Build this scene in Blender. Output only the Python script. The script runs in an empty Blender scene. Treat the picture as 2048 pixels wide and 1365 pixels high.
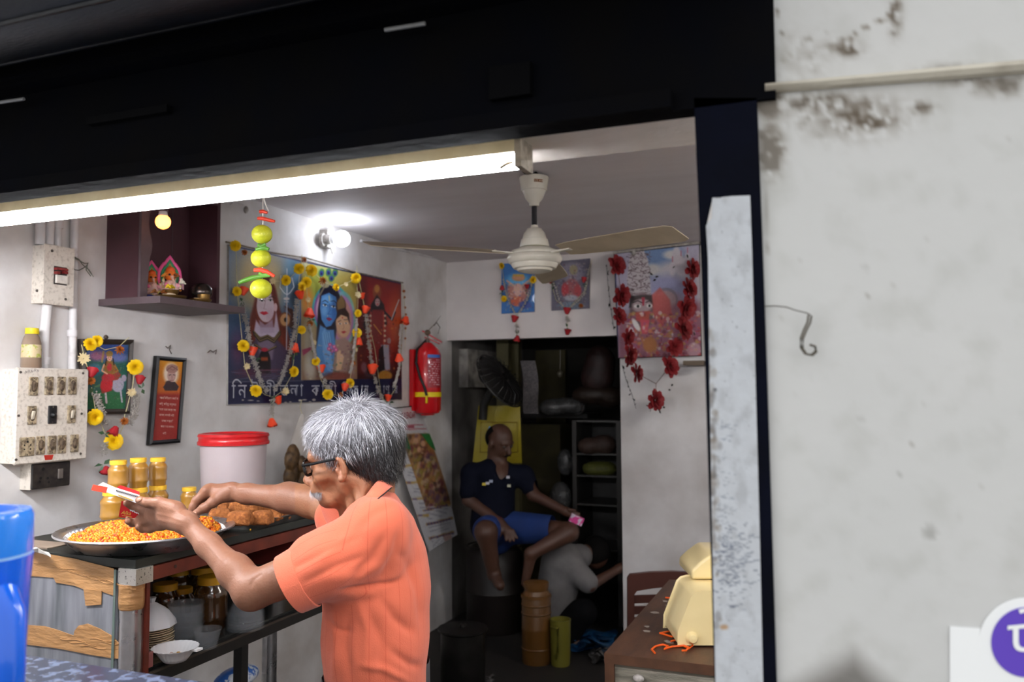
import bpy, math, random
import numpy as np
from mathutils import Vector, Matrix
random.seed(7); np.random.seed(7); rnd = random.Random(11); nr = np.random.RandomState(5)
SC = bpy.context.scene
PI = math.pi
V = lambda *a: np.array(a, float)
# ------------------------------------------------------------------ camera
FPX = 1658.0; CX, CY = 1024.0, 682.5
CAM = V(0, 0, 1.58)
yaw, pitch, rl = math.radians(21.35), math.radians(3.49), -0.0055
Z0 = V(0, 0, 1)
F0 = V(-math.sin(yaw), math.cos(yaw), 0); R0 = V(math.cos(yaw), math.sin(yaw), 0)
F = F0 * math.cos(pitch) + Z0 * math.sin(pitch); U0 = Z0 * math.cos(pitch) - F0 * math.sin(pitch)
R = R0 * math.cos(rl) + U0 * math.sin(rl); U = U0 * math.cos(rl) - R0 * math.sin(rl)
cd = bpy.data.cameras.new('camera'); cam = bpy.data.objects.new('camera', cd); SC.collection.objects.link(cam)
cd.sensor_width = 36; cd.lens = 36 * FPX / 2048; cd.clip_start = .02
cam.matrix_world = Matrix(((R[0], U[0], -F[0], CAM[0]), (R[1], U[1], -F[1], CAM[1]), (R[2], U[2], -F[2], CAM[2]), (0, 0, 0, 1)))
cd.dof.use_dof = True; cd.dof.focus_distance = 2.0; cd.dof.aperture_fstop = 4.5
SC.camera = cam
SC.view_settings.view_transform = 'Standard'; SC.view_settings.look = 'None'
SC.view_settings.exposure = 0.0; SC.view_settings.gamma = 1; SC.view_settings.use_curve_mapping = False
# ------------------------------------------------------------------ daylight
w = bpy.data.worlds.new('sky'); SC.world = w; w.use_nodes = True
nt = w.node_tree; bg = nt.nodes['Background']
tc = nt.nodes.new('ShaderNodeTexCoord'); sx = nt.nodes.new('ShaderNodeSeparateXYZ'); cr = nt.nodes.new('ShaderNodeValToRGB')
nt.links.new(tc.outputs['Generated'], sx.inputs[0]); nt.links.new(sx.outputs[2], cr.inputs[0]); nt.links.new(cr.outputs[0], bg.inputs[0])
cr.color_ramp.elements[0].position = .35; cr.color_ramp.elements[0].color = (.80, .80, .79, 1)
cr.color_ramp.elements[1].position = .8; cr.color_ramp.elements[1].color = (.93, .95, .98, 1)
bg.inputs[1].default_value = SKY = 1.64
TUBE = 90
def P(px, py, d):                       # point at depth d seen at photo pixel
    return CAM + F * d + R * ((px - CX) / FPX * d) + U * ((CY - py) / FPX * d)
def ray(px, py): return F + R * ((px - CX) / FPX) + U * ((CY - py) / FPX)
def onx(px, py, x): r = ray(px, py); return CAM + r * ((x - CAM[0]) / r[0])
def ony(px, py, y): r = ray(px, py); return CAM + r * ((y - CAM[1]) / r[1])
def onz(px, py, z): r = ray(px, py); return CAM + r * ((z - CAM[2]) / r[2])
def proj(p):
    p = np.asarray(p, float) - CAM; d = p @ F
    return CX + (p @ R) / d * FPX, CY - (p @ U) / d * FPX
def lin(c):
    c = np.asarray(c, float); c = c / 255 if c.max() > 1.01 else c
    return np.where(c <= .04045, c / 12.92, ((c + .055) / 1.055) ** 2.4)
# ------------------------------------------------------------------ materials
MATS = {}
def mat(name, col, rough=.5, metal=0, spec=.5, noise=0, nscale=20, col2=None, bump=0, bscale=60, vc=False, emit=0, ecol=None,
        trans=0, ior=1.45, alpha=1, coat=0, sheen=0, stripe=None, sub=0, stretch=None, ncut=(.35, .65), detail=6, wave=None, rvar=0):
    if name in MATS: return MATS[name]
    m = bpy.data.materials.new(name); m.use_nodes = True; t = m.node_tree; N = t.nodes; L = t.links; b = N['Principled BSDF']
    c = (*lin(col), 1)
    b.inputs['Base Color'].default_value = c; b.inputs['Roughness'].default_value = rough; b.inputs['Metallic'].default_value = metal
    b.inputs['Specular IOR Level'].default_value = spec; b.inputs['IOR'].default_value = ior
    b.inputs['Transmission Weight'].default_value = trans; b.inputs['Alpha'].default_value = alpha
    b.inputs['Coat Weight'].default_value = coat; b.inputs['Sheen Weight'].default_value = sheen
    if sub: b.inputs['Subsurface Weight'].default_value = sub; b.inputs['Subsurface Radius'].default_value = (.012, .004, .002); b.inputs['Subsurface Scale'].default_value = 1
    cur = None
    tc = N.new('ShaderNodeTexCoord'); src = tc.outputs['Object']
    if stretch:
        mp = N.new('ShaderNodeMapping'); mp.inputs['Scale'].default_value = stretch; L.new(src, mp.inputs[0]); src = mp.outputs[0]
    if vc:
        a = N.new('ShaderNodeAttribute'); a.attribute_name = 'Col'; cur = a.outputs['Color']
    def mixc(fac, A, B, mode='MIX'):
        mx = N.new('ShaderNodeMix'); mx.data_type = 'RGBA'; mx.blend_type = mode
        for sock, v in ((mx.inputs[0], fac), (mx.inputs[6], A), (mx.inputs[7], B)):
            if hasattr(v, 'links') or isinstance(v, bpy.types.NodeSocket): L.new(v, sock)
            else: sock.default_value = v
        return mx.outputs[2]
    if noise:
        n = N.new('ShaderNodeTexNoise'); n.inputs['Scale'].default_value = nscale; n.inputs['Detail'].default_value = detail; L.new(src, n.inputs[0])
        r = N.new('ShaderNodeMapRange'); r.inputs[1].default_value = ncut[0]; r.inputs[2].default_value = ncut[1]; r.inputs[4].default_value = noise; L.new(n.outputs[0], r.inputs[0])
        c2 = (*lin(col2), 1) if col2 is not None else tuple(x * .5 for x in c[:3]) + (1,)
        cur = mixc(r.outputs[0], cur if cur else c, c2)
        if rvar:
            r2 = N.new('ShaderNodeMapRange'); r2.inputs[1].default_value = .3; r2.inputs[2].default_value = .7
            r2.inputs[3].default_value = rough; r2.inputs[4].default_value = rough + rvar; L.new(n.outputs[0], r2.inputs[0]); L.new(r2.outputs[0], b.inputs['Roughness'])
    if stripe:
        a = N.new('ShaderNodeAttribute'); a.attribute_name = 'stripe'
        fr = N.new('ShaderNodeMath'); fr.operation = 'FRACT'; L.new(a.outputs['Fac'], fr.inputs[0])
        lt = N.new('ShaderNodeMath'); lt.operation = 'LESS_THAN'; lt.inputs[1].default_value = stripe[1]; L.new(fr.outputs[0], lt.inputs[0])
        ml = N.new('ShaderNodeMath'); ml.operation = 'MULTIPLY'; ml.inputs[1].default_value = stripe[2]; L.new(lt.outputs[0], ml.inputs[0])
        cur = mixc(ml.outputs[0], cur if cur else c, (*lin(stripe[0]), 1))
    if wave:
        wv = N.new('ShaderNodeTexWave'); wv.inputs['Scale'].default_value = wave[0]; wv.inputs['Distortion'].default_value = wave[1]; wv.inputs['Detail'].default_value = 3
        L.new(src, wv.inputs[0]); cur = mixc(wv.outputs[1], cur if cur else c, (*lin(wave[2]), 1))
    if cur: L.new(cur, b.inputs['Base Color'])
    if bump:
        n2 = N.new('ShaderNodeTexNoise'); n2.inputs['Scale'].default_value = bscale; n2.inputs['Detail'].default_value = 5; L.new(src, n2.inputs[0])
        bp = N.new('ShaderNodeBump'); bp.inputs['Strength'].default_value = bump; bp.inputs['Distance'].default_value = .004
        L.new(n2.outputs[0], bp.inputs['Height']); L.new(bp.outputs[0], b.inputs['Normal'])
    if emit:
        b.inputs['Emission Color'].default_value = (*lin(ecol if ecol is not None else col), 1); b.inputs['Emission Strength'].default_value = emit
    MATS[name] = m; return m
# ------------------------------------------------------------------ mesh collector
def frame(d, up=(0, 0, 1)):
    d = np.asarray(d, float); d = d / np.linalg.norm(d); up = np.asarray(up, float)
    s = np.cross(up, d)
    if np.linalg.norm(s) < 1e-4: s = np.cross((0, 1, .01), d)
    s /= np.linalg.norm(s); return s, np.cross(d, s), d
class MB:
    def __init__(s): s.v = []; s.f = []; s.n = 0; s.c = []; s.col = None
    def add(s, v, f, col=None):
        v = np.asarray(v, float).reshape(-1, 3); s.v.append(v); n = s.n
        s.f.extend([tuple(i + n for i in q) for q in f]); s.n += len(v)
        c = col if col is not None else s.col
        if c is None: c = (1, 1, 1)
        c = np.asarray(c, float); c = np.broadcast_to(c if c.ndim == 2 else c[None, :], (len(v), 3)); s.c.append(c); return s
    def box(s, lo, hi, col=None, rot=None, piv=None):
        lo = np.asarray(lo, float); hi = np.asarray(hi, float)
        v = np.array([[(lo, hi)[i][0], (lo, hi)[j][1], (lo, hi)[k][2]] for i in (0, 1) for j in (0, 1) for k in (0, 1)])
        if rot is not None: p = np.asarray(piv if piv is not None else (lo + hi) / 2); v = (v - p) @ np.asarray(rot).T + p
        return s.add(v, [(0, 1, 3, 2), (4, 6, 7, 5), (0, 4, 5, 1), (2, 3, 7, 6), (0, 2, 6, 4), (1, 5, 7, 3)], col)
    def obox(s, c, ax, half, col=None, bev=0):      # oriented box: centre, 3 axes, half sizes ; bev gives chamfered front
        c = np.asarray(c); ax = [np.asarray(a, float) for a in ax]
        if bev:
            v = []; h = half
            for sz in (-1, 1):
                for (a, b_) in ((1, 0), (0, 1)):
                    pass
            rings = [(-1, bev), (-1 + bev / h[2], 0), (1 - bev / h[2], 0), (1, bev)]
            for (t, ins) in rings:
                for (sx_, sy_) in ((-1, -1), (1, -1), (1, 1), (-1, 1)):
                    for k in ((1, 0), (0, 1)) if (sx_ * sy_ > 0) else ((0, 1), (1, 0)):
                        x = sx_ * (h[0] - ins - bev * k[1]); y = sy_ * (h[1] - ins - bev * k[0]); v.append(c + ax[0] * x + ax[1] * y + ax[2] * t * h[2])
            f = [tuple(range(7, -1, -1)), tuple(range(24, 32))]
            for r in range(3): f += [(r * 8 + i, r * 8 + (i + 1) % 8, r * 8 + 8 + (i + 1) % 8, r * 8 + 8 + i) for i in range(8)]
            return s.add(v, f, col)
        v = [c + ax[0] * i * half[0] + ax[1] * j * half[1] + ax[2] * k * half[2] for i in (-1, 1) for j in (-1, 1) for k in (-1, 1)]
        return s.add(v, [(0, 1, 3, 2), (4, 6, 7, 5), (0, 4, 5, 1), (2, 3, 7, 6), (0, 2, 6, 4), (1, 5, 7, 3)], col)
    def tube(s, pts, r, n=8, col=None, caps=True, flat=1.0, up=(0, 0, 1), closed=False):
        pts = np.asarray(pts, float); m = len(pts); r = np.broadcast_to(np.asarray(r, float), (m,)); v = []
        for i in range(m):
            d = pts[min(i + 1, m - 1)] - pts[max(i - 1, 0)] if not closed else pts[(i + 1) % m] - pts[(i - 1) % m]
            a, b, _ = frame(d, up)
            for k in range(n):
                t = 2 * PI * k / n; v.append(pts[i] + a * math.cos(t) * r[i] + b * math.sin(t) * r[i] * flat)
        f = []
        for i in range(m if closed else m - 1):
            j = (i + 1) % m
            f += [(i * n + k, i * n + (k + 1) % n, j * n + (k + 1) % n, j * n + k) for k in range(n)]
        if caps and not closed: f += [tuple(range(n - 1, -1, -1)), tuple(range((m - 1) * n, m * n))]
        return s.add(v, f, col)
    def lathe(s, prof, n=24, c=(0, 0, 0), ax=(0, 0, 1), col=None, flute=0, fn=0, sx=1, sy=1, cap=True, a0=0, a1=None):
        a, b, d = frame(ax, (0, 1, 0) if abs(ax[2]) > .9 else (0, 0, 1)); c = np.asarray(c, float); v = []
        full = a1 is None; a1 = 2 * PI if full else a1; nn = n if full else n + 1
        for (r, z) in prof:
            for k in range(nn):
                t = a0 + (a1 - a0) * k / n; rr = r * (1 + flute * math.cos(fn * t)) if flute else r
                v.append(c + a * math.cos(t) * rr * sx + b * math.sin(t) * rr * sy + d * z)
        f = []
        for i in range(len(prof) - 1):
            f += [(i * nn + k, i * nn + (k + 1) % nn, (i + 1) * nn + (k + 1) % nn, (i + 1) * nn + k) for k in range(n)]
        if cap and full:
            if prof[0][0] > 1e-5: f.append(tuple(range(n - 1, -1, -1)))
            if prof[-1][0] > 1e-5: f.append(tuple(range((len(prof) - 1) * n, len(prof) * n)))
        return s.add(v, f, col)
    def ball(s, c, r, n=12, m=8, col=None, ax=None):
        r = np.broadcast_to(np.asarray(r, float), (3,)); ax = np.eye(3) if ax is None else np.asarray(ax)
        v = [[0, 0, -1]]; f = []
        for j in range(1, m):
            p = -PI / 2 + PI * j / m
            for k in range(n): t = 2 * PI * k / n; v.append([math.cos(p) * math.cos(t), math.cos(p) * math.sin(t), math.sin(p)])
        v.append([0, 0, 1]); T = len(v) - 1
        f += [(0, 1 + (k + 1) % n, 1 + k) for k in range(n)]
        for j in range(m - 2): f += [(1 + j * n + k, 1 + j * n + (k + 1) % n, 1 + (j + 1) * n + (k + 1) % n, 1 + (j + 1) * n + k) for k in range(n)]
        f += [(T, 1 + (m - 2) * n + k, 1 + (m - 2) * n + (k + 1) % n) for k in range(n)]
        return s.add((np.array(v) * r) @ ax + np.asarray(c), f, col)
    def prism(s, poly, d, col=None):            # polygon (3d pts) extruded by vector d
        poly = np.asarray(poly, float); n = len(poly); v = np.vstack([poly, poly + np.asarray(d)])
        return s.add(v, [tuple(range(n - 1, -1, -1)), tuple(range(n, 2 * n))] + [(i, (i + 1) % n, n + (i + 1) % n, n + i) for i in range(n)], col)
    def quad(s, a, b, c, d, col=None): return s.add([a, b, c, d], [(0, 1, 2, 3)], col)
    def sheet(s, grid, col=None, thick=0, nrm=None):         # grid [m][n] of points
        g = np.asarray(grid, float); m, n = g.shape[:2]; v = g.reshape(-1, 3)
        f = [(i * n + j, i * n + j + 1, (i + 1) * n + j + 1, (i + 1) * n + j) for i in range(m - 1) for j in range(n - 1)]
        if thick:
            nv = np.asarray(nrm, float) * thick; k = m * n
            f2 = [tuple(x + k for x in q[::-1]) for q in f]
            e = [(i, i + 1) for i in range(n - 1)] + [((m - 1) * n + i + 1, (m - 1) * n + i) for i in range(n - 1)] + [((i + 1) * n, i * n) for i in range(m - 1)] + [(i * n + n - 1, (i + 1) * n + n - 1) for i in range(m - 1)]
            f = f + f2 + [(b, a, a + k, b + k) for a, b in e]; v = np.vstack([v, v - nv])
            if col is not None and np.asarray(col).ndim == 2: col = np.vstack([col, col])
        return s.add(v, f, col)
    def verts(s): return np.vstack(s.v)
WL = {}
def link(o, parent=None):
    SC.collection.objects.link(o)
    if parent is not None: o.parent = parent; WL[o] = WL[parent]
    return o
def mesh(name, v, f, m, smooth=True, col=None, stripe=None, fm=None):
    me = bpy.data.meshes.new(name); v = np.asarray(v, float)
    if isinstance(f, np.ndarray):
        me.vertices.add(len(v)); me.vertices.foreach_set('co', v.astype(np.float32).ravel())
        k = f.shape[1]; me.loops.add(f.size); me.loops.foreach_set('vertex_index', f.astype(np.int32).ravel())
        me.polygons.add(len(f)); me.polygons.foreach_set('loop_start', np.arange(0, f.size, k, dtype=np.int32)); me.update(calc_edges=True); me.validate()
    else: me.from_pydata(v.tolist(), [], f); me.update()
    if col is not None:
        a = me.color_attributes.new('Col', 'FLOAT_COLOR', 'POINT'); c = np.ones((len(v), 4), np.float32); c[:, :3] = lin255(col); a.data.foreach_set('color', c.ravel())
    if stripe is not None:
        a = me.attributes.new('stripe', 'FLOAT', 'POINT'); a.data.foreach_set('value', np.asarray(stripe, np.float32))
    for mm in (m if isinstance(m, (list, tuple)) else [m]): me.materials.append(mm)
    if smooth: me.polygons.foreach_set('use_smooth', [True] * len(me.polygons))
    return me
def lin255(c):
    c = np.asarray(c, float) / 255.0; return np.where(c <= .04045, c / 12.92, ((np.clip(c, 0, 2) + .055) / 1.055) ** 2.4)
def obj(name, mb, m, parent=None, smooth=False, vc=False, angle=40, kind=None):
    v = mb.verts() if isinstance(mb, MB) else mb[0]; f = mb.f if isinstance(mb, MB) else mb[1]
    if parent is not None: off = WL[parent]
    else: lo, hi = v.min(0), v.max(0); off = V((lo[0] + hi[0]) / 2, (lo[1] + hi[1]) / 2, lo[2])
    me = mesh(name, v - off, f, m, smooth=smooth, col=(np.vstack(mb.c) if vc and isinstance(mb, MB) else None))
    if smooth and angle:
        try: me.set_sharp_from_angle(angle=math.radians(angle))
        except Exception: pass
    o = bpy.data.objects.new(name, me)
    if parent is None: o.location = off; WL[o] = off
    link(o, parent)
    if kind: o['kind'] = kind
    return o
def thing(name, label, cat, loc=(0, 0, 0), group=None):
    o = bpy.data.objects.new(name, None); o.empty_display_size = .05; loc = V(*loc); o.location = loc; WL[o] = loc; SC.collection.objects.link(o)
    return tag(o, label, cat, group)
def tag(o, label, cat, group=None, kind=None):
    if label: o['label'] = label
    if cat: o['category'] = cat
    if group: o['group'] = group
    if kind: o['kind'] = kind
    return o
def struct(name, mb, m, parent=None, **k):
    o = obj(name, mb, m, parent, **k)
    if parent is None: o['kind'] = 'structure'
    return o
def kids(o): return [c for c in SC.collection.objects if c.parent == o]
def dup(root, loc, label=None, rotz=None, scale=None, group=None, rot=None):
    def cp(o, par):
        c = o.copy(); SC.collection.objects.link(c)
        if par is not None: c.parent = par
        for k in list(o.children): cp(k, c)
        return c
    r = cp(root, None); r.location = loc
    if rotz is not None: r.rotation_euler = (0, 0, rotz)
    if rot is not None: r.rotation_euler = rot
    if scale: r.scale = (scale,) * 3 if np.isscalar(scale) else scale
    if label: r['label'] = label
    if group: r['group'] = group
    WL[r] = V(*loc); return r
# ------------------------------------------------------------------ paint: flat print in vertex colours
class Paint:
    def __init__(s, x, y, base):
        s.x, s.y = x, y; s.c = np.zeros((len(x), 3)); s.c[:] = base
    def put(s, a, col):
        col = np.asarray(col, float); a = np.clip(a, 0, 1)[:, None]; s.c = s.c * (1 - a) + (col if col.ndim == 2 else col[None]) * a
    def ell(s, cx, cy, rx, ry, col, rot=0, soft=1.0, a=1.0):
        c, n = math.cos(math.radians(rot)), math.sin(math.radians(rot)); dx, dy = s.x - cx, s.y - cy
        u = (dx * c + dy * n) / rx; v = (-dx * n + dy * c) / ry; q = np.sqrt(u * u + v * v)
        s.put(np.clip((1 - q) * min(rx, ry) / soft + .5, 0, 1) * a, col)
    def poly(s, pts, col, soft=1.0, a=1.0):
        pts = np.asarray(pts, float); ins = np.zeros(len(s.x), bool); dist = np.full(len(s.x), 1e9); n = len(pts)
        for i in range(n):
            p, q = pts[i], pts[(i + 1) % n]; e = q - p; l2 = (e ** 2).sum() + 1e-9
            t = np.clip(((s.x - p[0]) * e[0] + (s.y - p[1]) * e[1]) / l2, 0, 1)
            dist = np.minimum(dist, np.hypot(s.x - p[0] - t * e[0], s.y - p[1] - t * e[1]))
            if p[1] != q[1]:
                cnd = ((p[1] > s.y) != (q[1] > s.y)) & (s.x < (q[0] - p[0]) * (s.y - p[1]) / (q[1] - p[1]) + p[0]); ins ^= cnd
        sd = np.where(ins, dist, -dist); s.put(np.clip(sd / soft + .5, 0, 1) * a, col)
    def line(s, pts, w, col, soft=.8, a=1.0):
        pts = np.asarray(pts, float); dist = np.full(len(s.x), 1e9)
        for p, q in zip(pts[:-1], pts[1:]):
            e = q - p; l2 = (e ** 2).sum() + 1e-9; t = np.clip(((s.x - p[0]) * e[0] + (s.y - p[1]) * e[1]) / l2, 0, 1)
            dist = np.minimum(dist, np.hypot(s.x - p[0] - t * e[0], s.y - p[1] - t * e[1]))
        s.put(np.clip((w / 2 - dist) / soft + .5, 0, 1) * a, col)
    def grad(s, mask, c0, c1, t): s.put(mask, np.asarray(c0)[None] * (1 - t[:, None]) + np.asarray(c1)[None] * t[:, None])
    def noise(s, amt, mask=None): s.c = np.clip(s.c + nr.randn(len(s.x), 1) * amt * (1 if mask is None else mask[:, None]), 0, 255)
def pgrid(a, b, c, d, nu, nv):      # bilinear grid tl,tr,br,bl
    u = np.linspace(0, 1, nu)[None, :, None]; v = np.linspace(0, 1, nv)[:, None, None]
    a, b, c, d = (np.asarray(k, float) for k in (a, b, c, d))
    return (a * (1 - u) + b * u) * (1 - v) + (d * (1 - u) + c * u) * v
def gfaces(nu, nv):
    i = np.arange(nv - 1)[:, None] * nu + np.arange(nu - 1)[None]; i = i.ravel(); return np.stack([i, i + nu, i + nu + 1, i + 1], 1)
def printed(name, g, paint, m, parent=None, flip=False):
    nv, nu = g.shape[:2]; v = g.reshape(-1, 3); fc = gfaces(nu, nv)
    if flip: fc = fc[:, ::-1]
    off = WL[parent] if parent is not None else v.mean(0)
    me = mesh(name, v - off, fc, m, smooth=False, col=paint.c); o = bpy.data.objects.new(name, me)
    if parent is None: o.location = off; WL[o] = off
    return link(o, parent)
# ------------------------------------------------------------------ text
def text(name, s, org, xdir, ydir, size, m, parent, lift=.0008, sx=1.0, shear=0):
    cu = bpy.data.curves.new(name, 'FONT'); cu.body = s; cu.size = 1; cu.fill_mode = 'FRONT'; cu.resolution_u = 3; cu.shear = shear
    to = bpy.data.objects.new(name, cu); SC.collection.objects.link(to); bpy.context.view_layer.update()
    me0 = to.evaluated_get(bpy.context.evaluated_depsgraph_get()).to_mesh(); v = np.array([x.co[:] for x in me0.vertices]).reshape(-1, 3); f = [tuple(p.vertices) for p in me0.polygons]
    to.to_mesh_clear() if False else None; bpy.data.objects.remove(to)
    if len(v) == 0: return None
    xd = np.asarray(xdir, float); xd /= np.linalg.norm(xd); yd = np.asarray(ydir, float); yd /= np.linalg.norm(yd); nn = np.cross(xd, yd)
    w = np.asarray(org) + xd * (v[:, :1] * size * sx) + yd * (v[:, 1:2] * size) + nn * lift
    mb = MB(); mb.add(w, f); return obj(name, mb, m, parent)
# ------------------------------------------------------------------ implicit surfaces
class SDF:
    def __init__(s, lo, hi, h):
        s.lo = np.asarray(lo, float); s.h = h; s.n = np.ceil((np.asarray(hi) - s.lo) / h).astype(int) + 1
        s.D = np.full(s.n, .1, np.float32)
    def clone(s):
        o = SDF.__new__(SDF); o.lo, o.h, o.n = s.lo, s.h, s.n; o.D = np.full(s.n, .1, np.float32); return o
    def _sl(s, mn, mx, mg):
        a = np.clip(np.floor((np.asarray(mn) - mg - s.lo) / s.h).astype(int), 0, s.n); b = np.clip(np.ceil((np.asarray(mx) + mg - s.lo) / s.h).astype(int) + 1, 0, s.n)
        if (b <= a).any(): return None, None
        ax = [(s.lo[i] + s.h * np.arange(a[i], b[i])).astype(np.float32) for i in range(3)]
        return tuple(slice(a[i], b[i]) for i in range(3)), (ax[0][:, None, None], ax[1][None, :, None], ax[2][None, None, :])
    def _comb(s, sl, d, k, op):
        D = s.D[sl]
        if op > 0:
            if k > 0: h = np.clip(.5 + .5 * (D - d) / k, 0, 1); s.D[sl] = D * (1 - h) + d * h - k * h * (1 - h)
            else: s.D[sl] = np.minimum(D, d)
        elif op == 0:
            s.D[sl] = np.maximum(D, d)
        else:
            if k > 0: h = np.clip(.5 + .5 * (D + d) / -k * -1 * -1, 0, 1) if False else np.clip(.5 - .5 * (D + d) / k, 0, 1); s.D[sl] = D * (1 - h) + (-d) * h + k * h * (1 - h)
            else: s.D[sl] = np.maximum(D, -d)
    def cap(s, a, b, ra, rb=None, k=.01, op=1, flat=None):
        a = np.asarray(a, float); b = np.asarray(b, float); rb = ra if rb is None else rb; m = max(ra, rb) * (flat[1] if flat and flat[1] > 1 else 1)
        sl, X = s._sl(np.minimum(a, b) - m, np.maximum(a, b) + m, k + .012)
        if sl is None: return s
        e = b - a; l2 = max(float(e @ e), 1e-9); q = [X[i] - np.float32(a[i]) for i in range(3)]
        t = np.clip((q[0] * e[0] + q[1] * e[1] + q[2] * e[2]) / l2, 0, 1)
        q = [q[i] - t * np.float32(e[i]) for i in range(3)]
        if flat:                                        # stretch cross-section by factor along a unit axis
            ax, fac = np.asarray(flat[0], float), flat[1]; ax = ax / np.linalg.norm(ax); pr = q[0] * ax[0] + q[1] * ax[1] + q[2] * ax[2]
            q = [q[i] - pr * ax[i] * (1 - 1 / fac) for i in range(3)]; sc = min(fac, 1)
        else: sc = 1
        d = (np.sqrt(q[0] ** 2 + q[1] ** 2 + q[2] ** 2) - (ra + (rb - ra) * t)) * sc
        s._comb(sl, d.astype(np.float32), k, op); return s
    def ell(s, c, r, ax=None, k=.01, op=1):
        c = np.asarray(c, float); r = np.broadcast_to(np.asarray(r, float), (3,)); ax = np.eye(3) if ax is None else np.asarray(ax, float)
        ext = np.sqrt(((ax * r[:, None]) ** 2).sum(0)); sl, X = s._sl(c - ext, c + ext, k + .012)
        if sl is None: return s
        q = [X[i] - np.float32(c[i]) for i in range(3)]; k0 = 0; k1 = 0
        for j in range(3):
            pj = (q[0] * ax[j][0] + q[1] * ax[j][1] + q[2] * ax[j][2]) / r[j]; k0 = k0 + pj ** 2; k1 = k1 + (pj / r[j]) ** 2
        k0 = np.sqrt(k0); k1 = np.sqrt(k1) + 1e-9; s._comb(sl, (k0 * (k0 - 1) / k1).astype(np.float32), k, op); return s
    def half(s, p, n):                                  # cut away everything on the side of n
        n = np.asarray(n, float); n = n / np.linalg.norm(n); ax = [s.lo[i] + s.h * np.arange(s.n[i]) for i in range(3)]
        d = (ax[0] - p[0])[:, None, None] * n[0] + (ax[1] - p[1])[None, :, None] * n[1] + (ax[2] - p[2])[None, None, :] * n[2]
        s.D = np.maximum(s.D, d.astype(np.float32)); return s
    def net(s, relax=1):
        D = s.D; S = D < 0; n = s.n
        for a in range(3):                              # close at borders
            pass
        c = np.zeros(tuple(n - 1), np.int8)
        for i in (0, 1):
            for j in (0, 1):
                for k in (0, 1): c += S[i:n[0] - 1 + i, j:n[1] - 1 + j, k:n[2] - 1 + k]
        act = np.argwhere((c > 0) & (c < 8)); idx = np.full(tuple(n - 1), -1, np.int32); idx[tuple(act.T)] = np.arange(len(act))
        acc = np.zeros((len(act), 3)); cnt = np.zeros(len(act))
        A = act
        for a in range(3):
            o1, o2 = [x for x in range(3) if x != a]
            for i in (0, 1):
                for j in (0, 1):
                    p = A.copy(); p[:, o1] += i; p[:, o2] += j; q = p.copy(); q[:, a] += 1
                    d0 = D[tuple(p.T)]; d1 = D[tuple(q.T)]; m = (d0 < 0) != (d1 < 0); t = np.where(m, d0 / np.where(m, d0 - d1, 1), 0)
                    pos = p.astype(float); pos[:, a] += t; acc += pos * m[:, None]; cnt += m
        v = acc / cnt[:, None]; fs = []
        for a in range(3):
            o1, o2 = (a + 1) % 3, (a + 2) % 3
            sl0 = [slice(None)] * 3; sl1 = [slice(None)] * 3; sl0[a] = slice(0, n[a] - 1); sl1[a] = slice(1, n[a])
            x = S[tuple(sl0)] != S[tuple(sl1)]; e = np.argwhere(x); e = e[(e[:, o1] > 0) & (e[:, o2] > 0) & (e[:, o1] < n[o1] - 1) & (e[:, o2] < n[o2] - 1)]
            q = []
            for (i, j) in ((1, 1), (0, 1), (0, 0), (1, 0)):
                r_ = e.copy(); r_[:, o1] -= i; r_[:, o2] -= j; q.append(idx[tuple(r_.T)])
            q = np.stack(q, 1); inside = S[tuple(e.T)]; q[~inside] = q[~inside][:, ::-1]; fs.append(q)
        f = np.vstack(fs); f = f[(f >= 0).all(1)]
        v = s.lo + v * s.h
        for _ in range(relax):
            a_ = np.zeros_like(v); n_ = np.zeros(len(v))
            for i in range(4):
                np.add.at(a_, f[:, i], v[f[:, (i + 1) % 4]] + v[f[:, (i + 3) % 4]]); np.add.at(n_, f[:, i], 2)
            v = v * .5 + .5 * a_ / np.maximum(n_, 1)[:, None]
        return v, f
def smesh(name, v, f, m, parent, col=None, stripe=None):
    off = WL[parent] if parent is not None else V((v[:, 0].min() + v[:, 0].max()) / 2, (v[:, 1].min() + v[:, 1].max()) / 2, v[:, 2].min())
    me = mesh(name, v - off, f, m, smooth=True, col=col, stripe=stripe); o = bpy.data.objects.new(name, me)
    if parent is None: o.location = off; WL[o] = off
    return link(o, parent)
# ================================================================== room shell
XL, YB, ZC, YF = -2.54, 5.24, 2.49, 1.0
M_wall = mat('limewashed_wall', (224, 222, 221), .75, noise=.75, nscale=4.5, col2=(190, 184, 179), bump=.5, bscale=16, detail=10)
M_wallsoot = mat('sooty_wall', (214, 212, 212), .75, noise=.7, nscale=2.4, col2=(160, 154, 150), bump=.3, bscale=18, detail=10)
M_ceil = mat('ceiling_paint', (216, 211, 212), .8, noise=.35, nscale=1.2, col2=(190, 182, 180), bump=.15, bscale=6, stretch=(1, 5, 1))
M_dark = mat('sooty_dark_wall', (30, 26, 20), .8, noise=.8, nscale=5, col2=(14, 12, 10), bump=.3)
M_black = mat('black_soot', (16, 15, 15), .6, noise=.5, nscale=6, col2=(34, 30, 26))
M_floor = mat('floor_cement', (34, 31, 29), .6, noise=.8, nscale=7, col2=(28, 26, 25), bump=.3)
b = MB(); b.box((XL - .12, .2, -.05), (XL, YB + .08, 2.9)); struct('wall_left', b, M_wall)
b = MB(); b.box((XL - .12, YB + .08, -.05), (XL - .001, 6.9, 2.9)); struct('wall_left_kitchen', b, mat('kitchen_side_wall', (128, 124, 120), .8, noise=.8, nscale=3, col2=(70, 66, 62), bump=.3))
b = MB(); b.box((XL, YB, 1.94), (-1.30, YB + .1, ZC)); struct('wall_soffit', b, mat('soffit_board', (218, 212, 210), .7, noise=.4, nscale=4, col2=(196, 188, 186), bump=.15, bscale=20))
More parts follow.
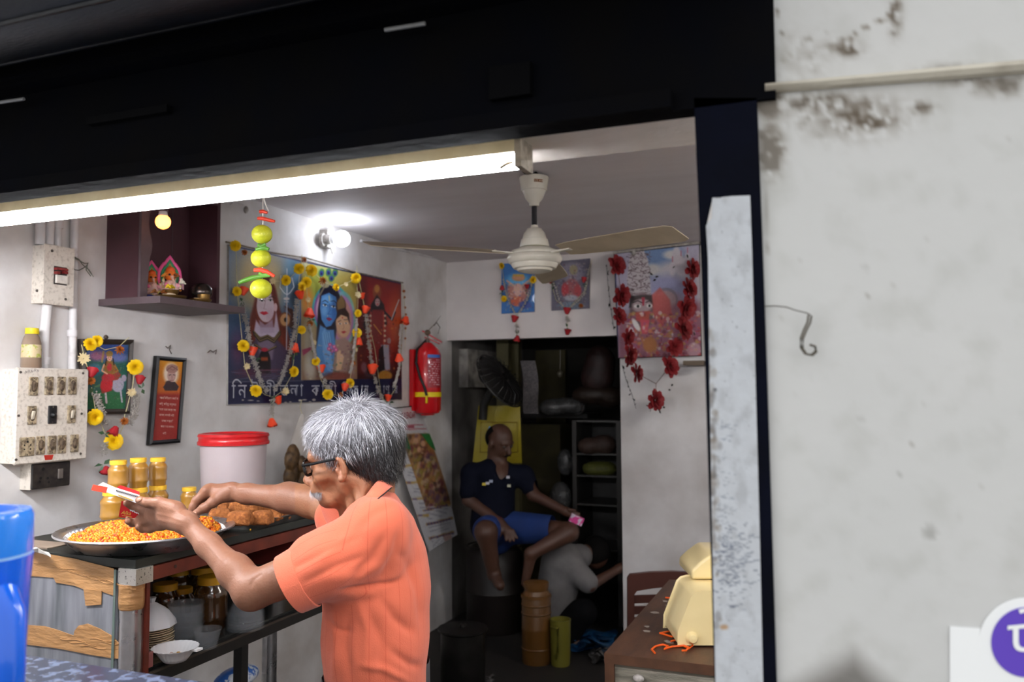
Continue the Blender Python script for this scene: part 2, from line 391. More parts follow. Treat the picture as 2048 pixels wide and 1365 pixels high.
b = MB(); b.box((-1.30, YB, 0), (1.6, YB + .1, ZC)); struct('wall_back', b, M_wallsoot)
b = MB(); b.box((XL - .12, 1.235, ZC), (1.6, 6.9, ZC + .12)); struct('ceiling', b, M_ceil)
b = MB(); b.box((XL - .12, .55, -.12), (1.6, 6.9, 0)); struct('floor', b, M_floor)
b = MB(); b.box((1.5, 1.0, 0), (1.62, 6.9, ZC)); struct('wall_side', b, M_wallsoot)
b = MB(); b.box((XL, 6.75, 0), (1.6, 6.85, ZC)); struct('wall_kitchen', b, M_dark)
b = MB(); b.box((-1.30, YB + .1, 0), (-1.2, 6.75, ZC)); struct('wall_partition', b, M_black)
# beam above the shopfront, plastered
b = MB(); b.box((XL - .12, YF + .02, 1.947), (.2, 1.235, 2.62)); b.box((.2, 1.145, 1.947), (1.5, 1.235, 2.62)); struct('trim_1', b, mat('beam_plaster', (214, 206, 196), .8, noise=.4, nscale=8, col2=(180, 170, 155), bump=.5, bscale=30))
M_navy = mat('navy_enamel', (9, 10, 15), .75, noise=.75, nscale=9, col2=(13, 12, 12), bump=.3, bscale=40, spec=.03)
M_roller = mat('roller_navy', (14, 19, 28), .42, noise=.7, nscale=5, col2=(8, 10, 14), bump=.2, stretch=(1, 6, 6))
# steel lintel with lip, ridge line and slots
XR = ony(1547, 100, YF - .03)[0]
b = MB(); zl = 1.918
ztop = ony(424, 127, YF)[2]
b.box((-2.6, YF - .012, zl), (XR, YF + .02, ztop)); b.box((-2.6, YF - .03, zl), (-.175, YF - .01, zl + .022)); b.box((-2.6, YF - .05, ztop), (XR, YF + .02, ztop + .01))
b.box((-2.6, YF - .06, ztop + .01), (XR, YF + .02, ztop + .55))
L = thing('steel_lintel', 'blackish navy steel lintel across the top of the shop opening', 'lintel', (-1.2, YF, zl))
obj('lintel_face', b, M_navy, L)
b = MB(); b.tube([(-2.6, YF - .035, ztop + .006), (XR, YF - .035, ztop + .006)], .006, 8); obj('lintel_ridge', b, mat('ridge_worn', (46, 42, 40), .5, noise=.6, nscale=14, col2=(20, 20, 24)), L, smooth=True)
for (x0, y0, x1, y1) in ((185, 252, 345, 228), (985, 205, 1066, 128)):
    a = ony(x0, y0, YF - .012); c = ony(x1, y1, YF - .012); b = MB(); b.box((a[0], YF - .024, min(a[2], c[2])), (c[0], YF - .0121, max(a[2], c[2]) if x0 > 900 else min(a[2], c[2]) + .012)); obj('slot_cover', b, mat('slot_black', (3, 3, 5), .8, spec=.1, noise=.3, nscale=9), L)
for (x0, y0, x1, y1, w_) in ((770, 60, 850, 47, .0028), (0, 205, 48, 198, .0028)):
    b = MB(); b.tube([ony(x0, y0, YF - .0415), ony(x1, y1, YF - .0415)], w_, 6); obj('paint_scratch', b, mat('bare_scratch', (150, 150, 150), .6, noise=.4, nscale=50), L)
# rolled shutter drum above
RZ = thing('roller_shutter', 'dark rolled-up steel shutter drum above the lintel', 'shutter', (-1.2, YF - .2, ztop + .1))
pc = ony(60, 52, YF - .14); b = MB(); b.tube([(-2.6, YF - .17, pc[2] + .055), (XR, YF - .17, pc[2] + .055)], .105, 40); obj('shutter_roll', b, M_roller, RZ, smooth=True)
b = MB()
for k in range(2):
    t = math.radians(-118 + k * 62); b.tube([(-2.6, YF - .17 + .105 * math.cos(t), pc[2] + .055 + .105 * math.sin(t)), (XR, YF - .17 + .105 * math.cos(t), pc[2] + .055 + .105 * math.sin(t))], .004, 6)
obj('slat_edge', b, M_roller, RZ, smooth=True, kind='stuff')
b = MB(); b.box((-2.6, YF - .3, pc[2] + .18), (XR, YF - .02, pc[2] + .2)); obj('shutter_hood', b, M_navy, RZ)
# pillar: steel jamb with white painted strip
PL = thing('steel_jamb', 'navy steel door jamb with a white painted strip at the right of the opening', 'jamb', (-.1, YF, 0))
def yl(px, py, y): return ony(px, py, y)
xA = yl(1389, 600, YF - .012)[0]
xE = yl(1533, 900, YF - .012)[0]
xa2 = yl(1418, 900, YF - .012)[0]
v = np.array([yl(x, y, YF - .012) for x, y in ((1388, 196), (1392, 300), (1402, 520), (1411, 760), (1420, 1060), (1429, 1365), (1436, 1600), (1562, 1600), (1553, 1365), (1534, 760), (1529, 612), (1514, 215), (1513, 196))])
b = MB(); b.prism(v, (0, .042, 0)); obj('jamb_channel', b, mat('jamb_navy', (11, 14, 28), .7, noise=.7, nscale=9, col2=(9, 10, 14), bump=.3, spec=.05), PL)
LE = np.array([(392, 1425), (402, 1424), (437, 1424), (444, 1416), (452, 1412), (470, 1413), (520, 1416), (760, 1419), (1060, 1424), (1365, 1431), (1600, 1438)], float); RE = np.array([(392, 1500), (504, 1504), (760, 1511), (1060, 1519), (1365, 1526), (1600, 1532)], float)
ys = np.linspace(392, 1600, 420); us = np.linspace(0, 1, 44); g = np.array([[yl(np.interp(y, LE[:, 0], LE[:, 1]) * (1 - t) + np.interp(y, RE[:, 0], RE[:, 1]) * t, y + (2 if t > .5 else 4 * (1 - t)) * (y < 394) - 3 * t, YF - .0137) for t in us] for y in ys])
u_, w_ = proj(g.reshape(-1, 3)); pt = Paint(u_, w_, (194, 198, 204)); from mathutils import noise as mn
NS = np.array([mn.fractal(Vector((a * .03, b_ * .02, 3.)), .9, 2.1, 4) for a, b_ in zip(u_, w_)]); pt.put(np.clip(NS * .9 - .05, 0, .5), (158, 160, 164))
for _ in range(260):
    x = rnd.gauss(1462, 22); y = rnd.gauss(1125, 42); l = rnd.uniform(3, 13); pt.line([(x, y), (x + l, y - rnd.uniform(-3, 5))], rnd.uniform(1, 2.6), (70, 78, 96), 1.2, rnd.uniform(.2, .7))
for _ in range(60): x = rnd.uniform(1436, 1512); y = rnd.uniform(430, 1360); pt.ell(x, y, rnd.uniform(.8, 2.4), rnd.uniform(.8, 3), (120, 122, 128), soft=1, a=rnd.uniform(.2, .7))
for _ in range(80): y = rnd.gauss(930, 120); pt.ell(np.interp(y, LE[:, 0], LE[:, 1]) + abs(rnd.gauss(0, 8)), y, rnd.uniform(2, 7), rnd.uniform(3, 12), rnd.choice([(110, 96, 80), (84, 80, 78), (130, 120, 110)]), soft=4, a=.4)
pt.ell(1448, 1255, 8, 5, (170, 120, 70), soft=4, a=.7); pt.ell(1430, 780, 4, 4, (60, 60, 64), soft=2, a=.8)
for _ in range(50): y = rnd.uniform(840, 1100); pt.line([(1430 + rnd.uniform(0, 30), y), (1438 + rnd.uniform(0, 40), y + rnd.uniform(2, 9))], 1.2, (104, 112, 126), 1, .4)
printed('white_strip', g, pt, mat('jamb_white', (196, 200, 206), .7, vc=True, bump=.4, bscale=60, noise=.3, nscale=60, col2=(176, 178, 182)), PL)
b = MB(); b.sheet(g[::20, ::43] + V(0, .0012, 0)); obj('strip_backing', b, M_wall, PL)
# outside wall to the right (turned a little), painted grime and a soft dark patch low down
def wr(px, py): r = ray(px, py); n = V(-math.sin(math.radians(4.5)), 1, 0); p0 = V(xE, YF - .004, 0); return CAM + r * (((p0 - CAM) @ n) / (r @ n))
ax_ = wr(1520, 700); bx_ = wr(2300, 700)
dirw = bx_ - ax_; dirw[2] = 0; dirw /= np.linalg.norm(dirw); nw = np.cross(dirw, Z0); nw = nw if nw @ F < 0 else -nw
base = V(xE - .03, 0, 0); base[1] = (wr(1520, 700))[1]; 
p0 = ax_ - dirw * .02; p1 = ax_ + dirw * 1.3
g = pgrid((*p0[:2], 2.75), (*p1[:2], 2.75), (*p1[:2], -.1), (*p0[:2], -.1), 300, 520)
v = g.reshape(-1, 3); u_, w_ = proj(v); pt = Paint(u_, w_, (204, 204, 203))
nz = lambda s_, sd: None
from mathutils import noise as mn
def fbm(x, y, sc, oct=3, sd=0.0): return np.array([mn.fractal(Vector((a * sc, b_ * sc, sd)), .9, 2.1, oct) for a, b_ in zip(x, y)])
sel = (u_ > 1450) & (u_ < 2150) & (w_ > -60) & (w_ < 1420)
N1 = np.zeros(len(v)); N1[sel] = fbm(u_[sel], w_[sel], .012, 4); N2 = np.zeros(len(v)); N2[sel] = fbm(u_[sel], w_[sel], .05, 3, 7.)
pt.put(np.clip(N1 * .6, 0, .5), (184, 184, 180))
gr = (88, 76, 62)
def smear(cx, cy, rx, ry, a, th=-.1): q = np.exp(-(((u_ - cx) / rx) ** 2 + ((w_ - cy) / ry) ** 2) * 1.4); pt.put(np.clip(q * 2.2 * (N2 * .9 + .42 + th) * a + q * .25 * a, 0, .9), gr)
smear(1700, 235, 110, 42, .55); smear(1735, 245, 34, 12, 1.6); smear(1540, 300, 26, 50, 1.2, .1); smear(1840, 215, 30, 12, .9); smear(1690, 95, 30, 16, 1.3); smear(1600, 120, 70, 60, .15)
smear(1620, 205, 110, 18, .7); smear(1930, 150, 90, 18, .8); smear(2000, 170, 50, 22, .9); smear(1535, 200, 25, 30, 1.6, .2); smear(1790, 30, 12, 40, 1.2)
pt.line([(1555, 15), (1552, 60), (1580, 75), (1640, 80)], 1.6, (110, 100, 88), 1.5, .8); pt.line([(1680, 95), (1720, 60), (1775, 35), (1795, 0)], 4, (110, 98, 84), 3, .8)
pt.line([(1552, 130), (1600, 95), (1640, 90)], 1.5, (130, 120, 108), 1.5, .7); pt.line([(1530, 360), (1536, 480), (1530, 560)], 2, (140, 134, 126), 1.5, .6)
for _ in range(60): pt.ell(rnd.uniform(1560, 2040), rnd.uniform(20, 1340), rnd.uniform(1, 3), rnd.uniform(1, 3), (150, 146, 140), soft=2.0, a=rnd.uniform(.2, .8))
for (x, y, r_) in ((1730, 538, 5), (1722, 842, 5), (1860, 1066, 14), (1800, 950, 3)): pt.ell(x, y, r_, r_, (130, 128, 124), soft=5, a=.5)
q = np.clip((w_ - 1275 - np.abs(u_ - 1708) * np.where(u_ < 1708, .55, .9)) / 70., 0, 1) ** 1.3; pt.put(q * .8, (78, 72, 66))  # soft dark patch that widens towards the bottom
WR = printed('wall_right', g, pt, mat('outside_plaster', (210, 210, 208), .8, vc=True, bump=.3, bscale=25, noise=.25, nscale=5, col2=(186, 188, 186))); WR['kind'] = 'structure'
def onw(px, py, lift=0): return wr(px, py) + nw * lift
b = MB(); l0, l1, l2, l3 = onw(1535, 172), onw(2300, 104), onw(2300, 128), onw(1535, 188)
pp = []
for px in range(1530, 2300, 30):
    t = (px - 1530) / 770.; pp.append([onw(px, 172 - 70 * t, .001), onw(px, 173 - 70 * t, .010), onw(px, 180 - 64 * t, .014), onw(px, 187 - 60 * t, .010), onw(px, 189 - 59 * t, .001)])
b.sheet(pp); struct('trim_2', b, mat('ledge_plaster', (196, 190, 176), .8, noise=.7, nscale=14, col2=(120, 108, 92), bump=.5, ncut=(.45, .7)), smooth=True)
# street ground
b = MB(); b.box((-6, -6, -.2), (6, .75, -.1)); struct('ground', b, mat('street', (120, 116, 110), .9, noise=.5, nscale=4, bump=.3))
# building overhead on the street side: a canopy shading the upper shop front
# ------------------------------------------------------------------ lamps
TB = thing('tube_light', 'long white LED tube batten under the beam of the opening', 'tube light', (-1.0, 1.11, 1.9))
yb = 1.125
e1 = ony(1046, 318, yb); xr = e1[0]; xlft = ony(-40, 400, yb)[0]; zt = e1[2]
b = MB(); b.box((xlft, yb - .024, zt + .005), (xr, yb + .024, zt + .030)); obj('batten_body', b, mat('batten_cream', (206, 194, 158), .6, noise=.5, nscale=18, col2=(168, 150, 112)), TB)
b = MB(); b.tube([(xlft, yb, zt), (xr - .004, yb, zt)], .0145, 20); o = obj('tube_diffuser', b, mat('tube_glow', (255, 255, 255), .5, emit=TUBE, ecol=(245, 248, 255)), TB, smooth=True)
b = MB(); b.box((xr - .004, yb - .025, zt - .017), (xr + .006, yb + .025, zt + .032)); obj('end_cap', b, mat('cap_grimy', (150, 140, 124), .7, noise=.8, nscale=60, col2=(90, 80, 66)), TB)
b = MB(); b.tube([ony(60 + k * 100, 385 - k * 13.2, YF + .030) + V(0, .0, rnd.uniform(-.001, .001)) for k in range(-3, 16)], .006, 8); obj('cable_cover', b, mat('cable_white', (226, 218, 206), .6, noise=.3, nscale=30), TB, smooth=True)
b = MB(); b.tube([V(xr - .01 * k + rnd.uniform(-.006, .006), yb - .014 + .004 * (k % 2), 1.92 - .0035 * k) for k in range(4)], .003, 5); obj('cobweb', b, mat('web', (128, 116, 98), .9, noise=.3), TB)
T2 = thing('tube_light', 'added unseen tube batten under the beam right of the jamb', 'tube light', (.5, 1.11, 1.9))  # unseen tube added to brighten the desk and back wall
b = MB(); b.tube([(.0, yb + .03, zt + .02), (1.2, yb + .03, zt + .02)], .0118, 20); obj('tube_diffuser', b, mat('added_glow_right', (255, 255, 255), .5, emit=230, ecol=(250, 250, 255)), T2, smooth=True)
b = MB(); b.box((-.02, yb + .02, zt + .0315), (1.22, yb + .05, 1.947)); obj('batten_body', b, MATS['batten_cream'], T2)
T4 = thing('tube_light', 'added unseen tube batten under the beam at its far left end by the switchboard wall', 'tube light', (-2.0, 1.2, 1.9))  # tube added out of view to brighten the left wall
b = MB(); b.tube([(-2.28, 1.15, zt + .02), (-1.68, 1.15, zt + .02)], .0125, 20); obj('tube_diffuser', b, mat('added_glow_side', (255, 255, 255), .5, emit=400, ecol=(250, 250, 255)), T4, smooth=True)
b = MB(); b.box((-2.3, 1.13, zt + .034), (-1.7, 1.158, 1.947)); obj('batten_body', b, MATS['batten_cream'], T4)
for (x0, x1, y_, e_, lb) in ((.35, 1.4, 3.2, 230, 'added unseen ceiling tube batten over the cash desk'),):  # unseen ceiling tube added to light the soffit and back wall
    T3 = thing('tube_light', lb, 'tube light', ((x0 + x1) / 2, y_, ZC - .05))
    b = MB(); b.tube([(x0, y_, ZC - .045), (x1, y_, ZC - .045)], .0125, 20); obj('tube_diffuser', b, mat('added_glow_inner', (255, 255, 255), .5, emit=e_, ecol=(255, 250, 244)), T3, smooth=True)
    b = MB(); b.box((x0 - .01, y_ - .02, ZC - .031), (x1 + .01, y_ + .02, ZC - .001)); obj('batten_body', b, MATS['batten_cream'], T3)
# white LED bulb on the wall
def bulb(name, label, c, r, hold, dirv, ecol, em, hm):
    t = thing(name, label, 'light bulb', c); a = np.asarray(dirv, float); a /= np.linalg.norm(a)
    b = MB(); b.ball(c, r, 20, 14); b2 = MB(); b2.lathe([(r * .5, -r * 1.55), (r * .52, -r * 1.25), (r * .60, -r * .95), (r * .58, -r * .75)], 20, c, a, cap=False)
    obj('bulb_globe', b, mat(name + '_glow', (255, 255, 255), .4, emit=em, ecol=ecol), t, smooth=True)
    obj('bulb_neck', b2, mat('bulb_neck', (225, 225, 225), .4, noise=.2), t, smooth=True)
    b = MB(); b.lathe([(r * .62, -r * 1.4), (r * .62, -r * 2.3), (r * .8, -r * 2.35), (r * .8, -r * 2.7)], 16, c, a)
    obj('lamp_holder', b, hm, t, smooth=True); return t
M_grimy = mat('grimy_pvc', (180, 176, 170), .6, noise=.8, nscale=45, col2=(110, 104, 96), bump=.3)
pw = onx(652, 478, XL + .0); cb = P(684, 478, (pw - CAM) @ F - .10)
dv = cb - pw; dv[2] = 0
bulb('white_bulb', 'glowing white LED bulb in a wall holder near the ceiling', cb, .043, 1, V(1, .15, 0), (235, 242, 255), 50, M_grimy)
# ================================================================== the shopkeeper in the orange shirt
M_skin = mat('brown_skin', (150, 98, 68), .48, vc=True, noise=.25, nscale=60, col2=(118, 72, 48), bump=.18, bscale=220, sub=.08, spec=.4, ncut=(.4, .7))
MAN = thing('person', 'grey-haired man in glasses and orange polo shirt bending over the sweets tray', 'person', (*P(755, 1365, 1.8)[:2], 0))
EX, EY, EZ = R, U, F
ya, pi_, ro = math.radians(13), math.radians(12.5), math.radians(2)
hf = -EX * math.cos(ya) * math.cos(pi_) + EZ * math.sin(ya) * math.cos(pi_) - EY * math.sin(pi_)
hs = np.cross(EY, hf) * -1; hs = -hs; hs /= np.linalg.norm(hs)            # his left (toward camera)
if hs @ EZ > 0: hs = -hs
hu = np.cross(hf, hs); hu = hu if hu @ EY > 0 else -hu
HC = P(708, 930, 1.81)
HM = np.array([hf, hs, hu])
def H(x, y, z): return HC + hf * x + hs * y + hu * z
def rotm(a, b, c): return np.array([a, b, c])
def build_man(h=.003):
    lo = np.minimum.reduce([P(240, 790, 1.6), P(240, 1380, 2.2), P(880, 1380, 1.5), P(880, 790, 2.2), P(240, 1380, 1.7)]) - .03
    pts = [P(x, y, d) for x, y, d in ((240, 1060, 1.8), (240, 1060, 2.05), (870, 1400, 1.62), (870, 1400, 2.02), (600, 800, 1.8), (780, 800, 2.0), (400, 980, 2.25), (540, 1240, 1.65))]
    lo = np.min(pts, 0) - .02; hi = np.max(pts, 0) + .02
    S = SDF(lo, hi, h)
    e = lambda c, r, k=.012, op=1, ax=HM: S.ell(H(*c), r, ax, k, op)
    c_ = lambda a, b, ra, rb, k=.012, op=1, **q: S.cap(H(*a), H(*b), ra, rb, k, op, **q)
    # head
    e((-.018, 0, .045), (.098, .072, .080)); e((.03, 0, .045), (.062, .060, .062), .02); e((.030, 0, -.012), (.060, .054, .066), .02)
    e((.074, 0, -.062), (.020, .024, .020), .014); e((.06, 0, -.035), (.042, .036, .04), .02)
    for s in (-1, 1):
        c_((-.012, s * .052, -.026), (.060, s * .026, -.061), .017, .014, .02)
        e((.052, s * .041, -.010), (.028, .022, .022), .018)
        c_((.086, 0, .036), (.074, s * .042, .034), .0095, .009, .012)
        e((.086, s * .030, .018), (.014, .017, .012), .010, -1)
        e((.072, s * .031, .016), (.0135, .0135, .0125), .003)
        c_((.060, s * .024, -.02), (.050, s * .034, -.062), .009, .008, .02)
        e((.045, s * .056, -.042), (.020, .007, .018), .016, -1)
    c_((.092, 0, .024), (.110, 0, -.009), .0085, .0105, .012); e((.1125, 0, -.013), (.0135, .0120, .0115), .006)
    for s in (-1, 1): e((.103, s * .0118, -.0185), (.0125, .0078, .009), .005); e((.108, s * .0062, -.0285), (.006, .003, .004), .002, -1)
    c_((.089, -.018, -.037), (.089, .018, -.037), .012, .012, .014)
    e((.095, 0, -.0435), (.0095, .019, .0055), .004); e((.092, 0, -.0525), (.009, .018, .0062), .004); e((.092, 0, -.060), (.010, .02, .003), .006, -1)
    # ears
    for s in (-1, 1):
        ex = np.array([hf * .93 - hs * s * .3, hs * s * .93 + hf * .3, hu])
        e0 = H(-.006, s * .073, .002)
        S.ell(e0, (.0135, .007, .022), ex, .006)
        pts = []
        for i in range(12):
            t = math.radians(-100 + i * 25); rr = (.0165, .031)
            pts.append(e0 + ex[1] * .007 + ex[0] * (-math.cos(t) * -.0 + math.sin(math.radians(i * 27 - 20)) * -.0135) * -1 * -1 + hu * math.cos(math.radians(i * 27 - 20)) * .0225)
        for a, b_ in zip(pts[:8], pts[1:9]): S.cap(a, b_, .0042, .0042, .003)
        S.ell(e0 + ex[1] * .009 + ex[0] * .003 + hu * .003, (.0080, .0095, .0125), ex, .002, -1)
        S.ell(e0 + ex[0] * .012 + ex[1] * .005 - hu * .004, (.004, .004, .006), ex, .004)
        S.ell(e0 - hu * .021 + ex[0] * .004 + ex[1] * .003, (.009, .006, .009), ex, .004)
        S.cap(e0 + ex[1] * .008 + hu * .013 - ex[0] * .004, e0 + ex[1] * .008 - hu * .010 - ex[0] * .007, .0026, .0026, .002)
    # neck
    nb = P(742, 1050, 1.82)
    S.cap(H(-.035, 0, -.03), nb, .052, .050, .025, flat=(hs, .92))
    S.cap(H(-.01, .03, -.045), P(700, 1045, 1.76), .012, .011, .02); S.cap(H(.02, .0, -.06), P(700, 1035, 1.83), .022, .022, .025); S.cap(H(-.03, .045, -.04), P(720, 1040, 1.72), .012, .012, .02)
    # torso (mostly under the shirt)
    body = [((748, 1090, 1.82), .062), ((753, 1150, 1.82), .080), ((753, 1260, 1.81), .085), ((753, 1400, 1.80), .085)]
    for (a, ra), (b_, rb) in zip(body[:-1], body[1:]): S.cap(P(*a), P(*b_), ra, rb, .03, flat=(EZ, 1.35))
    S.cap(P(742, 1085, 1.73), P(742, 1082, 1.92), .042, .042, .03)
    # near (left) arm
    sh, el, wr_ = P(735, 1092, 1.70), P(506, 1181, 1.72), P(372, 1046, 1.86)
    S.cap(sh, el, .040, .034, .02); mid = sh * .45 + el * .55; S.cap(mid, el, .040, .0345, .02)
    S.ell(P(501, 1186, 1.72), (.032, .030, .031), None, .015); S.cap(P(497, 1200, 1.715), P(492, 1186, 1.72), .017, .019, .012)
    f1 = el * .75 + wr_ * .25; S.cap(el, f1, .033, .0325, .02); S.cap(f1, el * .35 + wr_ * .65, .0325, .0245, .02); S.cap(el * .35 + wr_ * .65, wr_, .0245, .0215, .02, flat=(EZ, .95))
    S.cap(el + EZ * .008, f1 + EY * .006, .026, .026, .02)
    S.ell(P(378, 1043, 1.845), (.017, .017, .017), None, .015)
    # near hand
    def finger(pts, r, k=.005, kp=.012):
        p = [P(*q) for q in pts]
        for i in range(len(p) - 1):
            S.cap(p[i], p[i + 1], r[i], r[i + 1], kp if i == 0 else k)
        for i in range(1, len(p) - 1): S.ell(p[i], r[i] * 1.06, None, .003)
    wrist = wr_
    for q, r0, r1 in (((318, 1012, 1.905), .0215, .0135), ((310, 1024, 1.91), .020, .0125), ((312, 1037, 1.915), .018, .012), ((322, 1050, 1.915), .017, .011)):
        S.cap(wrist, P(*q), r0, r1, .014)
    S.ell(P(345, 1030, 1.885), (.030, .026, .014), np.array([EX, EY, EZ]), .015)
    finger(((318, 1012, 1.90), (286, 1018, 1.925), (264, 1011, 1.93), (253, 1007, 1.915)), (.0135, .0108, .0095, .0082))
    finger(((310, 1024, 1.91), (284, 1034, 1.945), (266, 1040, 1.955), (256, 1036, 1.945)), (.0125, .0105, .0092, .008))
    finger(((312, 1038, 1.915), (284, 1045, 1.94), (265, 1046, 1.945), (256, 1043, 1.93)), (.012, .0102, .0092, .008))
    finger(((324, 1051, 1.915), (300, 1059, 1.935), (285, 1059, 1.94), (276, 1055, 1.93)), (.011, .009, .0082, .0072))
    finger(((352, 1018, 1.875), (318, 1006, 1.885), (294, 1006, 1.89), (279, 1001, 1.895)), (.0165, .0125, .0108, .0095), .005, .015)
    for q in ((318, 1009, 1.89), (311, 1022, 1.897), (313, 1036, 1.903)): S.ell(P(*q), (.008, .008, .007), None, .006)
    for a, b_ in (((320, 1013, 1.888), (362, 1033, 1.853)), ((314, 1026, 1.893), (362, 1040, 1.853)), ((316, 1039, 1.9), (364, 1047, 1.853))): S.cap(P(*a), P(*b_), .003, .0025, .006)
    # far (right) arm
    sh2, el2, wr2 = P(738, 1062, 1.93), P(628, 1003, 2.08), P(463, 985, 2.16)
    S.cap(sh2, el2, .045, .037, .02); S.ell(el2, .038, None, .02)
    g1 = el2 * .7 + wr2 * .3; S.cap(el2, g1, .036, .035, .02); S.cap(g1, wr2 * .8 + el2 * .2, .035, .024, .02); S.cap(wr2 * .8 + el2 * .2, wr2, .024, .0215, .02)
    S.cap(el2 - EZ * .01, g1 + EY * .005, .03, .03, .02); S.ell(P(466, 977, 2.15), .015, None, .012)
    for q, r0, r1 in (((413, 984, 2.155), .019, .0135), ((421, 979, 2.17), .018, .013), ((430, 981, 2.185), .018, .012), ((438, 988, 2.195), .016, .011)): S.cap(wr2, P(*q), r0, r1, .014)
    finger(((413, 984, 2.155), (393, 1001, 2.145), (386, 1014, 2.14), (381, 1026, 2.14)), (.0135, .011, .0095, .0082))
    finger(((422, 980, 2.165), (403, 996, 2.175), (394, 1011, 2.17), (388, 1023, 2.16)), (.013, .0105, .0095, .0082))
    finger(((430, 983, 2.18), (414, 1000, 2.195), (407, 1013, 2.185), (404, 1022, 2.17)), (.012, .0105, .0095, .0082))
    finger(((438, 990, 2.19), (424, 1005, 2.20), (417, 1014, 2.19), (414, 1022, 2.18)), (.011, .0095, .0085, .0075))
    finger(((446, 992, 2.145), (426, 1005, 2.13), (408, 1017, 2.125), (392, 1027, 2.125)), (.0165, .0135, .0118, .0095), .005, .014)
    for q in ((412, 981, 2.145), (421, 976, 2.16)): S.ell(P(*q), .0085, None, .006)
    return S.net(2)
v, f = build_man()
_vn = None
def folds0(v, f, lst, dmax=9, flip=False):
    n = np.cross(v[f[:, 2]] - v[f[:, 0]], v[f[:, 3]] - v[f[:, 1]]); o = np.zeros_like(v)
    for i in range(4): np.add.at(o, f[:, i], n)
    n = o / (np.linalg.norm(o, axis=1)[:, None] + 1e-12); n = -n if ((n * (v - v.mean(0))).sum(1) > 0).mean() < .5 else n
    u, w = proj(v); dp = (v - CAM) @ F; near = np.clip(-(n @ F) * 2.5, 0, 1); disp = np.zeros(len(v))
    for pts, wd, am in lst:
        dist = np.full(len(v), 1e9); pts = np.array(pts, float)
        for i in range(len(pts) - 1):
            p, q = pts[i], pts[i + 1]; e = q - p; t = np.clip(((u - p[0]) * e[0] + (w - p[1]) * e[1]) / (e @ e), 0, 1); dist = np.minimum(dist, np.hypot(u - p[0] - t * e[0], w - p[1] - t * e[1]))
        disp += am * np.exp(-(dist / wd) ** 2)
    return v + n * (disp * near)[:, None]
v = folds0(v, f, [(((624, 955), (634, 968), (643, 985)), 2.2, -.0022), (((640, 935), (652, 945), (668, 948)), 2.5, -.0010), (((650, 925), (662, 932)), 2, -.0010), (((652, 918), (664, 920)), 2, -.0010),
    (((616, 900), (622, 908)), 2, -.001), (((612, 905), (630, 900)), 1.6, -.0009), (((646, 985), (655, 975), (657, 960)), 2.5, -.0012), (((690, 985), (706, 1010), (712, 1030)), 4, .0025), (((715, 975), (724, 1000), (722, 1020)), 3, -.002), (((672, 1003), (684, 1016)), 2.5, -.0015),
    (((660, 945), (680, 965), (690, 985)), 5, .0012), (((470, 1110), (430, 1075), (392, 1052)), 2.2, .0009), (((452, 1130), (410, 1085)), 2.2, .0008), (((372, 1035), (345, 1020), (322, 1014)), 2, .0009), (((366, 1044), (340, 1034), (315, 1028)), 1.8, .0010), (((364, 1050), (340, 1046), (318, 1041)), 1.8, .0010),
    (((520, 1150), (508, 1160), (502, 1172)), 3, -.0016), (((371, 1030), (379, 1045), (374, 1060)), 1.6, -.0008), (((300, 1003), (303, 1011)), 1.5, -.001), (((287, 1013), (289, 1022)), 1.4, -.001), (((286, 1030), (288, 1039)), 1.4, -.001),
    (((452, 968), (462, 985), (458, 1000)), 2, -.0008), (((470, 972), (430, 978)), 2, .0008), (((475, 978), (520, 975), (560, 972)), 3, .0008), (((408, 1001), (414, 1012)), 1.5, -.001), (((420, 1002), (426, 1010)), 1.5, -.001)])
# skin tone: paler palms/knuckles, darker lips, brows, under-eye, nape
u_, w_ = proj(v); L_ = (v - HC) @ HM.T; base = np.tile(np.array([148., 100, 72]), (len(v), 1))
def blob(c, r, col, a=1.0):
    q = np.exp(-(((L_ - np.array(c)) / np.array(r)) ** 2).sum(1)); global base; base = base * (1 - (q * a)[:, None]) + np.array(col) * (q * a)[:, None]
arms = (L_[:, 2] < -.14) | (u_ < 590); base[arms] = (140, 97, 76)
blob((.093, 0, -.052), (.012, .022, .009), (120, 66, 52), .8); blob((.104, 0, -.02), (.02, .02, .02), (170, 104, 76), .5); blob((.055, .04, -.01), (.03, .02, .025), (172, 112, 76), .5)
for s in (-1, 1): blob((.083, s * .032, .036), (.012, .018, .005), (52, 42, 38), .9); blob((.08, s * .03, .012), (.014, .018, .014), (104, 62, 42), .5); blob((-.004, s * .076, 0), (.02, .012, .03), (164, 100, 72), .5)
blob((.07, 0, .06), (.03, .06, .03), (176, 112, 74), .35); blob((.06, 0, -.07), (.03, .04, .016), (138, 106, 88), .4)
NW = smesh('body', v, f, M_skin, MAN, col=base)
# nails
b = MB()
for (q, nrm_) in (((279, 1000, 1.886), -EZ * .6 + EY * .7), ((389, 1028, 2.115), -EZ)):
    c = P(*q); d = EX * -.9 - EY * .35; a, b_, d_ = frame(d, nrm_); b.ball(c + nrm_ * .001, (.006, .0035, .0075), 10, 6, ax=np.array([a, b_, d_]))
obj('fingernail', b, mat('nail', (176, 128, 104), .3, spec=.6), MAN, smooth=True)
# eyes
for s in (-1, 1):
    b = MB(); b.ball(H(.074, s * .031, .016), .0118, 16, 12, (225, 220, 210)); b.ball(H(.0815, s * .031, .0155), (.0045, .0055, .0055), 12, 8, (40, 26, 18), ax=HM); obj('eye', b, mat('eyeball', (230, 226, 220), .2, vc=True), MAN, smooth=True, vc=True)
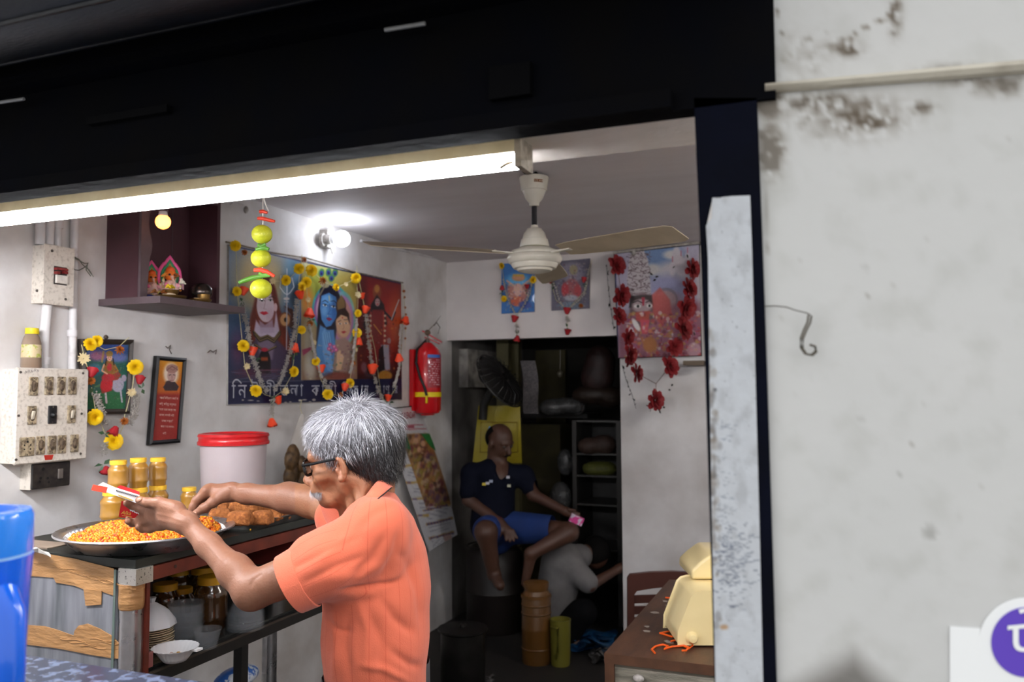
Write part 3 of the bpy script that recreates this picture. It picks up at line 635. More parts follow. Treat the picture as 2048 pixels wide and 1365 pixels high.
# ---------------------------------------------------------------- shirt
def build_shirt(h=.004):
    pts = [P(x, y, d) for x, y, d in ((530, 1230, 1.6), (880, 1400, 1.55), (880, 1400, 2.1), (620, 940, 2.05), (620, 1400, 2.05), (800, 940, 1.7))]
    S = SDF(np.min(pts, 0) - .03, np.max(pts, 0) + .03, h)
    T = [((744, 1066, 1.83), .078, 1.32), ((751, 1115, 1.82), .100, 1.32), ((755, 1180, 1.815), .109, 1.28), ((752, 1270, 1.81), .109, 1.28), ((751, 1420, 1.81), .109, 1.28)]
    for (a, ra, fa), (b_, rb, fb) in zip(T[:-1], T[1:]): S.cap(P(*a), P(*b_), ra, rb, .03, flat=(EZ, fa))
    # back hump / shoulder slope
    S.cap(P(764, 1010, 1.80), P(768, 1090, 1.80), .028, .058, .04); S.cap(P(762, 1060, 1.74), P(766, 1060, 1.88), .050, .050, .04)
    S.cap(P(742, 1020, 1.80), P(752, 1060, 1.80), .050, .075, .03)
    S.ell(P(782, 1135, 1.80), (.056, .09, .09), None, .03)
    # near sleeve
    sh, hm = P(752, 1083, 1.675), P(583, 1168, 1.665)
    S0, S = S, S.clone()
    S.cap(P(742, 1083, 1.70), P(660, 1128, 1.66), .062, .060, .03); S.cap(P(660, 1128, 1.66), hm, .062, .060, .02)
    S.cap(P(735, 1060, 1.70), P(620, 1105, 1.675), .045, .036, .02)
    S.cap(P(745, 1035, 1.74), P(760, 1050, 1.70), .045, .055, .03)
    d = hm - sh; d /= np.linalg.norm(d)
    dd = d + EY * -.05; S.half(hm + d * .0, dd)
    S.cap(hm - d * .035, hm + d * .2, .0535, .0535, 0, -1)
    q = S.D; S = S0; k = .05; hh = np.clip(.5 + .5 * (S.D - q) / k, 0, 1); S.D = S.D * (1 - hh) + q * hh - k * hh * (1 - hh)
    # far shoulder & sleeve
    S2 = [(P(738, 1062, 1.95), .066), (P(676, 1035, 2.02), .056), (P(662, 1025, 2.035), .054)]
    S.cap(S2[0][0], S2[1][0], .066, .056, .03)
    d2 = S2[1][0] - S2[0][0]; d2 /= np.linalg.norm(d2); 
    # neck opening
    S.cap(P(738, 1052, 1.80), P(722, 985, 1.80), .054, .064, .008, -1, flat=(EZ, 1.1)); S.ell(P(690, 1040, 1.83), (.05, .045, .05), np.array([EX, EY, EZ]), .008, -1)
    return S.net(2)
v, f = build_shirt()
def vnorm(v, f):
    n = np.cross(v[f[:, 2]] - v[f[:, 0]], v[f[:, 3]] - v[f[:, 1]]); o = np.zeros_like(v)
    for i in range(4): np.add.at(o, f[:, i], n)
    return o / (np.linalg.norm(o, axis=1)[:, None] + 1e-12)
def folds(v, f, lst, dmax):
    n = vnorm(v, f); 
    if ((n * (v - v.mean(0))).sum(1) > 0).mean() < .5: n = -n
    u, w = proj(v); dp = (v - CAM) @ F; near = np.clip(-(n @ F) * 2.5, 0, 1) * (dp < dmax); disp = np.zeros(len(v))
    for pts, wd, am in lst:
        dist = np.full(len(v), 1e9); pts = np.array(pts, float); tq = np.zeros(len(v)); nseg = len(pts) - 1
        for i in range(nseg):
            p, q = pts[i], pts[i + 1]; e = q - p; t = np.clip(((u - p[0]) * e[0] + (w - p[1]) * e[1]) / (e @ e), 0, 1); dd = np.hypot(u - p[0] - t * e[0], w - p[1] - t * e[1])
            tq = np.where(dd < dist, (i + t) / nseg, tq); dist = np.minimum(dist, dd)
        disp += am * np.exp(-(dist / wd) ** 2) * np.clip(4 * tq * (1 - tq) + .25, 0, 1)
    return v + n * (disp * near)[:, None]
v = folds(v, f, [
    (((676, 1183), (720, 1176), (775, 1168), (800, 1160)), 5, -.006), (((690, 1194), (760, 1186)), 9, .004), (((660, 1160), (720, 1150), (770, 1125)), 12, .005),
    (((560, 1150), (640, 1110), (720, 1075)), 7, -.0035), (((600, 1170), (680, 1130), (740, 1110)), 8, -.004), (((640, 1120), (700, 1075)), 10, .004),
    (((700, 1160), (745, 1120), (770, 1070)), 9, -.006), (((760, 1160), (790, 1110), (800, 1060)), 9, -.006), (((778, 1165), (815, 1120), (822, 1075)), 10, .005),
    (((800, 1100), (835, 1180), (845, 1260)), 9, -.005), (((765, 1200), (790, 1240), (830, 1270)), 10, -.006), (((740, 1230), (765, 1290), (760, 1360)), 11, -.005),
    (((700, 1220), (690, 1290), (700, 1365)), 10, -.005), (((668, 1220), (672, 1300), (668, 1365)), 8, .004), (((780, 1300), (820, 1330), (845, 1335)), 9, -.006),
    (((720, 1330), (770, 1340), (820, 1365)), 8, .005), (((655, 1240), (680, 1262), (700, 1265)), 6, -.004), (((720, 1062), (745, 1030), (790, 1010)), 8, -.003), (((715, 1200), (735, 1260), (730, 1330)), 9, .004)], 1.80)
u_, w_ = proj(v); dep = (v - CAM) @ F
ssh, shm = P(752, 1083, 1.675), P(583, 1168, 1.665); sd = shm - ssh; sl_ = np.linalg.norm(sd); sd = sd / sl_
tt = (v - ssh) @ sd; perp = v - ssh - tt[:, None] * sd; sa, sb, _ = frame(sd); ang = np.arctan2(perp @ sb, perp @ sa)
slv = (tt > .055) & (dep < 1.76) & (np.linalg.norm(perp, axis=1) < .09)
ta = np.arctan2(dep - 1.82, (u_ - 757) / FPX * 1.8)
stripe = np.where(slv, np.where(tt > sl_ - .03, .5, ang * .060 / .026 + .37), ta * .11 / .026 + .21)
seam = np.zeros(len(v))
M_shirt = mat('orange_cotton', (212, 106, 78), .85, stripe=((188, 78, 56), .05, .55), noise=.18, nscale=7, col2=(196, 92, 66), bump=.25, bscale=400, sheen=.2, spec=.2)
SH = smesh('polo_shirt', v, f, M_shirt, MAN, stripe=stripe)
M_plain = mat('orange_plain', (216, 109, 81), .85, noise=.15, nscale=9, col2=(214, 98, 70), bump=.25, bscale=400, sheen=.25, spec=.2)
# sleeve cuff ring and seam
def ringpts(c, d, r, n=40, sq=1.0):
    a, b_, _ = frame(d); return [np.asarray(c) + (a * math.cos(2 * PI * k / n) + b_ * math.sin(2 * PI * k / n) * sq) * r for k in range(n)]
b = MB(); R1 = ringpts(shm - sd * .036, sd, .0632); R2 = ringpts(shm - sd * .034, sd, .0655); R3 = ringpts(shm + sd * .003, sd + EY * -.05, .0625); R4 = ringpts(shm + sd * .003, sd + EY * -.05, .056); R5 = ringpts(shm - sd * .02, sd, .054)
rows = [R1, R2, R3, R4, R5]; b.sheet([r_ + [r_[0]] for r_ in rows]); cf = obj('sleeve_cuff', b, M_plain, SH, smooth=True)
# collar : near wing and far wing, thick folded sheet
def strip(rows, name, m, parent, thick=.0022, nrm=None, sub=1):
    g = np.array([[P(*q) for q in r_] for r_ in rows]); b = MB(); b.sheet(g, thick=thick, nrm=(-EZ if nrm is None else nrm)); o = obj(name, b, m, parent, smooth=True, angle=60)
    md = o.modifiers.new('s', 'SUBSURF'); md.levels = sub; md.render_levels = 2; return o
near_top = [(688, 1046, 1.735), (699, 1028, 1.728), (712, 1010, 1.722), (728, 989, 1.722), (743, 968, 1.730), (758, 951, 1.758), (768, 949, 1.80), (774, 953, 1.85)]
near_mid = [(692, 1052, 1.722), (705, 1038, 1.712), (720, 1022, 1.704), (736, 1003, 1.700), (752, 983, 1.706), (766, 967, 1.735), (778, 960, 1.79), (784, 962, 1.85)]
near_low = [(694, 1058, 1.716), (710, 1048, 1.706), (727, 1033, 1.697), (744, 1012, 1.693), (762, 993, 1.698), (777, 981, 1.725), (787, 974, 1.785), (791, 974, 1.85)]
inner = [(690, 1052, 1.75), (703, 1036, 1.742), (716, 1020, 1.737), (731, 1002, 1.737), (745, 984, 1.745), (756, 970, 1.765), (766, 966, 1.80), (772, 968, 1.85)]
COL = strip([inner, near_top, near_mid, near_low], 'collar', M_plain, SH, .002)
b = MB(); b.tube([P(x, y, d - .003) for x, y, d in ((745, 1009, 1.690), (753, 1001, 1.692), (762, 993, 1.695), (770, 987, 1.707), (777, 981, 1.722), (783, 976, 1.75))], .0013, 6); obj('collar_piping', b, mat('black_piping', (24, 20, 22), .8), SH, smooth=True)
far = [[(637, 998, 1.90), (648, 999, 1.885), (665, 998, 1.87), (678, 1002, 1.86)], [(640, 1015, 1.90), (652, 1018, 1.88), (668, 1016, 1.86), (684, 1020, 1.845)], [(646, 1035, 1.90), (658, 1038, 1.875), (674, 1036, 1.85), (690, 1038, 1.83)], [(658, 1058, 1.89), (668, 1058, 1.86), (680, 1055, 1.84), (694, 1050, 1.80)]]
strip(far, 'collar', M_plain, SH, .002)
# side seam
b = MB(); b.tube([P(732, 1165, 1.672), P(731, 1215, 1.668), P(733, 1280, 1.667), P(736, 1400, 1.667)], .0011, 5); obj('side_seam', b, mat('seam_orange', (196, 84, 62), .9), SH, smooth=True)  # seam line in a darker orange than the shirt
# trousers and feet (below the counter line)
def loft(name, rings, m, parent, n=20):
    b = MB(); rows = []
    for (c, rx, ry) in rings: rows.append([V(*c) + V(math.cos(2 * PI * k / n) * rx, math.sin(2 * PI * k / n) * ry, 0) for k in range(n + 1)])
    b.sheet(rows); return obj(name, b, m, parent, smooth=True)
hc = P(755, 1365, 1.81)
M_trs = mat('grey_trousers', (66, 64, 68), .9, noise=.3, nscale=20)
for s in (-1, 1):
    o_ = hc + hs * s * .085
    loft('trouser_leg', [((o_[0] * .35 + hc[0] * .65, o_[1] * .35 + hc[1] * .65, .98), .10, .12), ((o_[0], o_[1], .82), .088, .095), ((o_[0] - .01, o_[1], .48), .07, .07), ((o_[0] + .01, o_[1], .07), .055, .055)], M_trs, MAN)
    b = MB(); b.ball((o_[0] - .06, o_[1], .034), (.12, .045, .034), 16, 8); obj('sandal', b, mat('sandal_leather', (60, 40, 28), .6), MAN, smooth=True)
# ---------------------------------------------------------------- hair
def build_cap():
    S = SDF(HC - .16, HC + .17, .004); e = lambda c, r, k=.012, op=1: S.ell(H(*c), r, HM, k, op)
    e((-.022, 0, .052), (.104, .082, .086)); e((.022, 0, .074), (.070, .066, .058), .02); e((-.054, 0, .008), (.060, .066, .066), .02)
    e((.098, 0, -.012), (.070, .095, .076), .006, -1); e((.03, 0, -.08), (.09, .10, .085), .01, -1); e((-.02, 0, -.12), (.10, .1, .065), .01, -1)
    for s in (-1, 1): e((-.0, s * .082, -.006), (.024, .03, .040), .004, -1)
    return S.net(1)
v, f = build_cap()
L_ = (v - HC) @ HM.T
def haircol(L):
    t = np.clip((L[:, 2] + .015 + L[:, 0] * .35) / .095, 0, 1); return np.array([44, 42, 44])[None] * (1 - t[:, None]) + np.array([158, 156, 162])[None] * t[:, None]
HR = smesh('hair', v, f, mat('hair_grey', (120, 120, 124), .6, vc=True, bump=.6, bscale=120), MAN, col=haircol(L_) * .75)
# strands
tri = v[f].mean(1); a_ = v[f]; nrm = np.cross(a_[:, 2] - a_[:, 0], a_[:, 3] - a_[:, 1]); nrm /= np.linalg.norm(nrm, axis=1)[:, None] + 1e-9
LL = (tri - HC) @ HM.T; ctr = HC + hu * .04; out = ((tri - ctr) * nrm).sum(1) > 0; NN = np.where(out[:, None], nrm, -nrm)
okr = np.einsum('ij,ij->i', tri - (HC + hf * -.015 + hu * .03), NN) > .045
ids = np.nonzero(okr & (LL[:, 2] > -.075))[0]; pick = nr.choice(ids, 15000)
crown = V(-.040, .03, .130)
vs, fs, cs = [], [], []; nv_ = 0
for i in pick:
    p = tri[i] + nr.randn(3) * .002; n_ = NN[i]; l = LL[i]
    away = l - crown; away = away / (np.linalg.norm(away) + 1e-6)
    dloc = away + V(.25, 0, -.55) * (.3 + max(0, (.13 - l[2]) * 7)) ; d = dloc @ HM
    if l[0] < -.02 and l[2] < .06: d = (V(-.15, 0, -1.0)) @ HM
    if l[0] > -.02 and l[2] < .075 and abs(l[1]) > .04: d = (V(-.55 if rnd.random() < .35 else .35, 0, -.8)) @ HM
    top = l[2] > .085; tuft = np.linalg.norm(l[:2] - crown[:2]) < .034 and l[2] > .07
    ln = rnd.uniform(.030, .058) if top else rnd.uniform(.018, .036) * (.55 if l[2] < 0.02 else 1)
    if l[0] > .02 and l[2] < .095: ln = min(ln, rnd.uniform(.008, .020))
    elif l[0] > .045: ln *= .6
    lift = rnd.uniform(.02, .28) if not tuft else rnd.uniform(.05, .7)
    d = d + nr.randn(3) * (.13 if not tuft else .5) + n_ * lift; d /= np.linalg.norm(d)
    if tuft: ln *= .7
    wd = rnd.uniform(.00028, .0006); sgm = 5; q = p.copy(); dd = d.copy(); tcol = haircol(l[None])[0]
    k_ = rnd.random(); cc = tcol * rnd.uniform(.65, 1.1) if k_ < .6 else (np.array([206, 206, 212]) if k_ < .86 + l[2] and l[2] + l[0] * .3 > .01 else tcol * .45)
    side = np.cross(dd, n_); side /= np.linalg.norm(side) + 1e-9
    for s in range(sgm + 1):
        wq = wd * (1 - s / (sgm + .3)); vs.append(q - side * wq); vs.append(q + side * wq); cs += [cc, cc]
        q = q + dd * ln / sgm; dd = dd - n_ * (.24 if not tuft else .12); dd = dd + (0 if not top else 1) * hf * .04; dd /= np.linalg.norm(dd)
    for s in range(sgm): fs.append((nv_ + 2 * s, nv_ + 2 * s + 1, nv_ + 2 * s + 3, nv_ + 2 * s + 2))
    nv_ += 2 * (sgm + 1)
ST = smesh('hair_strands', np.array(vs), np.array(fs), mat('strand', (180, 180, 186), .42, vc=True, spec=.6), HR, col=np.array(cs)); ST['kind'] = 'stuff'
# moustache
vs, fs, cs = [], [], []; nv_ = 0
for _ in range(1300):
    tq = rnd.uniform(-1, 1); y = .041 * np.sign(tq) * abs(tq) ** .8; p = H(.1045 - .040 * abs(tq) ** 1.7 + rnd.uniform(-.002, .003), y, -.031 + rnd.uniform(-.005, .004) - abs(tq) * .012)
    d = hs * (np.sign(y) * .7) - hu * rnd.uniform(.5, 1.0) + hf * rnd.uniform(.2, .5); d /= np.linalg.norm(d); ln = rnd.uniform(.011, .021); side = np.cross(d, hf + hs * np.sign(y)); side /= np.linalg.norm(side)
    q = p.copy(); cc = rnd.choice([(246, 246, 250), (232, 232, 236), (190, 188, 190), (255, 255, 255)])
    for s in range(4):
        wq = .0006 * (1 - s / 3.4); vs += [q - side * wq, q + side * wq]; cs += [cc, cc]; q = q + d * ln / 3; d = d - hf * .22; d /= np.linalg.norm(d)
    for s in range(3): fs.append((nv_ + 2 * s, nv_ + 2 * s + 1, nv_ + 2 * s + 3, nv_ + 2 * s + 2))
    nv_ += 8
MO = smesh('moustache', np.array(vs), np.array(fs), MATS['strand'], MAN, col=np.array(cs))
# ---------------------------------------------------------------- glasses
M_gf = mat('black_acetate', (10, 10, 12), .22, spec=.6); M_lens = mat('lens_glass', (240, 240, 245), .05, trans=1, ior=1.3)
b = MB(); lens = MB()
for s in (-1, 1):
    c = (.0945, s * .0335, .016); pts = []
    for k in range(28):
        t = 2 * PI * k / 28; x = math.copysign(abs(math.cos(t)) ** .6, math.cos(t)) * .0235; z = math.copysign(abs(math.sin(t)) ** .6, math.sin(t)) * .0165
        pts.append(H(c[0] - abs(c[1] + x) * .12, c[1] + x, c[2] + z))
    b.tube(pts, .0028, 8, closed=True, flat=1.2); lens.add(pts, [tuple(range(28))])
b.tube([H(.0925, -.010, .021), H(.096, 0, .023), H(.0925, .010, .021)], .0026, 8)
GL = obj('glasses', b, M_gf, MAN, smooth=True)
for s in (-1, 1):
    b = MB(); b.tube([H(.088, s * .057, .024), H(.085, s * .067, .024), H(.06, s * .076, .0235), H(.02, s * .080, .024), H(-.002, s * .081, .024), H(-.020, s * .078, .010), H(-.024, s * .074, -.004)], [.0034, .0036, .0030, .0026, .0024, .002, .002], 8, flat=.6, up=hs); obj('temple', b, M_gf, GL, smooth=True)
obj('lens', lens, M_lens, GL)
# ================================================================== display counter with the sweets
ZT, ZS = 1.165, .885; X0, X1, Y0, Y1 = -2.19, -1.64, 1.61, 2.85
M_slab = mat('black_stone', (30, 33, 31), .22, noise=.6, nscale=6, col2=(48, 50, 46), bump=.05, rvar=.25, spec=.5)
M_steel = mat('stainless', (205, 205, 208), .22, metal=1, noise=.4, nscale=25, col2=(160, 158, 156), rvar=.2)
M_steel2 = mat('dull_steel', (150, 148, 146), .38, metal=.9, noise=.7, nscale=18, col2=(80, 72, 64))
M_redst = mat('redbrown_steel', (112, 48, 34), .4, noise=.6, nscale=16, col2=(70, 34, 26), metal=.2)
M_tape = mat('brown_tape', (172, 128, 82), .42, noise=.5, nscale=9, col2=(140, 100, 60), bump=1.0, bscale=26, spec=.6, stretch=(1, 1, 3))
M_glass = mat('case_glass', (225, 230, 232), .12, trans=1, ior=1.08, spec=.5)
M_blk = mat('black_frame', (20, 19, 19), .45, noise=.5, nscale=14, col2=(38, 34, 30))
CT = thing('display_counter', 'taped glass sweets display counter with black stone top', 'counter', (-2.08, 2.6, 0))
b = MB(); b.box((X0, Y0, ZT - .022), (X1, Y1, ZT)); obj('top_slab', b, M_slab, CT)
b = MB(); b.box((X0 + .005, Y0 + .03, ZT), (-1.98, 1.72, ZT + .003)); obj('laminate_sheet', b, mat('laminate', (150, 132, 116), .5, noise=.7, nscale=10, col2=(112, 98, 86), stretch=(1, 6, 1)), CT)
b = MB(); b.box((X1 - .012, Y0 + .02, ZT - .060), (X1 + .004, Y1, ZT - .026)); obj('front_rail', b, M_redst, CT)
b = MB(); b.lathe([(.0045, 0), (.0045, .0015), (0, .002)], 12, (X1 + .004, Y0 + .13, ZT - .04), (1, 0, 0)); obj('rivet', b, mat('rust_rivet', (60, 40, 32), .6), CT)
b = MB(); b.box((X1 - .05, Y0 - .006, ZT - .062), (X1 + .008, Y0 + .014, ZT - .022)); b.box((X1 - .014, Y0 + .0142, ZT - .062), (X1 + .0078, Y0 + .05, ZT - .0222)); obj('corner_bracket', b, mat('bracket_steel', (196, 192, 186), .3, metal=.7, noise=.8, nscale=170, col2=(50, 46, 44), ncut=(.62, .66), detail=2), CT)
for (x, y) in ((X1 - .03, Y0 + .02), (X0 + .03, Y0 + .02), (X1 - .03, Y1 - .03), (X0 + .03, Y1 - .03)):
    b = MB(); b.lathe([(.029, 0), (.029, ZT - .06)], 24, (x, y, 0)); p = obj('post', b, M_steel, CT, smooth=True)
b = MB(); b.box((X1 - .006, Y0 + .034, .3), (X1 + .004, Y0 + .045, ZT - .06)); obj('post_trim', b, M_redst, CT)
b = MB(); b.lathe([(.0295, ZT - .125), (.0315, ZT - .122), (.0325, ZT - .1), (.0315, ZT - .08), (.033, ZT - .062)], 30, (X1 - .03, Y0 + .02, 0), flute=.03, fn=7); obj('tape_wrap', b, M_tape, CT, smooth=True)
b = MB(); b.box((X0 + .03, Y0 - .002, .45), (X1 - .055, Y0 + .003, ZT - .03)); obj('end_glass', b, mat('dirty_glass', (108, 112, 116), .35, trans=.3, ior=1.1, noise=.7, nscale=5, col2=(168, 168, 176), stretch=(6, 1, .7)), CT)
def ongl(px, py, o=.004): return ony(px, py, Y0 - o)
def tape(pts, name='tape_strip', o=.003, m=None):
    v = [ongl(x, y, o) for x, y in pts]; b = MB(); b.prism(v, (0, -.0016, 0)); return obj(name, b, m or M_tape, CT)
tape([(40, 1098), (80, 1106), (150, 1118), (228, 1138), (232, 1160), (228, 1192), (205, 1184), (195, 1186), (170, 1180), (150, 1172), (113, 1166), (108, 1156), (82, 1154), (40, 1152)])
tape([(168, 1178), (204, 1182), (203, 1210), (172, 1212)], o=.0048)
tape([(40, 1250), (90, 1253), (120, 1262), (148, 1272), (150, 1262), (158, 1252), (176, 1248), (200, 1258), (224, 1272), (232, 1280), (248, 1300), (256, 1318), (230, 1318), (180, 1310), (120, 1298), (40, 1288)])
tape([(229, 1140), (233, 1140), (227, 1345), (222, 1345)], 'glass_edge', .0065, m=mat('glass_edge', (90, 104, 98), .3))
b = MB()
for k in range(5): b.tube([ongl(60 + 30 * k + j * 4, 1122 + 9 * k + 2.5 * math.sin(j * .5 + k) + j * .9, .0052) for j in range(24)], .0009, 5)
for k in range(5): b.tube([ongl(120 + 20 * k + j * 4, 1278 + 7 * (k % 3) + 1.5 * math.sin(j * .6 + k) + j * .5, .0052) for j in range(14)], .0009, 5)
obj('tape_wrinkle', b, M_tape, CT, smooth=True, kind='stuff')
b = MB(); b.box((X0 + .01, Y0 + .02, ZS - .008), (X1 - .01, Y1, ZS)); obj('shelf_glass', b, mat('shelf_smoked', (30, 32, 32), .12, noise=.4, nscale=5, col2=(52, 52, 50), spec=.6), CT)
b = MB(); b.box((X1 - .03, Y0 + .05, ZS - .045), (X1 + .002, Y1, ZS - .008)); obj('shelf_rail', b, M_blk, CT)
b = MB(); b.box((X1 - .03, Y0 + .05, ZS - .016), (X1 + .0035, Y1, ZS - .010)); obj('rail_lip', b, mat('worn_lip', (88, 80, 72), .4, metal=.5, noise=.6, nscale=20), CT)
for y in (2.05, 2.7): 
    b = MB(); b.box((X1 - .06, y, 0), (X1 - .03, y + .03, ZS - .045)); obj('lower_leg', b, M_blk, CT)
b = MB(); b.box((X0 + .02, Y0 + .03, .3), (X1 - .04, Y1, .33)); obj('bottom_shelf', b, M_blk, CT)
b = MB(); b.box((X0 + .005, Y0 + .02, ZS), (X0 + .012, Y1, ZT - .03)); obj('case_back', b, mat('case_back', (40, 22, 20), .6, noise=.5, nscale=6, col2=(18, 14, 14)), CT)
b = MB(); b.box((X1 - .2, 2.28, ZT - .15), (X1 - .018, Y1, ZT - .024)); obj('drawer_front', b, mat('maroon_board', (96, 26, 22), .5, noise=.5, nscale=8, col2=(52, 18, 16)), CT)
# crumpled paper on the counter edge
def crumple(name, label, cat, pts, th, m, lift=.006):
    b = MB(); g = []
    for r_ in pts: g.append([V(*q) if len(q) == 3 and not isinstance(q[0], str) else q for q in r_])
    b.sheet(g, thick=th, nrm=(0, 0, 1)); o = obj(name, b, m, None, smooth=False); return tag(o, label, cat)
p = [[onz(60, 1107, ZT - .005), onz(75, 1108, ZT), onz(92, 1113, ZT), onz(102, 1118, ZT)], [onz(62, 1103, ZT + .01), onz(76, 1100, ZT + .012), onz(90, 1110, ZT + .004), onz(101, 1113, ZT + .006)], [onz(60, 1099, ZT), onz(72, 1098, ZT + .006), onz(88, 1106, ZT), onz(98, 1109, ZT)]]
b = MB(); b.sheet([[q + V(0, 0, .004) for q in r_] for r_ in p], thick=.001, nrm=(0, 0, 1)); tag(obj('paper_scrap', b, mat('paper_white', (222, 218, 212), .8, noise=.3, nscale=60), None), 'crumpled white paper scrap on the left edge of the counter', 'paper')
# ---------------------------------------------------------------- boondi plate
zr = ZT + .046; pl, pr = onz(104, 1068, zr), onz(471, 1046, zr); pc = (pl + pr) / 2; Rr = np.linalg.norm(pr - pl) / 2
pc = V(pc[0], pc[1], ZT)
TH = thing('sweet_plate', 'large round steel plate heaped with orange boondi at the left of the counter', 'plate', pc)
prof = [(0, .002), (Rr * .70, .002), (Rr * .76, .006), (Rr * .90, .036), (Rr * .93, .040), (Rr * .99, .043), (Rr, .0465), (Rr * .985, .0445), (Rr * .93, .0425), (Rr * .895, .0385)]
b = MB(); 
outer = [(0, 0.0), (Rr * .70, 0.0), (Rr * .765, .003), (Rr * .905, .034), (Rr * .935, .038), (Rr * .99, .041), (Rr, .044), (Rr * .99, .0475), (Rr * .935, .0445), (Rr * .90, .040), (Rr * .86, .030), (Rr * .755, .008), (Rr * .70, .004), (0, .004)]
b.lathe(outer, 96, pc); obj('plate_dish', b, M_steel, TH, smooth=True)
b = MB()
for k in range(64):
    t = 2 * PI * k / 64; c, s_ = math.cos(t), math.sin(t); b.tube([pc + V(c * Rr * .77, s_ * Rr * .77, .013), pc + V(c * Rr * .88, s_ * Rr * .88, .0365)], [.0035, .0050], 6)
obj('fluting', b, M_steel, TH, smooth=True, kind='stuff')
def hgt(x, y):      # heap height over plate centre (metres), x,y relative
    q = lambda cx, cy, rx, ry, h: h * np.exp(-((x - cx) / rx) ** 2 - ((y - cy) / ry) ** 2)
    h = q(-.06, .01, .11, .11, .034) + q(-.15, -.02, .05, .06, .010) + q(.09, .08, .09, .09, .034) + q(.02, -.08, .11, .06, .016) + q(.13, .14, .05, .05, .014) + q(-.02, -.15, .09, .04, .010)
    rr0 = np.hypot(x, y); edge = np.clip((Rr * .85 - rr0) / .03, 0, 1); return (h + .014) * edge + np.clip((rr0 / Rr - .74) / .16, 0, 1) * .034
rr = np.linspace(0, Rr * .74, 24); th = np.linspace(0, 2 * PI, 60)
b = MB(); b.sheet([[pc + V(r_ * math.cos(t), r_ * math.sin(t), .004 + float(hgt(r_ * math.cos(t), r_ * math.sin(t)))) for t in th] for r_ in rr])
obj('heap_base', b, mat('heap_orange', (200, 112, 22), .5, noise=.6, nscale=90, col2=(160, 70, 14)), TH, smooth=True, kind='stuff')
sp = MB(); sp.ball((0, 0, 0), 1, 8, 5); SV = sp.verts(); SFq = sp.f
def balls(n, gen, name, m, parent, label=None):
    vs, cs, f4, k = [], [], [], 0; nvS = len(SV)
    tri = [q for q in SFq if len(q) == 3]; qd = [q for q in SFq if len(q) == 4]; allf = []
    cen, rad, colr = gen(n); Vv = (SV[None] * rad[:, None, None] + cen[:, None]).reshape(-1, 3)
    Cc = np.repeat(colr, nvS, 0); T = np.array([list(q) + [q[0]] if False else [q[0], q[1], q[2]] for q in tri] + [x for q in qd for x in ([q[0], q[1], q[2]], [q[0], q[2], q[3]])])
    Fa = (T[None] + (np.arange(n) * nvS)[:, None, None]).reshape(-1, 3); o = smesh(name, Vv, Fa, m, parent, col=Cc); o['kind'] = 'stuff'; return o
def gen_b(n):
    r = Rr * .82 * np.sqrt(nr.rand(n)); t = nr.rand(n) * 2 * PI; x, y = r * np.cos(t), r * np.sin(t); z = .006 + hgt(x, y) + nr.rand(n) * .006
    rad = nr.uniform(.0026, .0046, n); rad[nr.rand(n) < .04] *= 1.35
    pal = np.array([(228, 142, 20), (222, 126, 16), (212, 110, 14), (236, 162, 34), (204, 94, 16), (230, 136, 28)]); c = pal[nr.randint(0, 6, n)].astype(float); red = nr.rand(n) < .06; c[red] = (206, 42, 26)
    return pc + np.stack([x, y, z], 1), rad, c
M_boondi = mat('syrup_boondi', (240, 150, 30), .25, vc=True, coat=.3, spec=.5, sub=.1)
balls(7500, gen_b, 'boondi', M_boondi, TH)
def gen_c(n):
    a = [onz(390 + nr.rand() * 230, 1050 + nr.randn() * 8, ZT + .004) for _ in range(n)]; a = np.array([onz(430, 1070, ZT + .003), onz(436, 1066, ZT + .003), onz(475, 1058, ZT + .003), onz(501, 1060, ZT + .003), onz(431, 1073, ZT + .003), onz(560, 1042, ZT + .003)])
    return a, np.full(6, .003), np.array([(206, 42, 26), (230, 140, 30), (220, 190, 90), (230, 170, 60), (230, 120, 30), (190, 50, 30)], float)
o = balls(6, gen_c, 'boondi_crumbs', M_boondi, None); tag(o, 'stray boondi crumbs on the black counter top beside the plate', 'crumbs')
# scoop in his right hand
SPN = thing('spoon', 'small steel serving spoon pinched in the right hand over the boondi', 'spoon', P(383, 1032, 2.13))
b = MB(); b.tube([P(389, 1024, 2.13), P(384, 1029, 2.13), P(378, 1036, 2.13)], [.0025, .003, .004], 8, flat=.5); obj('handle', b, M_steel, SPN, smooth=True)
b = MB(); b.lathe([(0, -.006), (.012, -.004), (.019, .003), (.020, .005), (.0185, .004), (.011, -.002), (0, -.004)], 20, P(384, 1039, 2.12), (0, 0, 1)); obj('bowl', b, M_steel, SPN, smooth=True)
# ---------------------------------------------------------------- cake tray
def rrect(cx, cy, hx, hy, r, z, n=6, rot=0):
    pts = []
    for (sx_, sy_, a0) in ((1, 1, 0), (-1, 1, 90), (-1, -1, 180), (1, -1, 270)):
        for k in range(n + 1):
            t = math.radians(a0 + 90 * k / n); x, y = sx_ * (hx - r) + r * math.cos(t), sy_ * (hy - r) + r * math.sin(t)
            pts.append(V(cx + x * math.cos(rot) - y * math.sin(rot), cy + x * math.sin(rot) + y * math.cos(rot), z))
    return pts
def tray(label, cx, cy, hx, hy, z, h=.022, rot=0, r=.05):
    T = thing('steel_tray', label, 'tray', (cx, cy, z)); b = MB(); rows = []
    for (g, zz) in ((-.012, .0), (-.004, h), (.003, h + .001), (.003, h + .003), (-.006, h + .003), (-.014, .003)):
        q = rrect(cx, cy, hx + g, hy + g, r, z + zz, rot=rot); rows.append(q + [q[0]])
    b.sheet(rows); q = rrect(cx, cy, hx - .014, hy - .014, r, z + .003, rot=rot); b.add(q, [tuple(range(len(q)))]); q = rrect(cx, cy, hx - .012, hy - .012, r, z + .0002, rot=rot); b.add(q, [tuple(range(len(q)))[::-1]])
    obj('tray_pan', b, M_steel2, T, smooth=True); return T
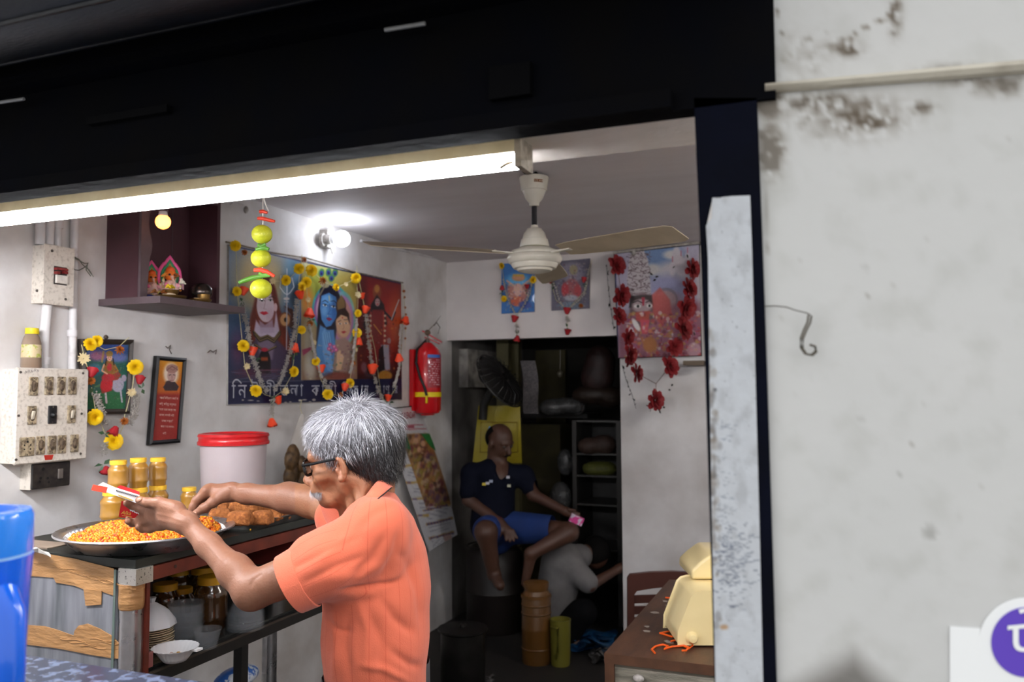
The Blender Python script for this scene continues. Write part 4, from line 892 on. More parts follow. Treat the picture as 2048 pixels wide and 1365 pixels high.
a, c = onz(512, 1060, ZT), onz(608, 1020, ZT)
tray('steel tray of brown fried cakes beside the boondi plate', a[0] - .19, (a[1] + c[1]) / 2 + .03, .205, .27, ZT + .001)
a = onz(650, 1032, ZT); tray('narrow steel tray behind the cake tray near his collar', a[0] - .12, a[1] + .10, .15, .13, ZT + .001)
M_cake = mat('brown_cake', (176, 108, 54), .85, noise=.8, nscale=110, col2=(116, 62, 26), bump=1.0, bscale=150)
def cake(px, py, w_, h_, d, rz, label, dep=.05):
    hx, hz = w_ / 2 * d / FPX, h_ / 2 * d / FPX; c = P(px, py, d); S = SDF(V(-hx, -dep, -hz) - .012, V(hx, dep, hz) + .012, .004)
    r = .012; ax = [S.lo[i] + S.h * np.arange(S.n[i]) for i in range(3)]
    X, Y, Z = np.meshgrid(*ax, indexing='ij'); bb = V(hx, dep * .8, hz) - r
    Y2 = Y; X2 = X * (1 + .12 * Z / max(hz, .01)); q = np.stack([np.abs(X2) - bb[0], np.abs(Y2) - bb[1], np.abs(Z) - bb[2]]); S.D = (np.sqrt((np.maximum(q, 0) ** 2).sum(0)) + np.minimum(q.max(0), 0) - r).astype(np.float32)
    S.D += (.0016 * np.sin(X * 180 + px) * np.sin(Y * 150 + py) * np.sin(Z * 170)).astype(np.float32) + (nr.randn(*S.D.shape) * .0011).astype(np.float32)
    v, f = S.net(1); cs_, sn = math.cos(rz), math.sin(rz); v = v @ np.array([[cs_, -sn, 0], [sn, cs_, 0], [0, 0, 1]]).T + c
    o = smesh('fried_cake', v, f, M_cake, None); tag(o, label, 'sweet', 'fried cakes heaped on the tray'); return o
bs = math.radians(20)
for k, (px, py, w_, h_, d, rz, lb) in enumerate((
    (480, 1037, 46, 28, 2.42, bs, 'brown fried cake at the near left front of the tray'), (524, 1036, 40, 27, 2.48, bs - .1, 'squarish brown fried cake at the tray front, right of the nearest one'),
    (440, 1029, 42, 22, 2.52, bs + .4, 'brown fried cake lying beside the plate rim under the right hand'), (449, 1013, 22, 15, 2.66, bs, 'small pale brown cake behind the right hand'),
    (490, 1012, 58, 24, 2.60, bs - .2, 'large brown fried cake on top of the heap under the forearm'), (530, 1018, 66, 18, 2.68, bs + .2, 'long brown fried cake lying across the heap'),
    (553, 1029, 22, 26, 2.62, bs, 'upright brown fried cake at the right of the heap'), (570, 1029, 20, 24, 2.68, bs + .3, 'last upright brown fried cake at the right end of the heap'),
    (530, 1008, 34, 12, 2.86, bs, 'brown fried cake at the back of the heap'), (557, 1010, 26, 10, 2.9, bs, 'small brown fried cake at the back right of the heap'),
    (470, 1027, 40, 20, 2.62, bs + .1, 'brown fried cake wedged low in the middle of the heap'), (510, 1030, 40, 20, 2.66, bs, 'brown fried cake half hidden behind the squarish one'),
    (545, 1022, 30, 16, 2.78, bs, 'brown fried cake half hidden behind the upright cakes'))): cake(px, py, w_, h_, d, rz, lb, .034)
def rosette(name, label, cat, c, r, m, group=None, n=16, sq=.55, ax=(0, 0, 1)):
    b = MB(); 
    for k in range(n):
        t = rnd.random() * 2 * PI; p_ = rnd.uniform(.1, 1) * r; a_, b_, d_ = frame(ax); q = np.asarray(c) + (a_ * math.cos(t) + b_ * math.sin(t)) * p_ * .7 + d_ * (r - p_) * sq; b.ball(q, (r * .32, r * .32, r * .22), 7, 5)
    o = obj(name, b, m, None, smooth=True); return tag(o, label, cat, group)
M_gar = mat('orange_garnish', (238, 96, 34), .5, noise=.5, nscale=120, col2=(206, 60, 20))
rosette('garnish', 'orange garnish at the right end of the cake tray', 'garnish', P(584, 1019, 2.72), .018, M_gar)
rosette('garnish', 'small orange garnish behind the heap of cakes', 'garnish', P(521, 1005, 2.95), .010, M_gar)
# ---------------------------------------------------------------- ghee jars
M_jarc = mat('jar_contents', (176, 128, 48), .3, noise=.3, nscale=12, col2=(158, 108, 36), coat=.9, spec=.6)
M_lid = mat('yellow_lid', (246, 196, 58), .42, bump=.1, bscale=300)
def jar(r, h, label, group, dark=False, dull=False):  # dark, dull: darker jar and lid colours that carry the case shade
    J = thing('ghee_jar', label, 'jar', (0, 0, 0), group)
    b = MB(); b.lathe([(0, 0), (r * .80, 0), (r * .86, h * .03), (r * .87, h * .16), (r * .97, h * .20), (r * 1.0, h * .26), (r * .97, h * .30), (r * .95, h * .50), (r * .98, h * .62), (r * 1.0, h * .67), (r * .90, h * .74), (r * .74, h * .82), (r * .72, h * .86)], 32)
    obj('jar_body', b, mat('jar_case_shade', (62, 38, 14), .2, noise=.4, nscale=12, coat=.8) if dark else M_jarc, J, smooth=True)
    b = MB(); b.lathe([(r * .74, h * .855), (r * .80, h * .86), (r * .80, h * .985), (r * .77, h), (0, h)], 40, flute=.012, fn=40); obj('jar_lid', b, mat('lid_case_shade', (190, 140, 16), .5) if dull else M_lid, J, smooth=True, angle=30); return J  # darker copies carry the shade of the case interior in their colour
def put(J, px, py, d, z): p = P(px, py, d); J.location = (p[0], p[1], z); WL[J] = V(*J.location); return J
hs_, hb = .098, .109
JJ = [jar(.0325, .100, 'x', 'ghee jars stacked by the wall')]
lab = [('yellow-lidded ghee jar on the top row, left, under the hanging garland', 235, 2.65, ZT + hb * .97, .96), ('yellow-lidded ghee jar in the middle of the top row', 275, 2.73, ZT + hb * .97, .97), ('yellow-lidded ghee jar at the right of the top row', 314.5, 2.82, ZT + hb * .94, .94),
       ('small yellow-lidded ghee jar standing alone left of the lidded tub', 378, 2.87, ZT, .9)]
for k, (lb, px, d, z, sc) in enumerate(lab):
    J = JJ[0] if k == 0 else dup(JJ[0], (0, 0, 0)); J['label'] = lb; put(J, px, 1000, d, z); J.scale = (sc,) * 3
JJ[0]['label'] = lab[0][0]
K0 = jar(.0375, .109, 'x', 'ghee jars stacked by the wall')
lab = [('large ghee jar at the bottom left, half hidden by the sweet box', 226, 2.65, 1.02), ('ghee jar at the bottom of the middle stack behind the sweet box', 276, 2.73, .97), ('ghee jar at the bottom of the right stack', 315, 2.82, .94)]
for k, (lb, px, d, sc) in enumerate(lab):
    J = K0 if k == 0 else dup(K0, (0, 0, 0)); J['label'] = lb; put(J, px, 1000, d, ZT); J.scale = (sc, sc, min(sc, .97))
# inside the case, its shade put into darker jar and lid colours
D0 = jar(.043, .125, 'x', 'jars inside the display case', True, True)
for k, (px, py, sc, lb) in enumerate(((329, 1262, 1.0, 'yellow-lidded jar inside the case nearest the post'), (355, 1225, 1.0, 'yellow-lidded jar at the back left inside the case'), (403, 1222, 1.0, 'yellow-lidded jar at the back inside the case behind the tall one'), (421, 1258, 1.12, 'tall jar with yellow lid inside the case'), (364, 1252, .82, 'small dull-lidded jar inside the case'))):
    J = D0 if k == 0 else dup(D0, (0, 0, 0)); J['label'] = lb; q = onz(px, py, ZS); J.location = q; J.scale = (sc, sc, sc * 1.1)
M_clear = mat('clear_plastic', (225, 230, 236), .1, alpha=.04, spec=1)
M_milky = mat('milky_plastic', (215, 212, 212), .3, trans=.55, ior=1.2, noise=.3, nscale=8)
def tub(c, r0, r1, h, m, name, label, cat, rings=0, group=None):
    b = MB(); prof = [(0, 0), (r0, 0), (r0 * 1.02, .003)]
    for k in range(rings): z = h * (.25 + .6 * k / max(rings, 1)); rr_ = r0 + (r1 - r0) * z / h; prof += [(rr_, z), (rr_ * 1.04, z + .002), (rr_ * 1.04, z + .005), (rr_, z + .007)]
    prof += [(r1, h), (r1 * 1.04, h), (r1 * 1.04, h + .003), (r1 * .985, h + .003), (r0 * .97, .004), (0, .004)]
    b.lathe(prof, 36, c); return tag(obj(name, b, m, None, smooth=True), label, cat, group)
PB = thing('plate_stack', 'stack of cream leaf plates in clear wrap inside the case beside the post', 'plates', onz(303, 1300, ZS))
c = onz(301, 1296, ZS)
for k in range(11):
    b = MB(); r_ = .060 + .002 * math.sin(k * 2.3); b.lathe([(r_ * .7, .002 + .0058 * k), (r_, .006 + .0058 * k), (r_ * 1.01, .0075 + .0058 * k), (r_ * .7, .005 + .0058 * k)], 32, c); obj('plate', b, mat('leaf_plate', (206, 188, 160), .7, noise=.4, nscale=30), PB, smooth=True)
b = MB(); b.lathe([(.064, .06), (.060, .075), (.042, .10), (.016, .118), (.008, .122), (.012, .135)], 28, c, flute=.05, fn=9); obj('plastic_wrap', b, mat('wrap_white', (226, 226, 230), .3, trans=.3, ior=1.2), PB, smooth=True)
for k in range(4):
    c = onz(371, 1284, ZS); tub(c + V(0, 0, .018 * k), .040, .048, .05, M_clear, 'plastic_tub', ['outermost lowest clear tub of the nest behind the paper bowl', 'second lowest clear tub of the nest behind the paper bowl', 'second highest clear tub of the nest behind the paper bowl', 'topmost clear tub of the nest behind the paper bowl'][k], 'tub', 0, 'nested clear tubs')
for k in range(6):
    c = onz(491, 1258, ZS); b = MB(); b.lathe([(.030, .058 + .009 * k - k * .001), (.052, .006 + .009 * k), (.054, .004 + .009 * k), (.054, .002 + .009 * k), (.050, .004 + .009 * k), (.029, .055 + .009 * k - k * .001), (0, .056 + .009 * k - k * .001)], 36, c); tag(obj('plastic_cup', b, M_clear, None, smooth=True), ['lowest upturned clear cup of the nest under the elbow', 'second lowest upturned clear cup under the elbow', 'third lowest upturned clear cup under the elbow', 'third highest upturned clear cup under the elbow', 'second highest upturned clear cup under the elbow', 'topmost upturned clear cup under the elbow'][k], 'cup', 'nested cups under the elbow')
tub(onz(414, 1296, ZS), .026, .037, .048, M_clear, 'plastic_cup', 'single clear plastic cup behind the white paper bowl', 'cup')
c = onz(350, 1322, ZS); BW = thing('paper_bowl', 'white fluted paper bowl holding scraps on the case shelf', 'bowl', c)
b = MB(); b.lathe([(0, 0), (.028, 0), (.036, .010), (.050, .030), (.058, .034), (.0585, .0355), (.050, .0325), (.035, .012), (.026, .003), (0, .003)], 72, c, flute=.025, fn=24); obj('bowl_shell', b, mat('paper_bowl', (232, 232, 234), .6), BW, smooth=True, angle=60)
b = MB(); b.box(onz(392, 1300, ZS + .03) - V(.006, .01, .002), onz(392, 1300, ZS + .03) + V(.012, .012, .003)); obj('rim_tab', b, MATS['paper_bowl'], BW)
def gen_s(n):
    t = nr.rand(n) * 2 * PI; r = .028 * np.sqrt(nr.rand(n)); return c + np.stack([r * np.cos(t), r * np.sin(t), .009 + nr.rand(n) * .006], 1), nr.uniform(.002, .005, n), np.array([(226, 220, 210), (200, 150, 50), (214, 180, 170), (240, 236, 230)])[nr.randint(0, 4, n)].astype(float)
balls(40, gen_s, 'scraps', mat('scraps', (220, 200, 180), .6, vc=True), BW)
b = MB(); b.box(onz(290, 1338, ZS) - V(.02, 0, 0), onz(290, 1338, ZS) + V(.006, .02, .038)); tag(obj('pink_packet', b, mat('pink_paper', (150, 96, 92), .6, noise=.3), None), 'pink packet inside the case against the post', 'packet')
c = onz(452, 1385, .60); PK = thing('water_packet', 'blue and white plastic packet on the lower frame under the case', 'packet', c)
b = MB(); b.ball(c + V(0, .05, .03), (.05, .10, .035), 16, 10, (60, 110, 190)); obj('packet_bag', b, mat('blue_white_film', (50, 100, 180), .3, noise=.9, nscale=24, col2=(220, 226, 232), ncut=(.48, .52)), PK, smooth=True)
# ---------------------------------------------------------------- lidded tub
pb = P(466, 983, 3.04); pb[2] = ZT; TB2 = thing('lidded_tub', 'big cloudy plastic tub with a red lid against the wall', 'tub', pb)
b = MB(); b.lathe([(r * .885, z * .96) for r, z in [(0, 0), (.115, 0), (.120, .006), (.128, .12), (.132, .235), (.136, .237), (.136, .243), (.131, .243), (.126, .12), (.117, .008), (0, .006)]], 56, pb); obj('tub_body', b, mat('cloudy_plastic', (206, 194, 196), .45, trans=.2, ior=1.15, noise=.4, nscale=5, col2=(190, 172, 176), spec=.3), TB2, smooth=True)
b = MB(); b.lathe([(r * .885, z * .96 + .002) for r, z in [(.137, .234), (.143, .235), (.144, .244), (.139, .250), (.139, .262), (.143, .267), (.139, .276), (.128, .278), (.122, .272), (0, .270)]], 56, pb); obj('tub_lid', b, mat('red_lid', (196, 28, 34), .3, coat=.4, noise=.2, nscale=14), TB2, smooth=True)
# ---------------------------------------------------------------- sweet box in his left hand
def pan(pts, d, name, m, par, th=.0012):
    v = [P(x, y, dd) for (x, y, dd) in [(q[0], q[1], q[2] if len(q) > 2 else d) for q in pts]]; b = MB(); n_ = np.cross(v[1] - v[0], v[2] - v[1]); n_ /= np.linalg.norm(n_); b.prism(v, n_ * th); return obj(name, b, m, par)
SB = thing('sweet_box', 'open white and red cardboard sweet box held in the left hand', 'box', P(230, 1010, 1.93))
M_card = mat('card_white', (226, 222, 222), .6); M_cred = mat('card_red', (196, 30, 34), .5); M_cor = mat('card_orange', (236, 74, 52), .5); M_cream = mat('card_cream', (226, 208, 190), .65)
pan([(213, 985), (231, 976), (279, 991), (278, 1009)], 1.90, 'side_panel', M_card, SB)
pan([(186, 970, 1.90), (215, 975, 1.90), (212, 987, 1.90), (182, 981, 1.90)], 1.9, 'end_flap', M_cor, SB)
pan([(196, 971, 1.92), (206, 965, 1.95), (232, 976, 1.94), (214, 986, 1.905)], 1.9, 'tuck_flap', M_cream, SB)
pan([(231, 977, 1.903), (241, 971, 1.95), (279, 984, 1.95), (279, 992, 1.903)], 1.9, 'lid_panel', M_cred, SB)
pan([(243, 1003, 1.93), (264, 1006, 1.93), (281, 1016, 1.93), (280, 1030, 1.935), (270, 1041, 1.94), (237, 1034, 1.94)], 1.93, 'bottom_panel', M_cred, SB)
b = MB()
for k in range(12):
    t = k / 11.; b.tube([P(233 + 44 * t, 981 + 12 * t, 1.8985), P(235 + 44 * t, 984 + 12.5 * t, 1.8985)], .0012, 5)
obj('border_print', b, mat('ink_black', (40, 36, 34), .6), SB, kind='stuff')
M_gold = mat('gold_ink', (196, 156, 60), .35, metal=.3); b = MB()
for k in range(4): b.tube([P(236 + 3 * k + 6 * j * .6, 990 + 1.2 * k + j * 1.3 + (1.4 if j % 2 else 0), 1.898) for j in range(7)], .0009, 5)
obj('gold_script', b, M_gold, SB, kind='stuff')
a = P(242, 1029, 1.9275); text('gold_word', 'Alka', a, P(262, 1031, 1.9275) - a, U, .0125, M_gold, SB, .0003, 1.0, .4); b = MB(); b.tube([P(x, y, 1.929) for x, y in ((244, 1032), (254, 1033), (264, 1035))], .0006, 5)
obj('gold_lettering', b, M_gold, SB, kind='stuff')
b = MB()
for k in range(5): b.tube([P(259 + 4 * k, 1017 + 2.2 * k + (k % 2), 1.927), P(262 + 4 * k, 1023 + 1.5 * k, 1.927)], .0014, 5)
obj('white_print', b, M_card, SB, kind='stuff')
# ---------------------------------------------------------------- front: granite ledge and blue jug
G0 = onz(60, 1312, 1.15)[1]
M_gran = mat('granite', (44, 54, 74), .18, noise=.9, nscale=55, col2=(104, 116, 142), ncut=(.5, .62), spec=.6)
b = MB(); b.box((-2.5, .45, 1.11), (-.62, G0, 1.15)); CG = tag(obj('granite_counter', b, M_gran, None), 'blue-grey speckled granite serving counter at the front of the shop', 'counter')
b = MB(); b.box((-2.5, .5, 0), (-.64, G0 - .03, 1.108)); struct('wall_front', b, M_wallsoot)
M_jug = mat('blue_plastic', (0, 92, 214), .22, coat=.4, spec=.6, sub=.1)
jc = P(-68, 1100, .93); jc[2] = 1.15; jt = P(0, 1024, .93)[2] - 1.15
JG = thing('water_jug', 'bright blue plastic water jug with a handle on the granite counter', 'jug', jc)
b = MB(); b.lathe([(0, 0), (.052, 0), (.058, .006), (.064, jt - .085), (.0665, jt - .052), (.0665, jt - .050)], 48, jc); obj('jug_body', b, M_jug, JG, smooth=True)
b = MB(); b.lathe([(.0655, jt - .050), (.0655, jt - .047)], 48, jc, cap=False); obj('band', b, mat('jug_band', (150, 190, 225), .3), JG, smooth=True)
b = MB(); b.lathe([(.066, jt - .047), (.066, jt - .006), (.063, jt), (.050, jt + .001), (.048, jt - .004), (.046, jt - .03), (0, jt - .035)], 48, jc); obj('jug_rim', b, mat('blue_lid', (16, 120, 222), .22, coat=.4, spec=.6), JG, smooth=True)
hd = (R * .83 - F * .56); hd[2] = 0; hd /= np.linalg.norm(hd); hp = []
for (o_, z_) in ((.060, jt - .085), (.090, jt - .080), (.106, jt - .10), (.108, jt - .15), (.106, jt - .2), (.085, jt - .235), (.056, jt - .24)): hp.append(jc + hd * o_ + V(0, 0, z_))
b = MB(); b.tube(hp, .0115, 14, flat=1.3, up=np.cross(hd, Z0)); obj('jug_handle', b, M_jug, JG, smooth=True)
# ================================================================== things on the left wall
WX = XL
def W(px, py, o=0.0): return onx(px, py, WX + o)
def offs(pw, pf, py):                               # protrusion: wall edge at pw, front edge at pf (same y)
    y = W(pw, py)[1]; return ony(pf, py, y)[0] - WX
def wpoly(pts, o, th, name, m, par=None, **k):
    v = [W(x, y, o) for x, y in pts]; b = MB(); b.prism(v, (-th, 0, 0)); return obj(name, b, m, par, **k)
EYW, NX = V(0, 1, 0), V(1, 0, 0)
M_pipe = mat('painted_pipe', (214, 212, 212), .6, noise=.6, nscale=22, col2=(160, 156, 152), ncut=(.5, .72), bump=.2)
M_ivory = mat('ivory_box', (212, 204, 192), .55, noise=.5, nscale=90, col2=(140, 128, 112), ncut=(.5, .7), bump=.4, bscale=90, detail=12)
# conduits
def pipe(label, pts, r, bands=()):
    T = thing('conduit', label, 'pipe', W(*pts[0], r)); b = MB(); b.tube([W(x, y, r + .002) for x, y in pts], r, 14); obj('tube', b, M_pipe, T, smooth=True)
    for (x, y) in bands: c = W(x, y, r + .002); b = MB(); b.lathe([(r * 1.25, -.012), (r * 1.32, -.008), (r * 1.32, .008), (r * 1.25, .012)], 18, c); obj('coupling', b, M_pipe, T, smooth=True)
pipe('white conduit at the far left above the breaker box', [(82, 380), (80, 490)], .016)
pipe('white conduit entering the top of the breaker box', [(101, 380), (98, 490)], .0155)
pipe('short white conduit with a wire tie above the breaker box', [(117, 380), (115, 496)], .0135, [(116, 450)])
pipe('long white conduit running down right of the breaker box', [(150, 380), (148, 560), (144, 740)], .0135, [(145, 667)])
pipe('white conduit from the breaker box down to the switchboard', [(95, 606), (90, 660), (87, 738)], .0165, [(87.5, 722)])
# breaker box
o = offs(64, 87, 550); BB = thing('breaker_box', 'dusty ivory breaker box with a red switch and loose wires', 'breaker box', W(90, 608))
y0, y1 = W(64, 550)[1], W(145, 550, o)[1]; z1, z0 = W(87, 489, o)[2], W(87, 606, o)[2]
b = MB(); b.box((WX, y0, z0), (WX + o, y1, z1)); bx = obj('case', b, M_ivory, BB)
b = MB(); b.box((WX + o, y0 - .002, z0 - .003), (WX + o + .004, y1 + .003, z1 + .003)); obj('cover', b, M_ivory, BB)
def onb(px, py, e=.0): return onx(px, py, WX + o + .004 + e)
b = MB(); q0, q1 = onb(108, 532), onb(133, 572); b.box((q0[0] - .001, q0[1], q1[2]), (q0[0] + .001, q1[1], q0[2])); obj('cutout', b, mat('breaker_gap', (60, 54, 50), .7), BB)
b = MB(); q0, q1 = onb(110, 550), onb(131, 569); b.box((q0[0], q0[1], q1[2]), (q0[0] + .010, q1[1], q0[2])); obj('breaker', b, mat('breaker_white', (222, 216, 206), .5, noise=.4, nscale=60), BB)
b = MB(); q0, q1 = onb(112, 535, .012), onb(134, 543, .012); b.box((q0[0] - .01, q0[1], q1[2]), (q0[0] + .006, q1[1], q0[2])); q0, q1 = onb(112, 543, .012), onb(118, 549, .012); b.box((q0[0] - .01, q0[1], q1[2]), (q0[0] + .006, q1[1], q0[2])); q0, q1 = onb(127, 543, .012), onb(134, 549, .012); b.box((q0[0] - .01, q0[1], q1[2]), (q0[0] + .006, q1[1], q0[2])); obj('toggle', b, mat('toggle_red', (120, 34, 34), .4), BB)
for (x, y) in ((104, 502), (131, 599), (77, 584)):
    q = onb(x, y) if x > 90 else V(WX + o * .5, y0 - .001, W(75, y)[2]); b = MB(); b.lathe([(.005, -.001), (.0045, .002), (0, .002)], 12, q, (1, 0, 0) if x > 90 else (0, -1, 0)); obj('screw', b, mat('screw_dark', (70, 64, 58), .5), BB, smooth=True)
M_wire = mat('grey_wire', (106, 108, 98), .6)
WR_ = thing('loose_wires', 'grey loose wires curling out of the breaker box', 'wires', W(165, 550))
for pts in (((144, 513), (150, 515), (158, 519), (164, 528), (170, 534), (178, 540), (184, 549)), ((144, 517), (152, 518), (160, 522), (168, 527), (176, 527), (174, 535), (180, 545), (187, 554)), ((144, 534), (150, 540), (158, 541), (166, 537), (172, 533), (176, 526), (172, 540), (182, 553))):
    b = MB(); b.tube([W(x, y, .03 + .01 * math.sin(i)) for i, (x, y) in enumerate(pts)], .0018, 6); obj('wire', b, M_wire, WR_, smooth=True)
# switchboard
o = offs(3, 29, 830); SW = thing('switchboard', 'grimy ivory switchboard with eleven switches and a socket', 'switchboard', W(90, 925))
y0, y1 = W(3, 830)[1], W(170, 830, o)[1]; z1, z0 = W(34, 738, o)[2], W(24, 929, o)[2]
b = MB(); b.box((WX, y0, z0), (WX + o, y1, z1)); obj('case', b, M_ivory, SW)
b = MB(); c_ = V(WX + o + .004, (y0 + y1) / 2, (z0 + z1) / 2); b.obox(c_, (EYW, Z0, NX), ((y1 - y0) / 2 + .004, (z1 - z0) / 2 + .004, .006), bev=.004); obj('front_plate', b, M_ivory, SW)
XF = WX + o + .010
def onf(px, py, e=0): return onx(px, py, XF + e)
M_swp = mat('switch_plate', (168, 152, 124), .5, noise=.9, nscale=75, col2=(74, 60, 46), ncut=(.42, .62)); M_swd = mat('switch_dirty', (112, 96, 78), .45, noise=.8, nscale=90, col2=(52, 42, 34), ncut=(.4, .6))
def switch(px, py, kind):
    c = onf(px, py); hw, hh = (.0165, .0305); pm = {'w': M_swp, 'd': M_swp, 'k': mat('switch_black', (22, 22, 24), .35)}[kind]
    b = MB(); b.obox(c + NX * .002, (EYW, Z0, NX), (hw, hh, .003), bev=.002); p_ = obj('switch', b, pm, SW)
    if kind == 'k':
        b = MB(); b.lathe([(.010, 0), (.009, .008), (.005, .014), (0, .015)], 16, c + NX * .004 - EYW * .001, (1, 0, -.2)); obj('knob', b, pm, p_, smooth=True)
    else:
        b = MB(); b.ball(c + NX * .004, (.003, .0115, .021), 14, 8); obj('rocker_well', b, M_swd, p_, smooth=True)
        b = MB(); b.obox(c + NX * .0075, (EYW, Z0 * .97 + NX * .22, NX * .97 - Z0 * .22), (.0058, .014, .0035), bev=.002); obj('rocker', b, mat('rocker_white', (206, 196, 176), .45, noise=.5, nscale=50) if kind == 'w' else M_swd, p_)
    for s in (-1, 1): b = MB(); b.lathe([(.0026, 0), (.002, .0012), (0, .0014)], 8, c + NX * .0048 + Z0 * s * .0255, (1, 0, 0)); obj('screw', b, MATS['screw_dark'], p_)
for (x, y, k) in ((66, 773, 'd'), (97, 772, 'd'), (122, 772, 'd'), (144, 772, 'd'), (63, 831, 'w'), (104, 830, 'k'), (142, 829, 'w'), (80, 891, 'd'), (103, 890, 'd'), (123, 889, 'd'), (148, 887, 'd')): switch(x, y, k)
c = onf(53, 894); b = MB(); b.obox(c + NX * .002, (EYW, Z0, NX), (.027, .031, .003), bev=.002); sk = obj('socket', b, M_swp, SW)
for (dy, dz, r_) in ((0, .016, .0042), (-.011, .005, .003), (.011, .005, .003), (-.011, -.008, .003), (.011, -.008, .003), (0, .026, .002), (0, -.026, .002)):
    b = MB(); b.lathe([(r_, 0), (r_ * .7, .0006), (0, .0006)], 10, c + NX * .0049 + V(0, dy, dz), (1, 0, 0)); obj('socket_hole', b, mat('hole_black', (14, 13, 12), .8), sk)
for (x, y) in ((41, 745), (166, 747), (37, 832), (163, 828), (32, 920), (161, 908)): b = MB(); b.lathe([(.0045, -.001), (.004, .0022), (0, .0024)], 12, onf(x, y), (1, 0, 0)); obj('screw', b, MATS['screw_dark'], SW, smooth=True)
v = [onf(x, y, .0006) for x, y in ((88, 911), (107, 910), (104, 920), (90, 921))]; b = MB(); b.prism(v, NX * .0006); obj('red_tape', b, mat('red_tape', (176, 44, 30), .6), SW)
M_ink = mat('ink_pen', (60, 56, 70), .8)
b = MB()
for k, (x, y) in enumerate(((52, 745), (58, 743), (64, 744), (70, 742), (76, 743))): b.tube([onf(x - 2, y + 2, .0006), onf(x - 1, y - 3, .0006), onf(x + 1, y + 1, .0006), onf(x + 2, y - 3, .0006)], .0005, 4)
obj('pen_scrawl', b, M_ink, SW, kind='stuff')
# black socket box below
o = offs(40, 61, 950); KB = thing('socket_box', 'black-faced two-way socket box under the switchboard', 'socket box', W(90, 982)); y0, y1 = W(40, 950)[1], W(139, 950, o)[1]; z1, z0 = W(60, 929, o)[2], W(61, 981, o)[2]
b = MB(); b.box((WX, y0, z0), (WX + o, y1, z1)); obj('case', b, M_ivory, KB)
b = MB(); b.obox(V(WX + o + .002, (y0 + y1) / 2, (z0 + z1) / 2), (EYW, Z0, NX), ((y1 - y0) / 2 - .001, (z1 - z0) / 2 - .001, .004), bev=.003); obj('face', b, mat('bakelite', (24, 22, 22), .4, noise=.7, nscale=50, col2=(58, 52, 46)), KB)
for (x, y, r_) in ((86, 939, .0045), (81, 957, .0035), (95, 957, .0035), (79, 964, .003), (97, 965, .003)): b = MB(); b.lathe([(r_, 0), (r_ * 1.3, .001), (r_ * .8, .0012), (r_ * .7, .0004), (0, .0004)], 12, onx(x, y, WX + o + .006), (1, 0, 0)); obj('socket_hole', b, MATS['hole_black'], KB, smooth=True)
b = MB(); b.obox(onx(121, 948, WX + o + .007), (EYW, Z0, NX), (.010, .017, .003), bev=.002); obj('rocker', b, mat('rocker_grey', (104, 96, 90), .5, noise=.5, nscale=60), KB)
# bottle on the switchboard
zb = SW_top = W(34, 738, offs(3, 29, 830))[2] + .004
c = W(62, 735, .035); c[2] = zb; BT = thing('plastic_bottle', 'small juice bottle of murky brown liquid with a yellow cap on the switchboard', 'bottle', c)
hB = (735 - 655) / FPX * 2.78; r_ = .0325
b = MB(); b.lathe([(0, 0), (r_ * .9, 0), (r_, .004), (r_ * .98, hB * .45), (r_ * .93, hB * .62), (r_ * .75, hB * .78), (r_ * .58, hB * .84), (r_ * .56, hB * .88)], 28, c); obj('bottle_body', b, mat('bottle_brown', (138, 118, 100), .18, coat=.8, noise=.3, nscale=14, col2=(120, 100, 84)), BT, smooth=True)
b = MB(); b.lathe([(r_ * .62, hB * .85), (r_ * .64, hB * .86), (r_ * .62, hB * .99), (r_ * .56, hB), (0, hB)], 32, c, flute=.02, fn=32); obj('cap', b, mat('cap_yellow', (232, 208, 36), .4), BT, smooth=True)
b = MB(); b.lathe([(r_ * 1.01, hB * .26), (r_ * .985, hB * .58)], 20, c, a0=-1.9, a1=.4, cap=False); obj('bottle_label', b, mat('label_mixed', (196, 178, 140), .5, noise=.9, nscale=60, col2=(150, 160, 60), ncut=(.5, .55)), BT, smooth=True)
# ---------------------------------------------------------------- shrine
M_shr = mat('plum_paint', (78, 50, 56), .42, noise=.5, nscale=6, col2=(62, 38, 44), bump=.15, bscale=12, spec=.4)
M_shr2 = mat('plum_dusty', (92, 78, 82), .55, noise=.5, nscale=20, col2=(74, 60, 64))
zb = W(210, 614)[2]; SH_ = thing('wall_shrine', 'plum-painted wooden wall shrine cabinet with a shelf', 'shrine', W(330, 620))
ya_, yb_ = 2.30, 2.735; of = .157; zs = zb + .025; ztp = 2.36
b = MB(); b.box((WX, ya_ - .01, zb), (WX + .295, yb_ + .01, zs)); obj('shelf_board', b, M_shr2, SH_)
b = MB(); b.box((WX + .0, ya_ + .02, zs), (WX + of, ya_ + .038, ztp)); obj('side_panel', b, M_shr, SH_)
b = MB(); b.box((WX + .0, yb_ - .0, zs), (WX + of, yb_ + .018, ztp)); obj('side_panel', b, M_shr, SH_)
b = MB(); b.box((WX + .0, ya_ + .038, zs), (WX + .008, yb_, ztp)); obj('back_panel', b, M_shr, SH_)
b = MB(); b.box((WX + .008, ya_ + .038, zs), (WX + .011, ya_ + .04, ztp)); b.box((WX + .008, (ya_ + yb_) / 2 + .12, zs), (WX + .011, (ya_ + yb_) / 2 + .123, ztp)); obj('panel_seam', b, M_shr2, SH_)
b = MB(); b.box((WX, ya_ + .02, ztp), (WX + of, yb_ + .018, ztp + .02)); obj('top_board', b, M_shr, SH_)
v = [(ya_ + .02, zs), (ya_ + .055, zs), (ya_ + .058, zs + .05)]; nW = 16
for k in range(nW): t = k / (nW - 1.); v.append((ya_ + .062 + .034 * math.sin(PI * min(t * 1.25, 1)) * (1 if t < .8 else 1) - (.02 * t), zs + .05 + t * .33))
